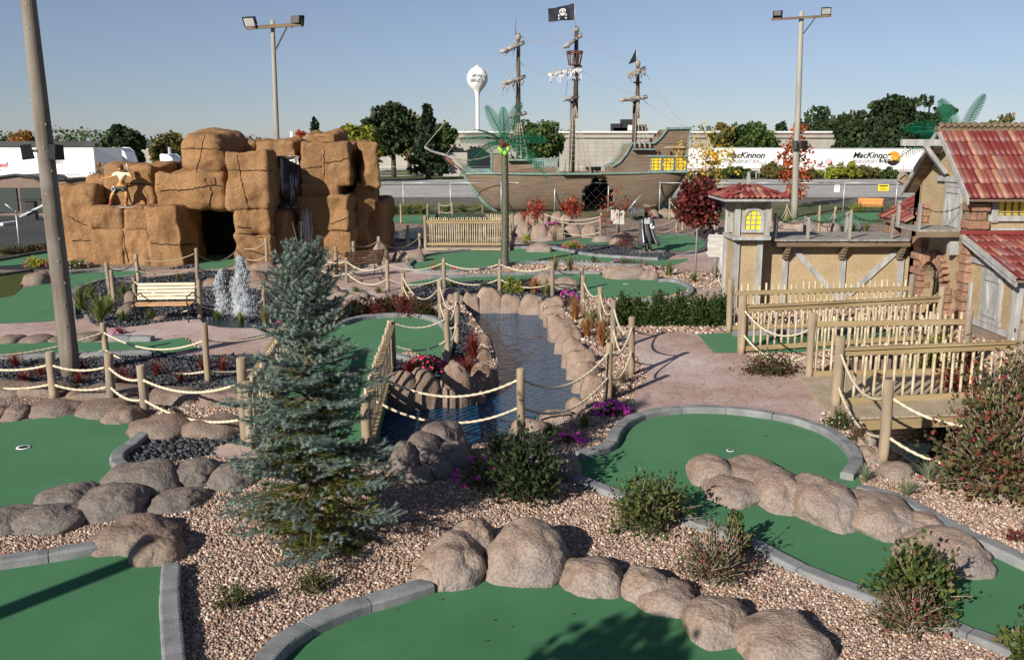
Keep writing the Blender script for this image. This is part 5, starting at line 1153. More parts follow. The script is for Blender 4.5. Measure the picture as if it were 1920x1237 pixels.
# signs
def plank_sign(lab, px0, px1, pyt, pyb, pyg, m='signboard', n=9, ty=0.05):
    pg = P((px0+px1)/2, pyg); Y = pg.y; a, b = at(px0, pyb, Y), at(px1, pyt, Y); t = thing('plank_sign', lab, 'sign', pg, group='weathered plank rule boards')
    mb = MB(); mb.tube([(pg.x, Y+.08, 0), (pg.x, Y+.08, b.z+.05)], .06, 8); mb.obj('post', 'wood_grey', t)
    mb = MB(); g = random.Random(px0)
    for i in range(n):
        z = a.z+(b.z-a.z)*(i+.5)/n; mb.box((pg.x+g.uniform(-.02, .02), Y, z), ((b.x-a.x)*g.uniform(.96, 1.03), .04, (b.z-a.z)/n*.9), ry=ty)
    mb.obj('board', m, t)
    mb = MB()
    for i in range(n*1):
        z = a.z+(b.z-a.z)*(i+.5)/n; x = a.x+.08
        while x < b.x-.12:
            w = g.uniform(.02, .07); mb.box((x+w/2, Y-.0225, z-(x-pg.x)*ty), (w, .004, .006)); x += w+.022
    mb.obj('writing', 'brown_trim', t)
plank_sign('weathered white plank sign on a post beside the village tower', 1323, 1359, 440, 482, 525)
plank_sign('weathered plank sign on a post right of the ship cave door', 1144, 1170, 394, 420, 437)
pb = P(1360, 512); t = thing('barrel_bin', 'pale round bin with a blue lid behind the plank sign', 'bin', pb)
mb = MB(); mb.lathe(pb, [(.001, 0), (.2, 0), (.23, .35), (.22, .62), (.001, .62)], 16); mb.obj('drum', 'concrete', t)
mb = MB(); mb.lathe(pb, [(.25, .62), (.2, .72), (.001, .76)], 16); mb.obj('lid', mat('blue_lid', (.03, .06, .2), rough=.4), t)
# ================= pirate ship =================
YS = 61.0
def sp_(px, py, dy=0.): return at(px, py, YS+dy)
st = thing('pirate_ship', 'weathered brown wooden pirate ship with three masts and ragged sails', 'ship', sp_(1080, 395).xy.to_3d())
def lerp_tab(tab, x):
    if x <= tab[0][0]: return tab[0][1]
    for (a, u), (b, v) in zip(tab, tab[1:]):
        if x <= b: return u+(v-u)*(x-a)/(b-a)
    return tab[-1][1]
keel = [(866, 324), (876, 336), (886, 350), (898, 366), (912, 382), (928, 394), (950, 398), (1225, 398), (1243, 388), (1258, 372), (1272, 350), (1282, 326)]
beam = [(866, .06), (880, .5), (900, 1.05), (930, 1.6), (980, 2.0), (1100, 2.2), (1200, 2.05), (1250, 1.75), (1282, 1.45)]
nx, nz = 104, 22; V = {}; zdk = Zat(323, YS)
def hull_pt(i, j, side):
    px = 866+(1282-866)*i/nx; t = j/nz; zk = Zat(lerp_tab(keel, px), YS); zd_ = zdk
    b = lerp_tab(beam, px); z = zk+(zd_-zk)*t; y = b*(t**.42)*(1-.06*t*t); q = at(px, 323, YS); return Vector((q.x, YS-side*y, z))
def hole(i, j):
    px = 866+(1282-866)*(i+.5)/nx; z = hull_pt(i, j, 1); zc = Zat(398, YS); u = (px-1118)/27
    top = (1-.35*u*u)*1.0+.07*math.sin(px*1.9); tt = (z.z-zc)/(Zat(335, YS)-zc)
    return abs(u) < 1+.06*math.sin(j*2.3) and tt < top
for side in (1, -1):
    mb = MB(); vs = [hull_pt(i, j, side) for i in range(nx+1) for j in range(nz+1)]
    F = []
    for i in range(nx):
        for j in range(nz):
            if side == 1 and hole(i, j): continue
            f = (i*(nz+1)+j, (i+1)*(nz+1)+j, (i+1)*(nz+1)+j+1, i*(nz+1)+j+1); F.append(f if side == 1 else f[::-1])
    mb.raw(vs, F, 0, True); o = mb.obj('hull', 'shipwood', st)
    so = o.modifiers.new('thick', 'SOLIDIFY'); so.thickness = .12; so.offset = -1
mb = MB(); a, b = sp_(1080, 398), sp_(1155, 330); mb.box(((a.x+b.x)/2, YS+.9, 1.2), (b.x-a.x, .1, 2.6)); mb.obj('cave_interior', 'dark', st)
# deck
mb = MB()
for i in range(nx): p, q, r, s = hull_pt(i, nz, 1), hull_pt(i+1, nz, 1), hull_pt(i+1, nz, -1), hull_pt(i, nz, -1); mb.raw([p, q, r, s], [(0, 1, 2, 3)])
mb.obj('deck', 'deck', st)
# teal stem, rudder, wale
mb = MB(); ks = [sp_(x, y) for x, y in [(862, 320), (872, 336), (882, 352), (894, 368), (908, 384), (924, 396)]]; ki = [sp_(x, y) for x, y in [(875, 322), (886, 338), (896, 352), (908, 368), (922, 383), (938, 397)]]
mb.prism([Vector((p.x, YS-.12, p.z)) for p in ks+ki[::-1]], (0, 1, 0), .24); mb.obj('stem', 'teal', st)
mb = MB(); mb.prism([Vector((sp_(x, y).x, YS-.1, sp_(x, y).z)) for x, y in [(1222, 396), (1246, 396), (1254, 375), (1257, 356), (1240, 360)]], (0, 1, 0), .22); mb.obj('rudder', 'teal', st)
def hull_y(px): return YS-lerp_tab(beam, px)*.94
def ribbon(pts, w, d, m, name='trim'):
    mb = MB()
    for (x0, y0), (x1, y1) in zip(pts, pts[1:]):
        A = at(x0, y0, hull_y(x0)-.05); B = at(x1, y1, hull_y(x1)-.05); mb.beam(A, B, w, d, up=Vector((0, 1, 0)))
    mb.obj(name, m, st)
ribbon([(874, 326), (900, 325), (930, 325), (980, 326), (1040, 326), (1100, 326), (1150, 325), (1200, 324), (1240, 323), (1282, 321)], .11, .14, 'teal', 'wale')
# upper works: walls as plates with thickness along both sides
def plate(poly, m='shipwood', name='bulwark', both=True, off=0., th=.1):
    for sd in ((1, -1) if both else (1,)):
        mb = MB(); pts = []
        for x, y in poly:
            q = at(x, y, hull_y(x)); pts.append(Vector((q.x, hull_y(x)+off if sd == 1 else 2*YS-hull_y(x)-off, q.z)))
        k = len(pts); tris = geometry.tessellate_polygon([[Vector((p.x, p.z, 0)) for p in pts]]); U_ = [p+Vector((0, th*sd, 0)) for p in pts]
        mb.raw(pts+U_, [tuple(t) for t in tris]+[tuple(i+k for i in reversed(t)) for t in tris]+[(i, (i+1) % k, k+(i+1) % k, k+i) for i in range(k)]); mb.obj(name, m, st)
plate([(921, 326), (921, 287), (942, 288), (998, 299), (1001, 315), (1047, 315), (1047, 326)])
plate([(874, 326), (874, 324), (921, 324), (921, 326)])
plate([(1145, 326), (1147, 314), (1166, 300), (1178, 284), (1184, 270), (1226, 268), (1238, 258), (1252, 242), (1294, 241), (1291, 270), (1285, 321)])
ribbon([(1130, 314), (1145, 306), (1158, 294), (1167, 272)], .12, .1, 'teal', 'trim'); ribbon([(1148, 312), (1162, 303), (1174, 288), (1184, 270)], .13, .12, 'teal', 'trim')
ribbon([(1166, 270), (1184, 269), (1226, 268), (1238, 259), (1250, 243), (1256, 240)], .12, .12, 'teal', 'trim'); ribbon([(1250, 241), (1297, 240)], .14, .16, 'teal', 'trim')
ribbon([(1295, 241), (1290, 275), (1285, 321)], .1, .12, 'teal', 'trim'); ribbon([(921, 286), (942, 287), (998, 299), (1001, 314)], .1, .1, 'teal', 'trim')
# transom at the stern and poop deck
q = [at(1288, 321, hull_y(1285)), at(1295, 241, hull_y(1285))]
mb = MB(); mb.raw([(q[0].x, hull_y(1282), q[0].z), (q[0].x, 2*YS-hull_y(1282), q[0].z), (q[1].x, 2*YS-hull_y(1282), q[1].z), (q[1].x, hull_y(1282), q[1].z)], [(0, 1, 2, 3)]); mb.obj('transom', 'shipwood', st)
a, b = sp_(1186, 276), sp_(1276, 276); mb = MB(); mb.box(((a.x+b.x)/2, YS, a.z), (b.x-a.x, 3.2, .1)); mb.obj('poop_deck', 'deck', st)
def balusters(x0, x1, yt, yb, n, m='teal'):
    mb = MB()
    for i in range(n+1):
        x = x0+(x1-x0)*i/n; A, B = at(x, yb, hull_y(x)-.02), at(x, yt, hull_y(x)-.02); mb.box(((A.x+B.x)/2, A.y, (A.z+B.z)/2), (.09, .08, B.z-A.z))
    A, B = at(x0, yt, hull_y(x0)-.02), at(x1, yt, hull_y(x1)-.02); mb.beam(A, B, .1, .1); mb.obj('balustrade', m, st)
balusters(1000, 1047, 298, 314, 11); balusters(1000, 1047, 302, 312, 2); balusters(876, 919, 318, 325, 12); balusters(921, 922, 283, 326, 1); balusters(1046, 1047, 295, 326, 1)
# stern windows
for k in range(3):
    x0 = 1220+k*23.3; x1 = x0+19; Yw = hull_y(1250)-.12; A, B = at(x0-1, 319.5, Yw), at(x1+1, 294.5, Yw)
    mb = MB(); c = Vector(((A.x+B.x)/2, Yw, (A.z+B.z)/2)); w, h = B.x-A.x, B.z-A.z
    for s in (-1, 1): mb.box((c.x+s*w/2, Yw, c.z), (.06, .12, h+.12)); mb.box((c.x, Yw, c.z+s*h/2), (w, .12, .06))
    f = mb.obj('window', 'teal', st); mb = MB(); mb.box((c.x, Yw+.03, c.z), (w, .04, h)); mb.obj('pane', 'yellow2', f)
    mb = MB(); mb.box((c.x-w/5, Yw-.01, c.z), (.03, .03, h)); mb.box((c.x+w/5, Yw-.01, c.z), (.03, .03, h))
    for z in (-.25, 0, .25): mb.box((c.x, Yw-.01, c.z+z*h), (w, .03, .028))
    mb.obj('glazing_bar', 'brown_trim', f)
mb = MB(); A, B = at(1217, 293, Yw), at(1289, 293, Yw); mb.box(((A.x+B.x)/2, Yw+.05, A.z), (B.x-A.x+.2, .35, .1)); A = at(1217, 322, Yw); mb.box(((A.x+B.x)/2, Yw+.08, A.z), (B.x-A.x+.2, .3, .12)); mb.obj('gallery_frame', 'teal', st)
mb = MB()
for x in (1234, 1255, 1276): A = at(x, 292, Yw); mb.lathe((A.x, Yw, A.z), [(.1, 0), (.13, .08), (.05, .16), (.09, .26), (.03, .36), (.001, .4)], 8)
mb.obj('stern_lantern', 'rust', st)
# channels (ledges) with deadeyes
def ledge(x0, x1, y): A, B = at(x0, y, hull_y(x0)-.25), at(x1, y, hull_y(x1)-.25); mb = MB(); mb.beam(A, B, .34, .09); mb.obj('channel', 'teal', st); return A, B
ledge(950, 994, 300); ledge(1052, 1128, 326); ledge(1186, 1226, 280)
# masts
def pole_(pts, r0, r1, name, m='mast', dy=0, n=10):
    P_ = [at(x, y, YS+dy) for x, y in pts]; mb = MB(); k = len(P_); mb.tube(P_, [r0+(r1-r0)*i/(k-1) for i in range(k)], n); mb.obj(name, m, st)
pole_([(970, 323), (971, 180)], .17, .15, 'mast'); pole_([(972, 215), (972, 63)], .15, .12, 'topmast', dy=-.25); pole_([(967, 66), (967, 34)], .025, .015, 'mast_rod')
pole_([(1072, 323), (1074, 190)], .2, .17, 'mast'); pole_([(1079, 222), (1081, 52)], .17, .13, 'topmast', dy=-.3)
pole_([(1189, 275), (1191, 190)], .17, .15, 'mast'); pole_([(1195, 222), (1196, 116)], .15, .11, 'topmast', dy=-.25)
for x, y in ((972, 68), (1081, 54), (1196, 118)): A = at(x, y, YS-.28); mb = MB(); mb.lathe(A, [(.13, -.2), (.16, -.1), (.17, 0), (.1, .12), (.001, .2)], 10); mb.obj('mast_cap', 'bark_pale', st)
for x, y in ((972, 150), (972, 200), (1074, 190), (1080, 150), (1191, 190), (1195, 155)):
    A = at(x, y, YS-.12); mb = MB(); mb.box(A, (.5, .6, .07)); mb.obj('mast_cap', 'mast', st)
pole_([(796, 276), (810, 284), (835, 291), (862, 303), (882, 318), (905, 326)], .06, .12, 'bowsprit', 'wood_grey')
mb = MB(); mb.tube([sp_(x, y) for x, y in ((838, 291), (850, 297), (875, 301), (900, 298), (921, 292))], .045, 6); mb.obj('head_rail', 'bark_pale', st)
mb = MB(); mb.tube([sp_(x, y) for x, y in ((836, 296), (850, 308), (866, 320))], [.08, .12, .05], 8); mb.obj('figurehead', 'rust', st)
mb = MB()
for k in range(3): mb.tube([sp_(x, y+k*5, -.3) for x, y in ((852, 300), (866, 312), (880, 322))], .035, 6)
mb.obj('head_timber', 'wood_grey', st)
# yards with ragged cloth
def rag(x0, y0, x1, y1, drop, m, seed, ncol=14, sk=-4, dy=-.5):
    g = random.Random(seed)
    A, B = at(x0, y0, YS+dy-.8), at(x1, y1, YS+dy+.3); mb = MB(); mb.tube([A, B], [.07, .09], 8); mb.obj('yard', 'bark_pale', st)
    mb = MB(); s = 60/1722.
    for i in range(ncol):
        t = i/ncol; t2 = (i+1)/ncol; L = drop*s*g.uniform(.25, 1); p, q = A.lerp(B, t), A.lerp(B, t2); rows = 5; V = []
        for r in range(rows+1):
            k = r/rows; w = 1-.75*k**1.5; mid = (p+q)/2+Vector((sk*s*k+g.gauss(0, .04)*k, g.gauss(0, .12)*k-.15*math.sin(k*3), -L*k)); hw = (q-p)/2*w; V += [mid-hw, mid+hw+Vector((0, -.03, 0))]
        mb.raw(V, [(2*r, 2*r+1, 2*r+3, 2*r+2) for r in range(rows)], 0, True)
    for i in range(ncol):
        p = A.lerp(B, (i+.5)/ncol); mb.ball((p.x, p.y, p.z-.05), g.uniform(.10, .18), n=7, k=4, sc=(1.3, .9, .8))
    mb.obj('ragged_sail', m, st)
rag(941, 96, 982, 79, 22, 'cloth', 1, sk=-8); rag(943, 156, 984, 143, 24, 'cloth', 2, sk=-2); rag(958, 217, 985, 211, 10, 'cloth', 3, ncol=8)
rag(1058, 88, 1087, 66, 16, 'cloth', 4, ncol=9, sk=-6); rag(1030, 140, 1090, 125, 22, 'cloth_white', 5, ncol=15, sk=2); rag(1058, 186, 1083, 180, 8, 'cloth', 6, ncol=7)
rag(1176, 140, 1209, 127, 18, 'cloth', 7, ncol=10, sk=2); rag(1165, 186, 1212, 181, 7, 'cloth', 8, ncol=12)
# crow's nest
A = at(1077, 122, YS-.3); B = at(1077, 97, YS-.3); mb = MB(); h = B.z-A.z
for k in range(14): a = 2*math.pi*k/14; mb.tube([(A.x+.36*math.cos(a), A.y+.36*math.sin(a), A.z), (A.x+.52*math.cos(a), A.y+.52*math.sin(a), B.z)], .022, 5)
for z, r in ((B.z, .52), (B.z-.12, .50), (A.z, .36)): mb.tube([(A.x+r*math.cos(2*math.pi*k/20), A.y+r*math.sin(2*math.pi*k/20), z) for k in range(21)], .03, 5, cap=False)
mb.lathe(A, [(.001, 0), (.38, 0), (.38, .05), (.001, .05)], 16); mb.obj('crows_nest', 'rust', st)
# rigging: shrouds, ratlines and stays
def line(L, r=.018, sag=0, m='rigging', dy=(0, 0)):
    A, B = at(*L[0], YS+dy[0]), at(*L[1], YS+dy[1]); mb = MB(); mb.tube(rope_pts(A, B, sag, 8), r, 4, cap=False); mb.obj('rigging_line', m, st)
for xs, y0, top, xt in (((956, 967, 978, 990), 298, 208, 972), ((1058, 1070, 1084, 1098, 1108), 322, 185, 1076), ((1190, 1200, 1210, 1220), 277, 182, 1194)):
    lines = []
    for x in xs:
        d0 = hull_y(x)-YS-.3; line(((x, y0), (xt, top)), .02, 0, dy=(d0, -.3)); lines.append((at(x, y0, YS+d0), at(xt, top, YS-.3)))
        A = at(x, y0, YS+d0); mb = MB(); mb.tube([A, A.lerp(lines[-1][1], .16)], [.07, .035], 6); mb.obj('deadeye', 'bark_pale', st)
    mb = MB()
    for k in range(2, 13):
        t = k/14; mb.tube([l[0].lerp(l[1], t) for l in lines], .010, 4, cap=False)
    mb.obj('ratlines', 'rigging', st)
for xs, y0, y1 in (((966, 980), 180, 85), ((1074, 1086), 180, 75), ((1190, 1202), 180, 130)):
    for x in xs: line(((x, y0), ((xs[0]+xs[1])/2+1, y1)), .01, dy=(-.4, -.3))
line(((796, 275), (967, 75)), .02, 0); line(((836, 291), (970, 120)), .018, 0); line(((975, 68), (1076, 54)), .016, .6); line(((975, 118), (1058, 127)), .016, .5)
line(((1084, 56), (1186, 112)), .014, .5); line(((1086, 130), (1190, 176)), .014, .2); line(((1206, 130), (1290, 240)), .014, .25); line(((1206, 188), (1285, 238)), .014, .15); line(((1178, 184), (1186, 130)), .012); line(((1060, 184), (1068, 130)), .012)
# flags
fp = thing('skull_flag', 'black flag with white skull and crossbones on the tallest mast', 'flag', at(1077, 45, YS-.4))
A = at(1079, 55, YS-.42); B = at(1077, 2, YS-.42); mb = MB(); mb.tube([A, B], .02, 6); mb.obj('flagpole', 'steel', fp)
nu, nv = 24, 12; c00, c01 = at(1077, 6, YS-.42), at(1077, 38, YS-.42)
def flag_pt(u, v):
    px = 1077-48*u-(1-v)*1.5*u; yt = 6+11*min(1, u*1.3)+(-1)*u; yb = 38+3*u; p = at(px, yt+(yb-yt)*v, YS-.42); p.y += .22*math.sin(u*7+v*1.6)*u**.5; return p
mb = MB(); mb.raw([flag_pt(i/nu, j/nv) for i in range(nu+1) for j in range(nv+1)], [(i*(nv+1)+j, i*(nv+1)+j+1, (i+1)*(nv+1)+j+1, (i+1)*(nv+1)+j) for i in range(nu) for j in range(nv)], 0, True); mb.obj('cloth', 'flag', fp)
def on_flag(pts2, name, m, off):
    mb = MB(); tri = geometry.tessellate_polygon([[Vector((x, y, 0)) for x, y in pts2]]); V = [flag_pt(x, y)+Vector((0, -off, 0)) for x, y in pts2]; mb.raw(V, [tuple(t) for t in tri]); mb.raw([p+Vector((0, .004, 0)) for p in V], [tuple(t) for t in tri]); mb.obj(name, m, fp)
cx, cy = .46, .37
on_flag([(cx+.145*math.cos(a)*(1 if math.sin(a) < 0 else .85), cy+(.22 if math.sin(a) < 0 else .30)*math.sin(a)*(1)) for a in [2*math.pi*k/28 for k in range(28)]], 'skull', 'white_matte', .03)
for ex in (-.06, .06): on_flag([(cx+ex+.032*math.cos(a), cy+.03+.055*math.sin(a)) for a in [2*math.pi*k/10 for k in range(10)]], 'eye_socket', 'flag', .04)
on_flag([(cx, cy+.11), (cx+.016, cy+.17), (cx-.016, cy+.17)], 'nose_hole', 'flag', .04)
for s in (-1, 1):
    p, q = (cx-.15, .74-.11*s), (cx+.15, .74+.11*s); d = (.006, .028)
    on_flag([(p[0]-d[0], p[1]-d[1]), (q[0]-d[0], q[1]-d[1]), (q[0]+d[0], q[1]+d[1]), (p[0]+d[0], p[1]+d[1])], 'crossbone', 'white_matte', .03 if s < 0 else .036)
    for e in (p, q):
        for dd in (-.035, .035): on_flag([(e[0]+.020*math.cos(a), e[1]+dd+.040*math.sin(a)) for a in [2*math.pi*k/10 for k in range(10)]], 'crossbone', 'white_matte', .033)
f2 = thing('pennant', 'small plain black triangular flag on the stern mast', 'flag', at(1193, 118, YS-.3))
mb = MB(); a, b, c = at(1193, 91, YS-.3), at(1193, 116, YS-.3), at(1178, 121, YS-.1); m1 = (a+c)/2+Vector((0, -.15, 0)); m2 = (b+c)/2+Vector((0, .1, 0)); mb.raw([a, b, m2, m1, c], [(0, 3, 2, 1), (3, 4, 2)], 0, True); mb.obj('cloth', 'flag', f2)
mb = MB(); mb.tube([at(1195, 122, YS-.3), at(1193, 89, YS-.3)], .02, 5); mb.obj('flagpole', 'steel', f2)
# skeleton pirate and cannon on deck, seen small
cn = thing('cannon', 'small black cannon on the ship deck beside the main mast', 'cannon', at(1110, 321, YS))
mb = MB(); c = at(1112, 317, YS-1.2); mb.tube([c+Vector((.5, 0, 0)), c+Vector((-.6, 0, .06))], [.15, .1], 10); mb.obj('barrel', 'black', cn)
mb = MB(); mb.box(c-Vector((0, 0, .18)), (.7, .4, .2)); mb.obj('carriage', 'brown_trim', cn)
# ================= plants =================
LV = np.array([(0, 0, 0), (.34, .45, .07), (0, 1, -.08), (-.34, .45, .07)]); LF = np.array([(0, 1, 2, 3)])
BV = np.array([(-.5, 0, 0), (.5, 0, 0), (-.42, .4, .06), (.42, .4, .06), (-.26, .75, .02), (.26, .75, .02), (0, 1, -.08), (0.02, 1, -.08)]); BF = np.array([(0, 1, 3, 2), (2, 3, 5, 4), (4, 5, 7, 6)])
def unit(g, n): v = g.normal(size=(n, 3)); return v/np.linalg.norm(v, axis=1)[:, None]
SEED = [100]
def nrng(): SEED[0] += 1; return np.random.default_rng(SEED[0])
def bush(lab, px, pyb, pyt, wpx, leafm, leaf=.045, twigs=60, per=16, stemm='bark', name='shrub', cat='shrub', group=None, depth=.85, flowers=None, nfl=0, fsize=.03, z0=0., low=.12, spread=.10, stemr=.006):
    g = nrng(); b = P(px, pyb, z0); s = mpp(b.y); rx = wpx*s/2; b.y += rx*depth*.5; s = mpp(b.y); H = max(Zat(pyt, b.y)-z0, .15); b.x = at(px, pyb, b.y).x
    t = thing(name, lab, cat, b, group=group); base = np.array([b.x, b.y, z0])
    u = unit(g, twigs); u[:, 2] = np.abs(u[:, 2]); rad = g.uniform(.45, 1.0, twigs)**.6
    az_ = np.arctan2(u[:, 1], u[:, 0]); lump = 1+.22*np.sin(az_*3+g.uniform(0, 6))+.14*np.sin(az_*5+u[:, 2]*6+g.uniform(0, 6))+g.normal(0, .14, twigs)
    tips = base+np.stack([u[:, 0]*rx*rad*lump, u[:, 1]*rx*depth*rad*lump, low*H+u[:, 2]*H*(1-low)*rad*np.minimum(lump, 1.12)], 1)
    mb = MB(); pos = []; dirs = []
    for k in range(twigs):
        a = Vector(base)+Vector((g.normal(0, rx*.1), g.normal(0, rx*.1), 0)); e = Vector(tips[k]); m_ = a.lerp(e, .5)+Vector((g.normal(0, rx*.08), g.normal(0, rx*.08), H*.08))
        mb.tube([a, m_, e], [stemr*1.5, stemr, stemr*.4], 4, cap=False)
        d = (e-m_).normalized(); n = max(3, int(per*g.uniform(.6, 1.4))); tt = g.uniform(.15, 1.05, n)
        p = np.array(m_)+np.outer(tt, np.array(e-m_))+g.normal(0, 1, (n, 3))*rx*spread; pos.append(p); dirs.append(unit(g, n)*.9+np.array(d)*.9+np.array([0, 0, .2]))
    mb.obj('stem', stemm, t)
    pos = np.concatenate(pos); dirs = np.concatenate(dirs); pos[:, 2] = np.maximum(pos[:, 2], z0+.01); n = len(pos)
    V, F = scatter(LV, LF, pos, frame_from(dirs, rng=g), leaf*1.3*g.uniform(.6, 1.25, n)); npobj('foliage', V, F, leafm, parent=t)
    if flowers:
        k = nfl; fu = unit(g, k); fu[:, 2] = np.abs(fu[:, 2])*.9+.1; fp = base+np.stack([fu[:, 0]*rx, fu[:, 1]*rx*depth, fu[:, 2]*H*1.04], 1)
        K = 6; TV = np.array([(0, 0, -.25)]+[(math.cos(6.283*i/K), math.sin(6.283*i/K), .12*(-1)**i) for i in range(K)]); TF = np.array([(0, 1+i, 1+(i+1) % K) for i in range(K)])
        d = fu*.5+np.array([-.25, -.7, .6]); fr = frame_from(d, rng=g); fr = np.stack([fr[:, :, 0], fr[:, :, 2], fr[:, :, 1]], 2)
        V, F = scatter(TV, TF, fp, fr, fsize*g.uniform(.7, 1.2, k)); npobj('blossom', V, F, flowers, parent=t)
    return t
def grass(lab, px, pyb, pyt, wpx, m, n=110, wd=.008, name='grass_tuft', cat='ornamental grass', group='ornamental grass tufts', z0=0., droop=.5):
    g = nrng(); b = P(px, pyb, z0); H = max(Zat(pyt, b.y)-z0, .1); rx = wpx*mpp(b.y)/2
    az = g.uniform(0, 6.283, n); out = np.abs(g.normal(0, .85, n)).clip(0, 1.5); L = H*g.uniform(.55, 1.05, n)
    K = 5; V = []; F = []
    for i in range(n):
        dx, dy = math.cos(az[i]), math.sin(az[i]); w = wd*(1.25 if b.y < 20 else 1.7)*g.uniform(.6, 1.2); o = out[i]*rx; bx, by = dx*o*.12, dy*o*.12
        k0 = len(V)
        for k in range(K):
            t = k/(K-1); r = o*t**1.6; z = L[i]*(t-droop*.45*min(1, out[i])*t**3); ww = w*(1-t)**.7+.0006
            V += [(b.x+bx+dx*r-dy*ww, b.y+by+dy*r+dx*ww, z0+z), (b.x+bx+dx*r+dy*ww, b.y+by+dy*r-dx*ww, z0+z)]
        F += [(k0+2*k, k0+2*k+1, k0+2*k+3, k0+2*k+2) for k in range(K-1)]
    o = npobj(name, np.array(V), np.array(F), m, origin=tuple(b)); tag(o, lab, cat, group); return o

# ---- blue spruce in front ----
def spruce():
    g = np.random.default_rng(11); Yb = 9.75; b = P(592, 1024); Ht = Zat(474, b.y); Htop = Zat(417, b.y)
    t = thing('blue_spruce', 'young blue spruce with silvery tips standing in the gravel in the foreground', 'spruce tree', b)
    mb = MB(); mb.tube([b+Vector((0, 0, -.05)), b+Vector((.01, 0, Ht*.5)), b+Vector((-.02, 0, Ht)), b+Vector((-.09, 0, Htop))], [.065, .035, .012, .004], 10); mb.obj('trunk', 'bark', t)
    segs = []   # (p0,p1,age) twig pieces to clothe; age 0 tip .. 1 inner
    br = MB()
    def width(z):
        k = z/Ht
        return np.interp(k, [0, .11, .3, .4, .58, .66, .73, .87, .95, 1.0], [.90, .98, .88, .85, .77, .66, .52, .42, .30, .12])
    z = .16
    while z < Ht*.97:
        nb = 7 if z < Ht*.7 else 8; a0 = g.uniform(0, 6.28)
        for k in range(nb):
            az = a0+6.283*k/nb+g.normal(0, .16); L = width(z)*(g.choice([g.uniform(.45, .8), g.uniform(.85, 1.12)], p=[.45, .55]) if z < Ht*.7 else g.uniform(.7, 1.12)); kz = z/Ht
            el = np.interp(kz, [0, .3, .6, .8, 1], [-.12, .0, .22, .62, 1.1])+g.normal(0, .07)
            d = np.array([math.cos(az)*math.cos(el), math.sin(az)*math.cos(el), math.sin(el)]); p0 = np.array(b)+np.array([0, 0, z]); n = max(4, int(L/.08)); pts = [p0]
            for i in range(n):
                s = (i+1)/n; dd = d.copy(); dd[2] += (-.22*math.sin(s*3.1)+.28*s*s)*(1-kz*.6); dd /= np.linalg.norm(dd); pts.append(pts[-1]+dd*L/n)
            br.tube([Vector(p) for p in pts], [.012*(1-i/(n+1))*(.5+L)+.003 for i in range(n+1)], 5, cap=False)
            side = np.cross(d, [0, 0, 1]); side /= np.linalg.norm(side)
            for i in range(1, n+1):
                s = i/n
                if s > .25: segs.append((pts[i-1], pts[i], 1-s, kz))
                if s < .12: continue
                for sg in (-1, 1):
                    l2 = L*.42*(1-s*.75)*g.uniform(.6, 1.15)+.05; dv = (pts[i]-pts[i-1]); dv /= np.linalg.norm(dv); d2 = dv*.72+side*sg*.75+np.array([0, 0, g.normal(.04, .12)]); d2 /= np.linalg.norm(d2)
                    q = pts[i]; m_ = max(1, int(round(l2/.085)))
                    for j in range(m_):
                        q2 = q+d2*l2/m_; age = (1-s)*.8+(1-(j+1)/m_)*.35; segs.append((q, q2, age, kz))
                        if j % 2 == 0 and l2 > .16 and m_ > 2:
                            for s3 in (-1, 1):
                                d3 = d2*.7+np.cross(d2, [0, 0, 1])*s3*.7+np.array([0, 0, .05]); d3 /= np.linalg.norm(d3); segs.append((q2, q2+d3*g.uniform(.05, .1), age*.8, kz))
                        q = q2; d2 = d2+np.array([0, 0, .05]); d2 /= np.linalg.norm(d2)
        z += np.interp(z/Ht, [0, .5, .7, 1], [.20, .16, .105, .09])*g.uniform(.7, 1.3)
    c0 = at(566, 500, b.y)
    for (ex, ey, dy) in ((565, 417, 0), (533, 450, -.05), (552, 456, -.1), (594, 456, -.05), (582, 470, -.12), (516, 476, 0), (612, 478, 0), (540, 480, -.15), (600, 490, -.15), (505, 500, -.05), (626, 500, .05), (525, 500, -.2), (570, 484, -.2), (632, 522, -.1), (494, 522, -.1)):
        p = np.array(c0)+np.array([(ex-566)*.0028, dy*.4, -(ey-450)*.0035 if ey > 450 else 0]); q = np.array(at(ex, ey, b.y+dy)); h0, h1 = p[2], q[2]; n = max(2, int(np.linalg.norm(q-p)/.08))
        for i in range(n): segs.append((p+(q-p)*i/n, p+(q-p)*(i+1)/n, 0, 1))
        br.tube([Vector(p), Vector(q)], [.008, .004], 5)
    br.obj('branch', 'bark', t)
    # needle template along y, 0..1 long, radius 1
    gg = np.random.default_rng(3); TV = []; TF = []; nn = 26
    for i in range(nn):
        y = i/nn+gg.uniform(-.01, .02); a = i*2.4+gg.normal(0, .2); r = np.array([math.cos(a), 0, math.sin(a)]); w = np.cross(r, [0, 1, 0])*.115; tip = r*.95+np.array([0, .42, 0])
        k0 = len(TV); TV += [np.array([0, y, 0])-w, np.array([0, y, 0])+w, np.array([0, y, 0])+tip*gg.uniform(.8, 1.05)]; TF.append((k0, k0+1, k0+2))
    TV = np.array(TV); TF = np.array(TF); p0 = np.array([s[0] for s in segs]); p1 = np.array([s[1] for s in segs]); age = np.array([s[2] for s in segs]); kz = np.array([s[3] for s in segs]); d = p1-p0; L = np.linalg.norm(d, axis=1)
    fr = frame_from(d, rng=g); T = TV.copy(); V = T[None].repeat(len(segs), 0); rad = .034*g.uniform(.8, 1.2, len(segs))
    V[:, :, 0] *= rad[:, None]; V[:, :, 2] *= rad[:, None]; base_y = V[:, :, 1]; rootp = np.minimum(base_y, 1.0); V[:, :, 1] = rootp*L[:, None]*1.02+(base_y-rootp)*rad[:, None]
    V = np.einsum('nij,naj->nai', fr, V)+p0[:, None, :]; F = TF[None]+(np.arange(len(segs))*len(TV))[:, None, None]
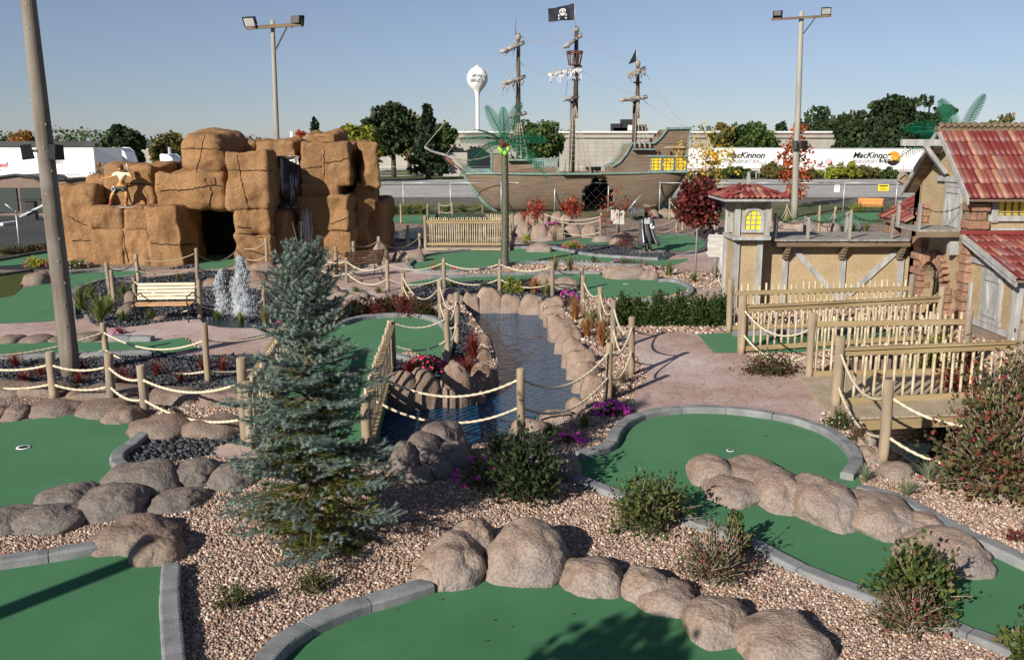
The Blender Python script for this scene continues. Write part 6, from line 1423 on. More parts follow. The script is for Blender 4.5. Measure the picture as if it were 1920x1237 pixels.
    olive = (age+g.normal(0, .13, len(segs)) > np.interp(kz, [0, .3, .6, .8, 1], [.34, .52, .74, .95, 1.4]))
    mi = np.repeat(olive.astype(np.int32), len(TF)); npobj('needles', V.reshape(-1, 3), F.reshape(-1, 3), ['needle_blue', 'needle_olive'], mi, parent=t)
    print('spruce segs', len(segs))
spruce()

# ---- shrubs in the foreground ----
bush('leafy green shrub with reddish tips behind the tip of the curb in the middle foreground', 1222, 1004, 880, 178, 'l_shrub', .044, 110, 22, 'bark_pale', depth=.8, spread=.09)
bush('sparse twiggy shrub with a green side shoot beside the pale curb', 1338, 1108, 968, 150, 'l_shrub_red', .03, 170, 10, 'bark_pale', depth=.8, spread=.06)
bush('small upright green shoots rising from the twiggy shrub by the long fairway', 1378, 1046, 955, 66, 'l_shrub', .05, 20, 16, 'bark_pale', spread=.10)
bush('leafy shrub with a brown twiggy base in front of the long fairway', 1712, 1150, 1018, 176, 'l_shrub', .052, 90, 24, 'bark_pale', depth=.8, spread=.09)
bush('low brown twiggy undergrowth under the leafy shrub near the lower curb', 1700, 1200, 1100, 170, 'l_shrub_red', .032, 110, 12, 'bark_pale', depth=.7, spread=.07)
bush('bright green shrub cut off by the bottom right corner', 1935, 1262, 1150, 120, 'l_shrub', .055, 60, 20, 'bark_pale')
bush('dark glossy green shrub right of the tall post by the pond', 982, 950, 800, 170, 'l_dark', .055, 110, 22, 'bark', depth=.8, spread=.09)
bush('magenta flowering plant at the foot of the dark glossy shrub', 905, 912, 858, 110, 'l_shrub', .03, 40, 18, flowers='magenta', nfl=26, fsize=.035)
bush('tall bronze and green viburnum like shrub at the right edge', 1868, 948, 655, 240, 'l_shrub_red', .065, 250, 22, 'bark_pale', depth=.85, spread=.10, low=.06, stemr=.008)
bush('red berried shrub behind the front picket railing', 1800, 745, 640, 110, 'l_redgrass', .05, 50, 18, 'bark')
bush('bushy bright green shrub between the picket railings and the stucco wing', 1760, 700, 618, 110, 'l_yellowgreen', .05, 90, 26, 'bark')
bush('small green shrub with white dots beside the bridge end post', 1570, 808, 765, 52, 'l_shrub', .025, 60, 22, flowers='whitepetal', nfl=30, fsize=.012)
bush('small brownish shrub at the foot of the bridge fence', 1608, 832, 793, 34, 'l_shrub_red', .022, 40, 18)
bush('low green wisp of heather in the gravel left of the bottom curb', 440, 1150, 1085, 70, 'l_shrub', .022, 40, 16, spread=.07)
bush('second wisp of heather under the blue spruce', 590, 1120, 1060, 80, 'l_shrub', .022, 45, 16, spread=.07)
bush('tiny reddish groundcover plant on the gravel near the right edge', 1905, 1018, 990, 40, 'l_burgundy', .02, 30, 20)
bush('low reddish mulch plant between the two ropes', 1440, 705, 672, 120, 'l_burg_green', .05, 60, 18, depth=.5, spread=.15)
for x, yb, yt, w in ((1622, 904, 866, 42), (1700, 930, 892, 52), (1742, 900, 862, 56)): grass({1622: 'spiky blue green grass tuft nearest the round curb', 1700: 'spiky blue green grass tuft furthest forward on the right gravel', 1742: 'spiky blue green grass tuft by the stream mouth'}[x], x, yb, yt, w, 'l_blue', 200, .003, group='blue green grass tufts')
# petunias and grasses on the right pond bank
bush('bright magenta petunia clump near the back of the round green', 1145, 782, 752, 76, 'l_shrub', .03, 40, 16, flowers='magenta', nfl=70, fsize=.034)
bush('smaller magenta petunia clump next to the dark boulder', 1070, 832, 812, 60, 'l_shrub', .03, 26, 12, flowers='magenta', nfl=36, fsize=.03)
bush('crimson petunia bed on the left pond bank by the footbridge post', 800, 704, 668, 84, 'l_dark', .035, 70, 20, flowers='crimson', nfl=90, fsize=.034)
bush('pink petunia clump behind the pond fence posts', 1064, 566, 546, 38, 'l_shrub', .03, 30, 14, flowers='magenta', nfl=26, fsize=.035)
grass('yellow green striped grass clump left of the tall pond post', 930, 852, 800, 64, 'l_grass', 170, .007); grass('yellow green grass clump in front of the pond edge', 1030, 818, 788, 46, 'l_grass', 140, .006); grass('yellow green grass clump beside the magenta petunias', 1096, 802, 772, 50, 'l_grass', 160, .006)
for x, yb, yt, w, l in ((887, 675, 612, 60, 'tall dark red grass on the left pond bank'), (875, 700, 665, 70, 'drooping dark red grass below the rope posts'), (770, 706, 668, 44, 'small dark red grass beside the crimson petunias')): grass(l, x, yb, yt, w, 'l_redgrass', 200, .006, group='dark red grasses')
for x, yb, yt, w, m, l in ((1078, 600, 548, 46, 'l_rust', 'tall rust coloured grass among the fence posts behind the pond corner'), (1108, 618, 570, 46, 'l_tan', 'tan and green grass right of the pond corner'), (1128, 650, 590, 48, 'l_rust', 'bright rust grass beside the double fence posts'), (1100, 632, 590, 40, 'l_rust', 'reddish grass leaning over the wet boulders'), (1165, 720, 690, 36, 'l_tan', 'short tan grass near the path edge'), (1150, 745, 712, 36, 'l_tan', 'thin tan grass by the near bank post'), (1002, 552, 512, 40, 'l_rust', 'rust grass at the back pond bank'), (1025, 556, 516, 40, 'l_tan', 'tan plume grass at the back pond bank')): grass(l, x, yb, yt, w, m, 170, .006, group='autumn coloured grasses by the pond')
for i, (x, yb, yt, w) in enumerate(((28, 688, 655, 44), (75, 706, 678, 46), (45, 720, 690, 50), (155, 700, 670, 44), (150, 722, 688, 46), (230, 712, 682, 44), (238, 728, 700, 40), (295, 706, 668, 46), (341, 720, 692, 40), (382, 698, 662, 34), (418, 700, 662, 34))):
    grass(ORD[i]+' red tuft from the left in the dark slate bed at the lower left', x, yb, yt, w, 'l_redgrass', 110, .006, group='red tufts in the lower left slate bed')
for i, (x, yb, yt, w) in enumerate(((152, 585, 532, 44), (188, 604, 545, 54), (170, 560, 522, 40), (232, 606, 578, 36), (232, 560, 528, 40), (284, 600, 574, 30), (205, 590, 548, 40))):
    grass(ORD[i]+' leafy green clump counted from the left post of the bench fence', x, yb, yt, w, 'l_grass', 120, .010, group='green clumps beside the pale bench', droop=.3)
for x, yb, yt, w, m, l in ((408, 600, 578, 30, 'l_grass', 'green tuft at the left foot of the fountain'), (452, 608, 578, 34, 'l_grass', 'green tuft at the right foot of the fountain'), (498, 608, 568, 40, 'l_tan', 'tan plume grass beside the fountain'), (535, 600, 560, 44, 'l_tan', 'tall tan plume grass left of the spruce'), (335, 528, 505, 34, 'l_tan', 'thin grass in the slate above the pale bench'),
    (667, 548, 534, 34, 'l_grass', 'light green tuft below the brown bench'), (710, 550, 536, 30, 'l_grass', 'light green tuft right of the brown bench'), (762, 548, 534, 24, 'l_grass', 'light green tuft by the short fence post'), (815, 512, 488, 38, 'l_rust', 'spiky bronze plant by the far fence'), (800, 540, 527, 20, 'l_grass', 'small tuft behind the far curb'), (908, 540, 526, 18, 'l_grass', 'small tuft in the slate behind the pond'), (845, 538, 524, 18, 'l_grass', 'small tuft beside a fence post behind the pond'),
    (1040, 512, 470, 22, 'l_tan', 'upright plume grass behind the low mounds'), (1068, 512, 470, 24, 'l_tan', 'second upright plume grass right of the palm gravel'), (1254, 518, 485, 34, 'l_grass', 'tall upright grass at the path corner'), (1300, 530, 508, 22, 'l_grass', 'grass tuft at the foot of the burgundy tree'), (745, 492, 480, 28, 'l_grass', 'low green tuft by the waterfall pool'), (768, 492, 478, 22, 'l_grass', 'low green tuft beside the path bend'),
    (1340, 520, 490, 16, 'l_grass', 'grass beside the round bin'), (1458, 414, 398, 22, 'l_grass', 'tuft behind the village tower'), (1480, 420, 400, 24, 'l_grass', 'tuft at the tall lamp pole'), (1600, 440, 415, 34, 'l_grass', 'tuft behind the walkway chain'), (1622, 436, 412, 30, 'l_grass', 'tuft near the small curved curb')):
    grass(l, x, yb, yt, w, m, 110, .009 if yb < 560 else .007)
for i, (x, w) in enumerate(((740, 40), (765, 50), (792, 44), (840, 46), (868, 40), (900, 50), (780, 60))):
    grass(ORD[i]+' tall wild grass clump from the left on the verge before the ship bow', x, 402 if i < 3 else 398, 378, w, 'l_grass', 130, .02, group='wild grass clumps by the ship bow')
# dark red shrubs row, flower beds
for i, (x, yb, yt, w, m) in enumerate(((660, 598, 560, 62, 'l_burg_green'), (700, 594, 556, 58, 'l_burgundy'), (730, 592, 548, 50, 'l_burg_green'), (762, 596, 550, 56, 'l_burgundy'), (795, 598, 556, 50, 'l_burg_green'))):
    bush(ORD[i]+' dark red shrub from the left in the row behind the oval green', x, yb, yt, w, m, .035, 70, 34, 'bark', group='dark red shrubs behind the oval green', spread=.12)
bush('yellow and red flowering shrub right of the big log pole', 70, 502, 484, 52, 'l_lime', .05, 50, 18, flowers='crimson', nfl=24, fsize=.03)
bush('bushy pale flowering plant at the foot of the sandstone rocks', 142, 505, 484, 52, 'l_shrub', .035, 60, 24, flowers='whitepetal', nfl=60, fsize=.022)
bush('pink and white petunias beside the cave entrance', 480, 492, 474, 36, 'l_shrub', .03, 30, 14, flowers='pink', nfl=60, fsize=.035)
bush('red begonias at the left edge of the spruce', 530, 606, 592, 22, 'l_dark', .03, 20, 12, flowers='crimson', nfl=24, fsize=.03)
bush('pink blossoms with purple leaves below the pale curb by the bench', 222, 628, 612, 28, 'l_burgundy', .03, 18, 10, flowers='magenta', nfl=14, fsize=.022)
bush('yellow green shrub behind the back pond bank', 960, 552, 518, 44, 'l_yellowgreen', .04, 60, 24)
bush('red and orange flower bed on the slate before the pirate with the chest', 1075, 468, 452, 44, 'l_lime', .04, 40, 18, flowers='crimson', nfl=40, fsize=.035)
bush('yellow leafy plant near the fence before the ship', 985, 458, 438, 30, 'l_lime', .05, 26, 14)
bush('purple groundcover with magenta blossoms behind the low mound ridge', 1178, 500, 486, 80, 'l_burg_green', .04, 40, 16, flowers='magenta', nfl=8, fsize=.04)
bush('pink flowering groundcover on the low ridge end', 1235, 508, 496, 30, 'l_burg_green', .03, 20, 12, flowers='magenta', nfl=8, fsize=.03)
bush('tiny dark seedling on the palm gravel', 1114, 494, 478, 16, 'l_burg_green', .04, 14, 10)
bush('crimson flowers at the foot of the bronze spiky plant', 853, 510, 500, 20, 'l_shrub', .03, 18, 10, flowers='crimson', nfl=20, fsize=.03)
bush('magenta flowers on the rocks below the ship', 1040, 426, 416, 36, 'l_shrub', .04, 18, 10, flowers='magenta', nfl=16, fsize=.06)
for i, (x, yb, yt, w) in enumerate(((24, 478, 460, 50), (62, 474, 458, 44), (100, 470, 448, 36))): bush(ORD[i]+' dark low bush from the left under the chain link fence', x, yb, yt, w, 'l_burg_green', .05, 40, 20, group='dark bushes under the chain link fence')
bush('variegated round bush left of the orange bench', 1608, 400, 379, 34, 'l_yellowgreen', .08, 40, 14)
# yew hedge
for i, (x, yt) in enumerate(((1168, 552), (1200, 556), (1236, 546), (1272, 550), (1308, 550), (1343, 546))):
    bush(ORD[i]+' clipped dark yew from the left in the hedge beside the pink path', x, 612, yt, 50, 'l_yew', .045, 380, 20, 'bark', name='yew_bush', cat='hedge bush', group='clipped yew hedge', depth=.8, spread=.07, low=.02)

# ---- trees ----
def tree(lab, name, px, pyt, pyb, Y, wpx, leafm, n=3000, lsz=.3, shape='broad', trunk=.2, group=None, barkm='bark', K=46, tr=None, z0=0, cat='tree'):
    g = nrng(); x = at(px, pyb, Y).x; s = mpp(Y); H = Zat(pyt, Y)-z0; rx = wpx*s/2; t = thing(name, lab, cat, (x, Y, z0), group=group)
    base = np.array([x, Y, z0]); c0 = trunk*H; ch = H-c0; r_ = tr or max(.05, H*.022)
    mb = MB(); mb.tube([Vector((x, Y, z0-.1)), Vector((x+g.normal(0, rx*.03), Y, z0+H*.45)), Vector((x, Y, z0+H*.92))], [r_, r_*.7, r_*.15], 8)
    if shape == 'spruce':
        hz = g.uniform(0, 1, K*3)**1.15; rr = (1-hz)**.85*g.uniform(.55, 1.0, K*3); az = g.uniform(0, 6.28, K*3)
        C = base+np.stack([np.cos(az)*rr*rx, np.sin(az)*rr*rx, c0+hz*ch*.97], 1); cr = np.maximum(.06, .22*(1-hz))*rx; fl = .45
    elif shape == 'column':
        hz = g.uniform(0, 1, K*2); rr = np.sin(np.pi*np.clip(hz*.85+.12, 0, 1))**.6*g.uniform(.3, 1, K*2); az = g.uniform(0, 6.28, K*2)
        C = base+np.stack([np.cos(az)*rr*rx, np.sin(az)*rr*rx, c0+hz*ch], 1); cr = .30*rx*np.ones(K*2); fl = .8
    else:
        u = unit(g, K); rad = g.uniform(.35, .86, K)
        C = base+np.stack([u[:, 0]*rad*rx, u[:, 1]*rad*rx, c0+ch/2+u[:, 2]*rad*ch/2], 1); 
        if shape == 'pine': C[:, 0] += np.sin(C[:, 2]*1.7)*rx*.12
        cr = g.uniform(.22, .36, K)*min(rx, ch/2)*1.15; fl = .55 if shape == 'pine' else .8
    for c, q in zip(C[::2], cr[::2]):
        zz = max(z0+c0*.7, c[2]-abs(c[0]-x)*.7-.3*q); mb.tube([Vector((x, Y, min(zz, c[2]))), Vector(c)], [r_*.28, r_*.08], 5, cap=False)
    mb.obj('trunk', barkm, t)
    k = g.integers(0, len(C), n); d = unit(g, n); rr = g.uniform(.45, 1.05, n)
    pos = C[k]+d*(cr[k]*rr)[:, None]*np.array([1, 1, fl]); dirs = d*.6+unit(g, n)*.8
    if shape in ('spruce',): dirs[:, 2] -= .3
    V, F = scatter(LV*np.array([1.5, 1, 1]), LF, pos, frame_from(dirs, rng=g), lsz*g.uniform(.6, 1.3, n)); npobj('crown', V, F, leafm, parent=t)
    return t
# near and mid trees
tree('small burgundy leaved tree with a thin pale trunk left of the village tower', 'maple_tree', 1303, 318, 522, Yg(522), 88, 'l_burgundy', 3000, .14, 'broad', .42, barkm='bark_pale', tr=.035, K=60)
tree('slender yellow leaved young tree behind the burgundy tree', 'honey_locust_tree', 1318, 232, 420, 50, 140, 'l_yellow', 800, .14, 'broad', .25, barkm='bark_pale', tr=.05, K=26)
tree('narrow red and orange maple beside the tall lamp pole beyond the tower', 'maple_tree', 1488, 238, 400, 64, 56, 'l_redorange', 1300, .2, 'column', .15, tr=.07)
for i, (x, yb, yt, w, n) in enumerate(((1008, 432, 366, 42, 260), (1072, 434, 362, 42, 480), (990, 445, 378, 30, 60), (1160, 440, 350, 60, 70), (1135, 452, 358, 54, 70), (1215, 436, 380, 22, 60))):
    tree(ORD[i]+' small red leaved sapling from the left in front of the ship' if i < 6 else '', 'sapling', x, yt, yb, Yg(yb), w, 'l_red', n, .12, 'broad', .25, 'red saplings in front of the ship', 'bark', 30, .02)
for i, (x, yb, yt) in enumerate(((1185, 470, 435), (1165, 466, 438), (1040, 455, 400))):
    bush(ORD[i]+' bare twiggy shrub with a few red leaves near the pirate with the chest', x, yb, yt, 34, 'l_red', .04, 34, 2, 'bark', group='bare twiggy shrubs', spread=.05)
tree('small orange leaved sapling growing on top of the left rock ledge', 'sapling', 190, 300, 350, 37.5, 30, 'l_orange', 160, .10, 'broad', .1, None, 'bark', 14, .015, z0=2.2)
# far trees
FAR = [('dark pine group left of the spruce by the block wall', 'pine_tree', 738, 193, 322, 118, 100, 'l_pine', 6000, .55, 'pine', .28), ('tall dark conical spruce at the corner of the block wall', 'spruce_tree', 803, 196, 328, 112, 74, 'l_spruce', 5200, .5, 'spruce', .12),
       ('yellow green leafy tree above the right end of the rock formation', 'tree', 672, 232, 330, 105, 110, 'l_yellowgreen', 5200, .42, 'broad', .15), ('rounded green tree behind the ship mainmast and palm', 'tree', 1008, 218, 330, 122, 98, 'l_broad', 6000, .5, 'broad', .05),
       ('thin yellowing tree behind the dark pines', 'tree', 768, 205, 322, 128, 60, 'l_autumn', 2600, .5, 'broad', .2), ('yellowish tree showing right of the conical spruce', 'tree', 835, 215, 322, 130, 40, 'l_broad', 1600, .5, 'broad', .2),
       ('broad green tree in front of the block wall beyond the white trailer', 'tree', 1400, 217, 330, 124, 100, 'l_broad', 6000, .5, 'broad', .02), ('yellow tinged tree left of the broad green tree behind the trailer', 'tree', 1352, 228, 330, 123, 48, 'l_autumn', 2400, .5, 'broad', .02),
       ('olive tree right of the broad green tree behind the trailer', 'tree', 1440, 240, 330, 124, 44, 'l_autumn', 2000, .5, 'broad', .02), ('small round dark tree above the block wall roof', 'tree', 1461, 222, 300, 170, 26, 'l_pine', 900, .6, 'broad', .1),
       ('dark open crowned tree just right of the tall lamp pole', 'tree', 1534, 199, 300, 165, 76, 'l_pine', 3200, .6, 'broad', .1), ('broad dark pine left of the big pine behind the trailer', 'pine_tree', 1600, 200, 325, 122, 90, 'l_pine', 5200, .55, 'pine', .05),
       ('biggest dark pine rising behind the white trailer', 'pine_tree', 1665, 166, 325, 124, 100, 'l_pine', 6500, .55, 'pine', .05), ('dark pine right of the biggest pine near the village roof', 'pine_tree', 1732, 172, 325, 126, 80, 'l_pine', 5000, .55, 'pine', .05),
       ('pine low between the two big pines', 'pine_tree', 1640, 235, 325, 119, 80, 'l_pine', 3600, .55, 'pine', .02),
       ('orange leaved tree above the long dark roof at the far left', 'tree', 50, 240, 300, 165, 54, 'l_orange', 2600, .5, 'broad', .1), ('dark green pine behind the white lorry cab', 'pine_tree', 228, 230, 322, 112, 70, 'l_pine', 4600, .5, 'pine', .05), ('dark green pine touching the cab pine', 'pine_tree', 258, 242, 322, 115, 44, 'l_pine', 2600, .5, 'pine', .05),
       ('thin yellowish tree right of the cab pines', 'tree', 325, 241, 322, 118, 52, 'l_autumn', 1700, .45, 'broad', .15), ('thin olive tree beside the chimney stack', 'tree', 303, 252, 322, 120, 36, 'l_autumn', 1200, .45, 'broad', .1), ('small yellowish tree above the top rock block', 'tree', 386, 244, 300, 160, 28, 'l_autumn', 900, .5, 'broad', .1),
       ('small red maple above the waterfall lip', 'tree', 566, 240, 310, 110, 28, 'l_redorange', 900, .4, 'broad', .1), ('small dark pointed spruce above the right rocks', 'spruce_tree', 593, 226, 310, 130, 16, 'l_spruce', 900, .5, 'column', .05), ('row of distant green trees right of the roof ridge', 'tree', 1880, 212, 300, 180, 60, 'l_autumn', 2000, .6, 'broad', .05), ('distant green tree beyond the palm at the roof ridge', 'tree', 1850, 222, 300, 175, 50, 'l_broad', 1500, .6, 'broad', .05)]
for a in FAR: tree(*a[:7], a[7], a[8], a[9], a[10], a[11], group='trees beyond the road', tr=.35)
# bushes along the far side of the road
for i, (x, w, yt, m) in enumerate(((1372, 90, 312, 'l_broad'), (1450, 70, 300, 'l_autumn'), (1560, 60, 312, 'l_lime'), (1590, 70, 306, 'l_yellowgreen'), (1625, 60, 310, 'l_autumn'), (1665, 60, 316, 'l_broad'), (1340, 60, 318, 'l_autumn'), (1520, 44, 318, 'l_broad'))):
    tree(ORD[i]+' of the low roadside bushes in front of the white trailers', 'bush', x, yt, 338, 113.5, w, m, 1500, .3, 'broad', .0, 'roadside bushes before the trailers', 'bark', 20, .1, cat='bush')
# far wood on the horizon
g = nrng(); n = 30000; x = g.uniform(-420, 420, n); y = 400+g.uniform(0, 40, n); hgt = 5.6+2.6*np.sin(x*.021)+1.6*np.sin(x*.09)+1.2*np.sin(x*.31)+g.uniform(-1, 1, n); z = g.uniform(0, 1, n)*hgt
V, F = scatter(LV*np.array([1.6, 1, 1]), LF, np.stack([x, y, z], 1), frame_from(unit(g, n), rng=g), g.uniform(.7, 1.5, n)); tag(npobj('wood', V, F, 'l_broad', origin=(0, 420, 0)), 'far off line of woods along the horizon', None, None, 'stuff')
# off-picture tree that shades the bottom green
tree('tree outside the frame behind the viewer that shades the bottom green', 'tree', 400, 300, 900, 3.0, 10, 'l_broad', 10, .1, 'broad', .3) if False else None
gt = nrng(); t = thing('tree', 'leafy tree standing outside the frame whose shadow falls on the bottom green', 'tree', (-3.75, 1.1, 0))
mb = MB(); mb.tube([(-3.75, 1.1, 0), (-3.75, 1.1, 3.2)], [.09, .04], 8); mb.obj('trunk', 'bark', t); n = 1500; d = unit(gt, n); V, F = scatter(LV, LF, np.array([-3.75, 1.1, 3.35])+d*gt.uniform(.2, 1, n)[:, None]*np.array([.75, .75, .7]), frame_from(unit(gt, n), rng=gt), .16*gt.uniform(.6, 1.3, n)); npobj('crown', V, F, 'l_broad', parent=t)

# ---- metal palms ----
def palm(lab, px, pyb, Yp, ztop, fronds, nuts=True, tr=.13):
    x = at(px, pyb, Yp).x; t = thing('palm_tree', lab, 'artificial palm', (x, Yp, 0), group='green metal palms'); c = Vector((x, Yp, ztop))
    mb = MB(); n = 60; pts = []; rr = []
    for i in range(n+1):
        s = i/n; pts.append(Vector((x+.03*math.sin(s*3), Yp, s*ztop-(.1 if i == 0 else 0)))); rr.append(tr*(1.15-.3*s)*(1.06 if i % 2 else .96)+(.05*(1-s*12) if s < .083 else 0))
    mb.tube(pts, rr, 12); mb.obj('trunk', 'palmtrunk', t)
    g = nrng()
    for (ang, L, up, dy) in fronds:
        a = R(ang); d = Vector((math.cos(a), dy, 0)); K = 22; pts = []
        for k in range(K+1):
            s = k/K; pts.append(c+Vector((d.x*L*s, d.y*L*s, L*(up*s-(.25+.6*max(0, .6-up*.3))*s*s*(1.15-.5*up)))))
        mb = MB(); mb.tube(pts, [.035*(1-.8*k/K) for k in range(K+1)], 5)
        V = []; F = []
        m_ = 30
        for k in range(2, m_):
            s = k/m_; i = min(int(s*K), K-1); p = pts[i].lerp(pts[i+1], s*K-i); dv = (pts[i+1]-pts[i]).normalized(); sd = dv.cross(Vector((0, 0, 1)));
            if sd.length < .2: sd = dv.cross(Vector((0, 1, 0)))
            if abs(dv.y) < .35: sd = (sd.normalized()*.35+dv.cross(Vector((0, 1, 0)))*.94)
            sd.normalize(); ll = L*.21*math.sin(math.pi*min(1, s*.8+.16))**.7
            for sg in (-1, 1):
                e = p+(sd*sg*.88+dv*.5-Vector((0, 0, .22))).normalized()*ll; w = dv*.015; b_ = len(V); V += [p-w, p+w, p.lerp(e, .6)+w*.9, e, p.lerp(e, .6)-w*.9]; F += [(b_, b_+1, b_+2, b_+4), (b_+4, b_+2, b_+3)]
        mb.raw(V, F, 0); mb.obj('frond', 'palm', t)
    mb = MB(); g2 = random.Random(3)
    for k in range(26): a = g2.uniform(0, 6.28); mb.tube([c+Vector((.1*math.cos(a), .1*math.sin(a), -.1)), c+Vector((.24*math.cos(a), .24*math.sin(a), g2.uniform(-.15, .15)))], [.05, .01], 5)
    mb.obj('husk', 'rust', t)
    if nuts:
        for k in range(7): a = 6.28*k/7+.4; mb = MB(); mb.ball((c.x+.16*math.cos(a), c.y+.16*math.sin(a)-.06, c.z-.22-.07*(k % 3)), .085, n=10, k=7, sc=(1, 1, 1.15)); mb.obj('coconut', 'coconut', t)
Yp = Yg(500)
palm('green metal palm tree with bright green coconuts in front of the ship', 946, 500, Yp, Zat(268, Yp), [(180, 1.6, .5, .1), (174, 1.6, -.02, -.25), (2, 1.55, .5, .1), (6, 1.55, -.08, -.2), (118, 1.4, 1.15, .1), (92, 1.3, 1.2, .5), (66, 1.45, 1.2, 0), (180, 1.3, .2, .8), (0, 1.3, .25, .7), (150, 1.2, .75, -.4)])
palm('green metal palm tree rising behind the village roof', 1776, 480, 27.5, Zat(262, 27.5), [(180, 1.6, .62, .1), (178, 1.9, .25, -.15), (116, 1.35, 1.1, .1), (62, 1.4, 1.15, 0), (2, 1.5, .5, .1), (30, 1.2, .7, .4), (150, 1.2, .6, .6), (0, 1.5, .2, -.4)])
# ================= background =================
def text(body, size, parent, name, m, loc, rot=(R(90), 0, 0), shear=0, ext=.01, off=0., align='LEFT', sx=1):
    cu = bpy.data.curves.new('t', 'FONT'); cu.body = body; cu.size = size; cu.shear = shear; cu.extrude = ext; cu.offset = off; cu.align_x = align; cu.resolution_u = 3
    ob = bpy.data.objects.new('t', cu); COL.objects.link(ob); dg = bpy.context.evaluated_depsgraph_get(); me = bpy.data.meshes.new_from_object(ob.evaluated_get(dg)); bpy.data.objects.remove(ob)
    me.materials.clear(); me.materials.append(M[m]); o = bpy.data.objects.new(name, me); COL.objects.link(o)
    q = parent; o3 = Vector()
    while q is not None: o3 += q.location; q = q.parent
    o.parent = parent; o.location = Vector(loc)-o3; o.rotation_euler = rot; o.scale = (sx, 1, 1); return o
# long block building
YB2 = 136; zt = Zat(247, YB2)
bb = thing('warehouse', 'long low grey block warehouse with a flat white edged roof beyond the road', 'warehouse', (60, YB2, 0))
xL = at(826, 300, YB2).x; xRr = 130
mb = MB(); mb.box(((xL+xRr)/2, YB2+20, zt/2-.4), (xRr-xL, 40, zt-.8)); mb.obj('wall', 'block', bb)
mb = MB(); mb.box(((xL+xRr)/2, YB2+20, zt-.62), (xRr-xL+.6, 40.6, .5)); mb.obj('fascia', 'block', bb)
mb = MB(); mb.box(((xL+xRr)/2, YB2+20, zt-.28), (xRr-xL+.8, 40.8, .22)); mb.obj('dark_band', 'brown_trim', bb)
mb = MB(); mb.box(((xL+xRr)/2, YB2+20, zt-.06), (xRr-xL+1, 41, .22)); mb.obj('roof_edge', 'white_matte', bb)
mb = MB()
for k in range(1, 9): mb.box(((xL+xRr)/2, YB2-.006, k*.6), (xRr-xL, .02, .04))
x = xL+1
while x < xRr: mb.box((x, YB2-.008, (zt-.9)/2), (.05, .02, zt-.9)); x += 1.2
mb.obj('block_joints', 'blockdark', bb)
wl = thing('wall', 'low grey block side wall in the shade of the conical spruce', 'wall', (at(830, 320, 122).x, 122, 0)); a, b = at(792, 330, 122), at(876, 286, 122)
mb = MB(); mb.box(((a.x+b.x)/2, 122.2, b.z/2), (b.x-a.x, .4, b.z)); mb.obj('wall', 'block', wl)
ru = thing('roof_unit', 'dark rooftop ventilation unit on the warehouse roof', 'roof unit', at(1185, 246, YB2+6))
for x0, x1, y0 in ((1146, 1166, 232), (1164, 1186, 224), (1190, 1212, 234), (1150, 1214, 240)):
    a, b = at(x0, 247, YB2+6), at(x1, y0, YB2+6); mb = MB(); mb.box(((a.x+b.x)/2, YB2+6.5, (a.z+b.z)/2-.2), (b.x-a.x, 1.4, b.z-a.z+.4)); mb.obj('cabinet', 'black', ru)
a = at(1183, 235, YB2+5.4); mb = MB(); mb.tube([a-Vector((0, 0, .8)), a], [.5, .45], 10); mb.obj('fan_hood', 'white_matte', ru)
for i, (x, y) in enumerate(((1328, 220), (1270, 238))): pass
# left long building
lb = thing('warehouse', 'long low dark roofed building behind the white trailers at the left', 'warehouse', (-60, 160, 0)); z = Zat(266, 158)
mb = MB(); mb.box((-105, 175, z/2-.4), (190, 34, z-.8)); mb.obj('wall', 'block', lb)
mb = MB(); mb.box((-105, 175, z-.35), (191, 35, .9)); mb.obj('roof', 'asphalt_dark', lb)
for i, (x, yt) in enumerate(((548, 247), (1000, 300))):
    if i: break
    a = at(x, 270, 150); mb = MB(); mb.tube([(a.x, 150, 0), (a.x, 150, Zat(yt, 150))], .28, 10); tag(mb.obj('chimney_stack', 'white_matte'), 'thin white stack beside the small red maple', 'chimney')
a = at(321, 320, 96); mb = MB(); mb.tube([(a.x, 96, 0), (a.x, 96, Zat(276, 96))], .18, 10); tag(mb.obj('vent_pipe', 'steel'), 'thin grey vent pipe left of the top rock block', 'pipe')
# brown stucco gateway
sb = thing('stucco_shelter', 'brown stucco building with a curved parapet and dark glass bays at the left edge', 'building', (at(40, 400, 58).x, 58, 0)); Yh = 57.0
def pz(x, y): a = at(x, y, Yh); return Vector((a.x, Yh, max(a.z, 0)))
g0 = P(0, 405).y
out = [(-120, 404), (-120, 346), (-60, 346), (-40, 340), (0, 332), (30, 328), (60, 332), (84, 344), (92, 336), (124, 336), (124, 404)]
mb = MB(); mb.prism([pz(*q)-Vector((0, 0, .6 if q[1] > 400 else 0)) for q in out], (0, 1, 0), 4); mb.obj('wall', 'stucco_brown', sb)
mb = MB()
for (x0, y0), (x1, y1) in zip(out[2:-2], out[3:-1]): mb.beam(pz(x0, y0)-Vector((0, .05, -.02)), pz(x1, y1)-Vector((0, .05, -.02)), .3, .12)
mb.obj('parapet_cap', 'black', sb)
for x0, x1 in ((-60, 31), (42, 90)):
    a, b = pz(x0, 398), pz(x1, 352); mb = MB(); mb.box(((a.x+b.x)/2, Yh-.03, (a.z+b.z)/2), (b.x-a.x, .1, b.z-a.z)); mb.obj('window', 'glass_dark', sb)
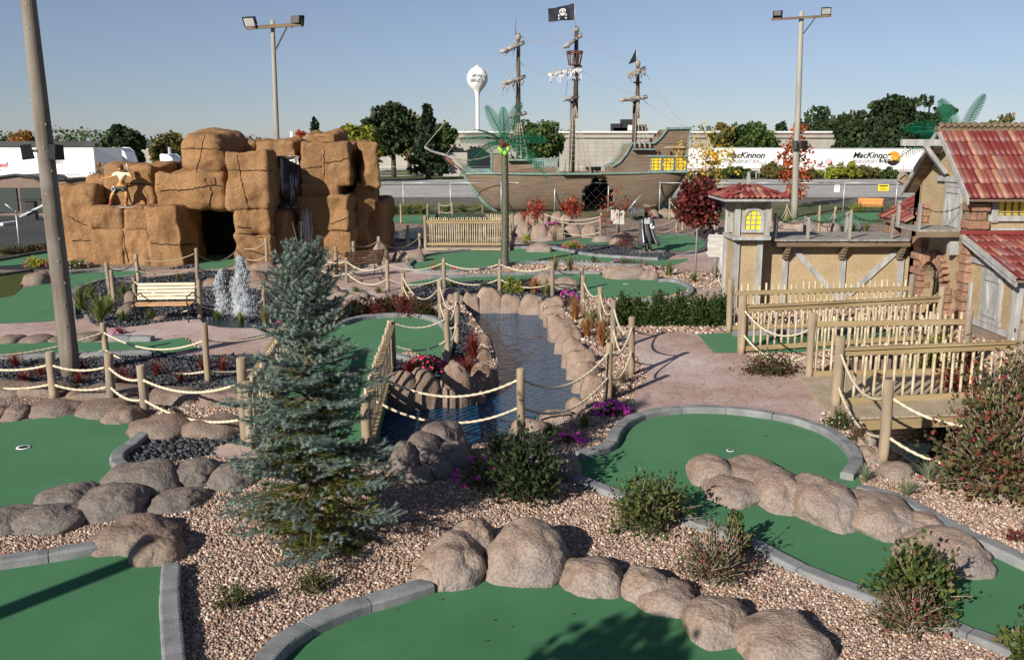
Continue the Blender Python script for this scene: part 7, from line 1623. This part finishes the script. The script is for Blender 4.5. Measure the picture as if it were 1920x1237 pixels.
# trailers
def trailer(lab, x0, x1, yt, ybm, Y, side='front', grp='white box trailers'):
    a, b = at(x0, ybm, Y), at(x1, yt, Y); t = thing('semi_trailer', lab, 'trailer', ((a.x+b.x)/2, Y, 0), group=grp); zb, zt_ = a.z, b.z; L = b.x-a.x; cx = (a.x+b.x)/2
    mb = MB(); mb.box((cx, Y+1.3, (zb+zt_)/2), (L, 2.6, zt_-zb)); bev(mb.obj('body', 'white', t), .05)
    mb = MB(); mb.box((cx, Y-.02, zb+.28), (L, .03, .07)); mb.obj('stripe', 'tile_red', t)
    mb = MB(); mb.box((cx, Y-.015, zb+.1), (L, .05, .16)); mb.obj('side_rail', 'steel', t)
    mb = MB(); mb.box((cx, Y-.015, zt_-.06), (L, .05, .1)); mb.obj('top_rail', 'steel', t)
    mb = MB(); n = int(L/1.25)
    for i in range(1, n): mb.box((a.x+L*i/n, Y-.008, (zb+zt_)/2), (.03, .02, zt_-zb-.3))
    mb.obj('panel_joints', 'concrete', t)
    for wx in (a.x+1.6, a.x+2.9):
        for dy in (.2, 2.1): 
            w = MB(); w.tube([(wx, Y+dy-.12, .5), (wx, Y+dy+.16, .5)], .5, 18, sm=False); wo = w.obj('wheel', 'black', t)
            w = MB(); w.tube([(wx, Y+dy-.15, .5), (wx, Y+dy-.11, .5)], .24, 12, sm=False); w.obj('rim', 'steel', wo)
    for lx in (b.x-3.2,): w = MB(); w.box((lx, Y+.3, zb/2), (.15, .15, zb)); w.box((lx, Y+2.2, zb/2), (.15, .15, zb)); w.obj('landing_leg', 'steel', t)
    mb = MB(); mb.box((a.x+2.2, Y+1.3, zb-.2), (3.2, 1.2, .3)); mb.obj('chassis', 'black', t)
    return t
def disc(parent, c, r, m, dy=.0, name='emblem', half=0, n=24):
    mb = MB(); V = [(c[0]+r*math.cos(2*math.pi*k/n), c[1]-dy, c[2]+r*math.sin(2*math.pi*k/n)) for k in range(n)]; mb.raw(V, [tuple(range(n))]); mb.obj(name, m, parent)
M['sun_o'] = mat('emblem_orange', (.75, .22, .02), (.85, .45, .05), 1.5, .5); M['ink'] = mat('black_print', (.02, .02, .02), rough=.5); M['inkgrey'] = mat('grey_print', (.35, .35, .36), rough=.5); M['redprint'] = mat('red_print', (.5, .05, .05), rough=.5)
def mack(t, Y, xe, xt, order):
    c = at(xe, 297, Y-.05); disc(t, c, .88, 'sun_o', 0)
    mb = MB(); r = .88; K = 12; V = [(c.x+r*math.cos(a), Y-.07, c.z+r*math.sin(a)) for a in [math.pi*(1.12+.76*k/K) for k in range(K+1)]]; mb.raw(V, [tuple(range(K+1))]); mb.obj('emblem', 'ink', t)
    mb = MB(); mb.box((c.x-(.62 if order else .35), Y-.09, c.z+.02), (.75, .03, .6)); mb.obj('emblem', 'white_matte', t)
    mb = MB(); mb.box((c.x-(.85 if order else .5), Y-.11, c.z+.06), (.28, .03, .5)); mb.obj('emblem', 'inkgrey', t)
    p = at(xt, 300, Y-.05); text('MacKinnon', 1.02, t, 'lettering', 'ink', (p.x, Y-.06, at(xt, 296, Y).z), shear=.3, off=.02, sx=1.02)
    text('TRANSPORT INC.', .58, t, 'lettering', 'inkgrey', (p.x-.1, Y-.06, at(xt, 304, Y).z-.1), shear=.3, off=.008, sx=.98)
YT = 116.0
t1 = trailer('white box trailer with an orange emblem left of its black lettering nearest the ship stern', 1283, 1470, 277, 321, YT); mack(t1, YT, 1335, 1361, False)
t2 = trailer('white box trailer with an orange emblem right of its black lettering beyond the red maple', 1474, 1752, 278, 323, YT+.3); mack(t2, YT+.3, 1675, 1598, True)
for t, xs in ((t1, (1431, 1455)), (t2, (1536, 1554, 1575))):
    for i, x in enumerate(xs):
        c = at(x, 303, YT-.03); disc(t, c, .34, 'redprint' if i == len(xs)//2 else 'inkgrey', .02); disc(t, c, .24, 'white', .04)
        text('76' if i == len(xs)//2 else 'o', .4, t, 'lettering', 'redprint' if i == len(xs)//2 else 'inkgrey', (c.x, YT-.09, c.z-.14), align='CENTER')
text('Your Carrier Of Choice', .46, t2, 'lettering', 'redprint', (at(1530, 314, YT).x, YT+.24, at(1530, 314, YT).z), shear=.2, sx=1.35)
t3 = trailer('white box trailer at the left with red lettering and a grimy front corner', -210, 175, 277, 343, 88.0, grp='white trailers at the left'); Y3 = 88.0
mb = MB(); a, b = at(175, 343, Y3), at(207, 277, Y3); mb.prism([Vector((a.x+.01, Y3+.02, a.z)), Vector((b.x, Y3+2.4, a.z)), Vector((b.x, Y3+2.4, b.z)), Vector((a.x+.01, Y3+.02, b.z))], (0, .1, 0), 1); mb.obj('front_panel', 'white_matte', t3)
p = at(-36, 318, Y3); text('United', .75, t3, 'lettering', 'redprint', (at(-27, 318, Y3).x, Y3-.06, at(0, 314, Y3).z), shear=.3)
text('equipment', .38, t3, 'lettering', 'inkgrey', (at(-28, 322, Y3).x, Y3-.06, at(0, 320, Y3).z), shear=.3)
text('9001', .5, t3, 'lettering', 'inkgrey', (at(99, 305, Y3).x, Y3-.06, at(0, 307, Y3).z)); text('msongroup.com', .36, t3, 'lettering', 'inkgrey', (at(104, 330, Y3).x, Y3-.06, at(0, 329, Y3).z)); text('53', .5, t3, 'lettering', 'ink', (at(167, 330, Y3).x, Y3-.06, at(0, 329, Y3).z))
# tractor cabs
def cab(lab, x0, x1, yt, Y, s=1.):
    a = at(x0, 330, Y); b = at(x1, 330, Y); t = thing('truck_cab', lab, 'lorry cab', ((a.x+b.x)/2, Y, 0), group='white lorry cabs'); W_ = b.x-a.x; zt_ = Zat(yt, Y); x = a.x
    prof = [(0, .6), (0, zt_*.97), (.10*W_, zt_), (.32*W_, zt_*.985), (.45*W_, zt_*.90), (.56*W_, zt_*.62), (.60*W_, zt_*.58), (.98*W_, zt_*.50), (W_, zt_*.42), (W_, .6)]
    mb = MB(); mb.prism([Vector((x+u, Y, z)) for u, z in prof], (0, 1, 0), 2.3); bev(mb.obj('body', 'white', t), .08)
    mb = MB(); mb.prism([Vector((x+u, Y-.02, z)) for u, z in ((.36*W_, zt_*.40), (.36*W_, zt_*.58), (.55*W_, zt_*.58), (.58*W_, zt_*.40))], (0, 1, 0), .04); mb.obj('window', 'glass_dark', t)
    mb = MB(); mb.box((x+.57*W_, Y+1.1, zt_*.585), (.3, 2.2, .08)); mb.obj('visor', 'white', t)
    for u in (.12, .8): mb = MB(); mb.tube([(x+u*W_, Y-.1, .5), (x+u*W_, Y+.2, .5)], .52, 16, sm=False); mb.obj('wheel', 'black', t)
    mb = MB(); mb.tube([(x+.03*W_, Y+.3, 1), (x+.03*W_, Y+.3, zt_*1.02)], .08, 8); mb.obj('exhaust_stack', 'steel', t); return t
cab('white lorry cab with a tall roof fairing behind the posing pirate', 212, 268, 277, 92); cab('white lorry cab half hidden behind the orange rocks', 302, 352, 289, 94)
# water tower
wt = thing('water_tower', 'white ball shaped water tower on a slim column far behind the ship', 'water tower', at(895, 250, 620)); YW2 = 620; c = at(895, 148, YW2); s = mpp(YW2)
mb = MB(); r = 19.5*s
prof = [(4.6*s*1.25, -c.z), (3.4*s, -c.z+8), (3.3*s, -r*1.75), (3.9*s, -r*1.5), (6*s, -r*1.2), (10.5*s, -r*.93), (16*s, -r*.58), (19*s, -r*.22), (19.5*s, .02*r), (18.6*s, .35*r), (15.6*s, .66*r), (10.5*s, .92*r), (5*s, 1.07*r), (.01, 1.12*r)]
mb.lathe(c, prof, 32); mb.obj('tank', 'white', wt)
mb = MB(); mb.box((c.x, c.y, c.z+r*1.16), (3*s, 3*s, 3*s)); mb.box((c.x-3*s, c.y, c.z+r*1.1), (2*s, 2*s, 2*s)); mb.obj('roof_vent', 'white', wt)
text('HIRAM', 8.2*s, wt, 'lettering', 'inkgrey', (c.x-.3*s, c.y-r*1.0, c.z+2*s), align='CENTER', ext=.3, sx=.95); text('WALKER', 8.2*s, wt, 'lettering', 'inkgrey', (c.x-.3*s, c.y-r*1.0, c.z-5.5*s), align='CENTER', ext=.3, sx=.95)
# chain link fences
def chainlink(lab, pts, h, step=.30, r=.006, posth=None, arm=False, wire=True, group='chain link fences', ps=None, mesh=True):
    """pts: ground points; posts at each"""
    t = thing('chain_link_fence', lab, 'chain link fence', pts[0], group=group)
    for p in pts:
        mb = MB(); mb.tube([p, p+Vector((0, 0, h*1.04))], .035, 8); mb.obj('post', 'steel', t)
        if arm: mb = MB(); mb.tube([p+Vector((0, 0, h*1.0)), p+Vector((-.35, -.1, h*1.0+.35))], .025, 6); mb.obj('outrigger', 'steel', t)
    for a, b in zip(pts, pts[1:]):
        mb = MB(); mb.tube([a+Vector((0, 0, h)), b+Vector((0, 0, h))], .022, 6); mb.obj('top_rail', 'steel', t)
        if mesh:
            mb = MB(); L = (b-a).length; d = (b-a)/L; n = int((L+h)/step)
            for i in range(n):
                for sg in (0, 1):
                    u0 = i*step-h*(1-0); z0 = 0; u1 = u0+h; z1 = h
                    if u0 < 0: z0 = -u0; u0 = 0
                    if u1 > L: z1 = h-(u1-L); u1 = L
                    if u1 <= u0: continue
                    if sg: z0, z1 = h-z0, h-z1
                    A = a+d*u0+Vector((0, 0, z0)); B = a+d*u1+Vector((0, 0, z1)); o = Vector((0, .002*sg, 0)); up = Vector((0, 0, r)); mb.raw([A-up+o, B-up+o, B+up+o, A+up+o], [(0, 1, 2, 3)])
            mb.obj('mesh', 'steel', t)
def gl(px, py): p = P(px, py); return Vector((p.x, p.y, 0))
ch = lambda y0, y1: Zat(y1, Yg(y0))
chainlink('galvanised chain link fence along the near side of the road behind the ship', [gl(x, 399) for x in (650, 757, 845, 940, 1040, 1140, 1236, 1330, 1410, 1485, 1580, 1678, 1760, 1850, 1960)], ch(399, 343), .6, .0016)
chainlink('low chain link fence on the far side of the road', [Vector((x, 113.0, 0)) for x in range(-26, 72, 8)], 1.5, .9, .003)
chainlink('chain link fence with angled arms around the dark car park at the left', [gl(-180, 500), gl(38, 474), gl(112, 462)], ch(474, 398), .09, .0025, arm=True)
def sgn(lab, x, y0, y1, w, m, m2):
    Y = Yg(399)-.06; a = at(x, y1, Y); b = at(x, y0, Y); t = thing('fence_sign', lab, 'sign', (a.x, Y, a.z)); W_ = w*mpp(Y); H_ = b.z-a.z
    mb = MB(); mb.box((a.x, Y, (a.z+b.z)/2), (W_, .02, H_)); mb.obj('board', m, t)
    mb = MB()
    for k, ww in ((.30, .8), (.1, .6), (-.12, .7), (-.3, .5)): mb.box((a.x, Y-.014, (a.z+b.z)/2+k*H_), (W_*ww, .006, H_*(.16 if k == .3 else .06)))
    mb.obj('lettering', m2, t)
sgn('yellow warning sign on the roadside chain link fence', 1656, 346, 358, 20, 'yellow', 'ink'); sgn('small white notice on the roadside chain link fence', 1569, 347, 360, 10, 'white', 'inkgrey')
# barrier arm and small kiosk in the car park
kb = thing('barrier_gate', 'dark barrier box with a raised grey arm in the car park', 'barrier', gl(62, 412)); c = gl(62, 412)
mb = MB(); mb.box((c.x, c.y, .55), (.5, .4, 1.1)); mb.box((c.x+.1, c.y, 1.15), (1.2, .6, .12)); mb.obj('cabinet', 'black', kb)
mb = MB(); mb.beam(c+Vector((-.6, -.3, .2)), c+Vector((1.1, -.3, 1.0)), .08, .1); mb.obj('arm', 'steel', kb)
mb = MB(); a, b = gl(2, 424), gl(30, 420); mb.beam(a+Vector((0, 0, .1)), b+Vector((0, 0, .1)), .25, .15); tag(mb.obj('parking_stop', 'white_matte'), 'white concrete parking stop in the dark car park', 'parking stop')

# ================= statues =================
def skin(nodes, edges, name, m, parent, sub=2):
    me = bpy.data.meshes.new(name); ks = list(nodes); me.from_pydata([nodes[k][0] for k in ks], [(ks.index(a), ks.index(b)) for a, b in edges], [])
    ob = bpy.data.objects.new('tmp', me); COL.objects.link(ob); md = ob.modifiers.new('s', 'SKIN'); md.use_smooth_shade = True
    for i, k in enumerate(ks): r = nodes[k][1]; me.skin_vertices[0].data[i].radius = (r, r) if not isinstance(r, tuple) else r
    me.skin_vertices[0].data[0].use_root = True
    s = ob.modifiers.new('u', 'SUBSURF'); s.levels = s.render_levels = sub
    dg = bpy.context.evaluated_depsgraph_get(); m2 = bpy.data.meshes.new_from_object(ob.evaluated_get(dg)); bpy.data.objects.remove(ob); m2.materials.clear(); m2.materials.append(M[m]); m2.name = name
    q = parent; o3 = Vector()
    while q is not None: o3 += q.location; q = q.parent
    m2.transform(Matrix.Translation(-o3)); m2.polygons.foreach_set('use_smooth', [True]*len(m2.polygons))
    o = bpy.data.objects.new(name, m2); COL.objects.link(o); o.parent = parent; return o
def hand(N, E, w, d, side, s=1.):
    """palm, four fingers and a thumb grown from wrist node w along d"""
    d = Vector(d).normalized(); sd = d.cross(Vector(side)).normalized(); p = Vector(N[w][0]); pm = p+d*.05*s; N[w+'p'] = (pm, .026*s); E.append((w, w+'p'))
    for k in range(4): a = pm+d*.03*s+sd*(k-1.5)*.016*s; b = a+(d*.9+Vector(side)*.4)*(.045-.006*abs(k-1.4))*s; N[w+f'f{k}'] = (a, .009*s); N[w+f'g{k}'] = (b, .007*s); E += [(w+'p', w+f'f{k}'), (w+f'f{k}', w+f'g{k}')]
    N[w+'t'] = (p+d*.045*s+sd*.042*s+Vector(side)*.02*s, .009*s); E.append((w+'p', w+'t'))
# posing pirate on the ledge
Yq = 34.75; ZL = Zat(389, 34.4)
pr = thing('pirate_statue', 'painted pirate statue in yellow shirt and black shorts posing on the rock ledge', 'statue', (at(224, 388, Yq).x, Yq, ZL))
def q(px, py, dy=0.): v = at(px, py, Yq+dy); return v
dz = ZL-q(224, 386).z
def q2(px, py, dy=0.): v = at(px, py, Yq+dy); v.z += dz; return v
N = {'pel': (q2(226.5, 347), (.13, .10)), 'wa': (q2(227, 341), (.105, .08)), 'ch': (q2(229, 330), (.15, .10)), 'ut': (q2(229, 323.5), (.13, .09)), 'nk': (q2(227.5, 319.5), .05), 'hd': (q2(225.5, 315.5, -.03), .085), 'hd2': (q2(225, 311.5, -.02), .092), 'nose': (q2(224.5, 315.5, -.13), .015),
     'sl': (q2(220, 323.5), .065), 'el': (q2(208, 330.5, -.05), .042), 'hl': (q2(192, 332.5, -.1), .03), 'sr': (q2(238, 323.5), .065), 'er': (q2(248, 330.5, -.1), .042), 'hr': (q2(242.5, 319.5, -.15), .03),
     'tl': (q2(220.5, 351), .10), 'kl': (q2(209.5, 364, -.12), .062), 'al': (q2(206.5, 381, -.02), .042), 'fl': (q2(203, 385, -.18), .04), 'tr': (q2(232.5, 351), .10), 'kr': (q2(237.5, 363, -.12), .062), 'ar': (q2(235.5, 381, -.02), .042), 'fr': (q2(235.5, 385, -.2), .04)}
E = [('pel', 'wa'), ('wa', 'ch'), ('ch', 'ut'), ('ut', 'nk'), ('nk', 'hd'), ('hd', 'hd2'), ('hd', 'nose'), ('ut', 'sl'), ('sl', 'el'), ('el', 'hl'), ('ut', 'sr'), ('sr', 'er'), ('er', 'hr'), ('pel', 'tl'), ('tl', 'kl'), ('kl', 'al'), ('al', 'fl'), ('pel', 'tr'), ('tr', 'kr'), ('kr', 'ar'), ('ar', 'fr')]
hand(N, E, 'hl', (-1, -.2, 0), (0, 0, 1)); hand(N, E, 'hr', (-.3, -.1, 1), (0, -1, 0)); skin(N, E, 'body', 'skin', pr)
N = {'a': (q2(228, 339), (.12, .095)), 'b': (q2(229, 330), (.175, .12)), 'c': (q2(229, 324), (.15, .105)), 'l': (q2(219, 323.5), .09), 'l2': (q2(211, 328.5, -.04), .075), 'r': (q2(239, 323.5), .09), 'r2': (q2(245, 328, -.06), .075)}
skin(N, [('a', 'b'), ('b', 'c'), ('c', 'l'), ('l', 'l2'), ('c', 'r'), ('r', 'r2')], 'shirt', 'shirt', pr)
N = {'a': (q2(226.8, 344.5), (.135, .11)), 'a2': (q2(226.5, 348), (.14, .115)), 'l': (q2(219.5, 352, -.02), .12), 'l2': (q2(213, 361, -.1), .095), 'r': (q2(233, 352, -.02), .12), 'r2': (q2(237, 360, -.1), .095)}
skin(N, [('a', 'a2'), ('a2', 'l'), ('l', 'l2'), ('a2', 'r'), ('r', 'r2')], 'shorts', 'black', pr)
for s, x in (('l', 209.3), ('r', 237.3)):
    N = {'a': (q2(x, 365.5, -.1), .068), 'b': (q2(x-1.5*(s == 'l'), 376, -.04), .060), 'c': (q2(x-3*(s == 'l')-2*(s == 'r'), 384, -.03), .055), 'd': (q2(x-6*(s == 'l')-2*(s == 'r'), 385.5, -.18), .048)}; skin(N, [('a', 'b'), ('b', 'c'), ('c', 'd')], 'boot', 'skin_red', pr)
mb = MB(); c = q2(225, 310.5, -.02); mb.ball(c, .115, n=14, k=8, sc=(1.05, 1, .8)); mb.obj('headscarf', 'rust', pr)
mb = MB(); c = q2(227, 316.5, .02); mb.ball(c, .10, n=12, k=8, sc=(1.0, .9, 1.2)); mb.tube([q2(227, 317, .0), q2(233, 319, -.05), q2(239, 321, -.1)], [.08, .06, .01], 8); mb.obj('hair', 'black', pr)
mb = MB(); mb.tube([q2(242, 319, -.2), q2(238.5, 310, -.2), q2(236, 303.5, -.2)], [.02, .03, .008], 6); mb.obj('dagger', 'silver', pr)
mb = MB(); mb.tube([q2(186, 333, -.15), q2(190, 317, -.15), q2(198, 301, -.15)], [.015, .022, .004], 5); mb.obj('sword', 'bronze', pr)
mb = MB(); mb.tube([q2(232, 336, -.1), q2(238, 352, -.15), q2(247, 378, -.15)], [.015, .02, .01], 5); mb.obj('sash_cord', 'black', pr)
mb = MB(); mb.tube([q2(212+3*math.cos(a), 353+5*math.sin(a), -.2) for a in [6.28*k/10 for k in range(11)]], .014, 5); mb.obj('chain_loop', 'silver', pr)
mb = MB(); a = q2(224, 388); mb.box((a.x+.25, a.y-.05, ZL+.0), (1.5, .7, .05)); mb.obj('base', 'wood_grey', pr)
# pirate with the chest
gb = P(1210, 474); Yq = gb.y; ps = thing('pirate_statue', 'dark metal pirate statue in a long coat shouldering a treasure chest with raised sword', 'statue', gb)
def q3(px, py, dy=0.): return at(px, py, Yq+dy)
N = {'pel': (q3(1213, 437), (.17, .13)), 'wa': (q3(1212, 428), (.15, .12)), 'ch': (q3(1211, 417), (.21, .15)), 'ut': (q3(1210, 410), (.18, .13)), 'nk': (q3(1212, 404), .07), 'hd': (q3(1213, 399, -.06), .11), 'hd2': (q3(1213, 395, -.05), .12), 'nose': (q3(1214, 399, -.2), .02),
     'sl': (q3(1199, 409.5), .10), 'el': (q3(1186, 411, -.05), .075), 'hl': (q3(1178, 398, -.1), .055), 'sr': (q3(1222, 411), .10), 'er': (q3(1225, 421, .05), .07), 'hr': (q3(1222, 428, -.15), .05),
     'tl': (q3(1209, 445), .13), 'kl': (q3(1208.5, 456, -.12), .09), 'al': (q3(1208.5, 469, 0), .06), 'fl': (q3(1208, 473, -.2), .055), 'tr': (q3(1217, 445), .13), 'kr': (q3(1218, 456, .02), .09), 'ar': (q3(1218.5, 466, .15), .06), 'fr': (q3(1220, 470, .02), .055)}
E = [('pel', 'wa'), ('wa', 'ch'), ('ch', 'ut'), ('ut', 'nk'), ('nk', 'hd'), ('hd', 'hd2'), ('hd', 'nose'), ('ut', 'sl'), ('sl', 'el'), ('el', 'hl'), ('ut', 'sr'), ('sr', 'er'), ('er', 'hr'), ('pel', 'tl'), ('tl', 'kl'), ('kl', 'al'), ('al', 'fl'), ('pel', 'tr'), ('tr', 'kr'), ('kr', 'ar'), ('ar', 'fr')]
hand(N, E, 'hl', (0, -.2, 1), (1, 0, 0), 1.6); hand(N, E, 'hr', (0, -.3, -1), (-1, 0, 0), 1.6); skin(N, E, 'body', 'pewter', ps)
for s, x, d_ in (('l', 1208.5, 0.), ('r', 1218.5, .1)):
    N = {'a': (q3(x, 457, d_-.05), .105), 'b': (q3(x, 465, d_), .085), 'c': (q3(x, 471.5-3*(s == 'r'), d_), .075), 'd': (q3(x, 473-3*(s == 'r'), d_-.22), .06)}; skin(N, [('a', 'b'), ('b', 'c'), ('c', 'd')], 'boot', 'bronze', ps)
# coat: open skirted shell
mb = MB(); n = 22; rows = [(408, 1211, 12.5, .24), (418, 1211, 12, .25), (430, 1212, 12.5, .26), (442, 1214, 15, .36), (452, 1216, 17.5, .44), (459, 1218, 19, .5)]; V = []
for (py, cx, rw, dp) in rows:
    for k in range(n+1):
        a = R(-60)+R(300)*k/n+R(-90)+R(60)+R(0); a = R(-90)+R(32)+(2*math.pi-R(64))*k/n; w = 1+.05*math.sin(k*2.1)*(py-408)/50; p = q3(cx, py+(1.5*math.sin(k*1.7) if py > 455 else 0)); V.append((p.x+rw*mpp(Yq)*math.cos(a)*w, p.y+dp*math.sin(a)*w, p.z))
mb.raw(V, [(i*(n+1)+k, i*(n+1)+k+1, (i+1)*(n+1)+k+1, (i+1)*(n+1)+k) for i in range(len(rows)-1) for k in range(n)], 0, True); o = mb.obj('coat', 'pewter', ps); so = o.modifiers.new('s', 'SOLIDIFY'); so.thickness = .03
mb = MB(); c = q3(1214, 390, -.05); mb.lathe(c, [(.001, .16), (.13, .14), (.15, .02), (.30, .0), (.34, .05)], 16); mb.v = [(c.x+(v[0]-c.x)*1.15, c.y+(v[1]-c.y)*.8, v[2]+.12*abs((v[0]-c.x)/.34)**2) for v in mb.v]; mb.obj('hat', 'brown_trim', ps)
mb = MB(); mb.box(q3(1213, 414, -.2), (.22, .05, .26)); mb.obj('shirt_front', 'silver', ps)
mb = MB(); mb.tube([q3(1223+2.8*math.cos(a), 424+4*math.sin(a), -.28) for a in [6.28*k/12 for k in range(10)]], .035, 7); mb.obj('cuff', 'white', ps)
mb = MB(); mb.tube([q3(1177, 395, -.15), q3(1190, 379, -.15), q3(1205, 362.5, -.15)], [.022, .03, .006], 6); mb.obj('sword', 'steel', ps)
tc = thing('treasure_chest', 'open bronze treasure chest carried on the shoulder of the metal pirate', 'chest', q3(1194, 406, -.2))
a, b = q3(1182, 405, -.2), q3(1207, 396.5, -.2); mb = MB(); mb.box(((a.x+b.x)/2, a.y, (a.z+b.z)/2), (b.x-a.x, .42, b.z-a.z), taper=1.12); bev(mb.obj('box', 'pewter', tc), .03)
mb = MB(); cz = b.z; K = 8; V = [((a.x if s == 0 else b.x)+(.0), a.y+.22*math.cos(math.pi*k/K), cz+.17*math.sin(math.pi*k/K)) for s in (0, 1) for k in range(K+1)]; mb.raw(V, [(k, k+1, K+2+k, K+1+k) for k in range(K)]+[tuple(range(K, -1, -1)), tuple(range(K+1, 2*K+2))]); mb.obj('lid', 'pewter', tc)
for f in (.05, .5, .95): x = a.x+(b.x-a.x)*f; mb = MB(); mb.box((x, a.y-.235, (a.z+b.z)/2), (.05, .02, b.z-a.z+.04)); mb.obj('band', 'bronze', tc)
tb_ = q3(1212, 475, 0); mb = MB(); mb.box((tb_.x+.15, tb_.y+.1, .03), (1.1, .8, .06)); bev(mb.obj('base', 'wood_grey', ps), .02)

# a few fallen leaves on turf and path
gl_ = nrng(); n = 170; x = gl_.uniform(-6, 10, n); y = gl_.uniform(6.5, 26, n); a = gl_.uniform(0, 6.28, n)
d = np.stack([np.cos(a), np.sin(a), gl_.uniform(-.05, .15, n)], 1); up = np.tile(np.array([[.05, .02, 1.]]), (n, 1))
V, F = scatter(LV*np.array([1, 1, 1.6]), LF, np.stack([x, y, np.full(n, .034)], 1), frame_from(d, up=up), gl_.uniform(.03, .055, n))
keep = ~inside(x, y, [(p.x, p.y) for p in POND]) & ~inside(x, y, [(p.x, p.y) for p in STREAM]); kk = np.repeat(keep, 1); F = F[kk]
tag(npobj('fallen_leaves', V, F, 'l_autumn', origin=(0, 0, 0)), 'scattered fallen leaves', None, None, 'stuff')
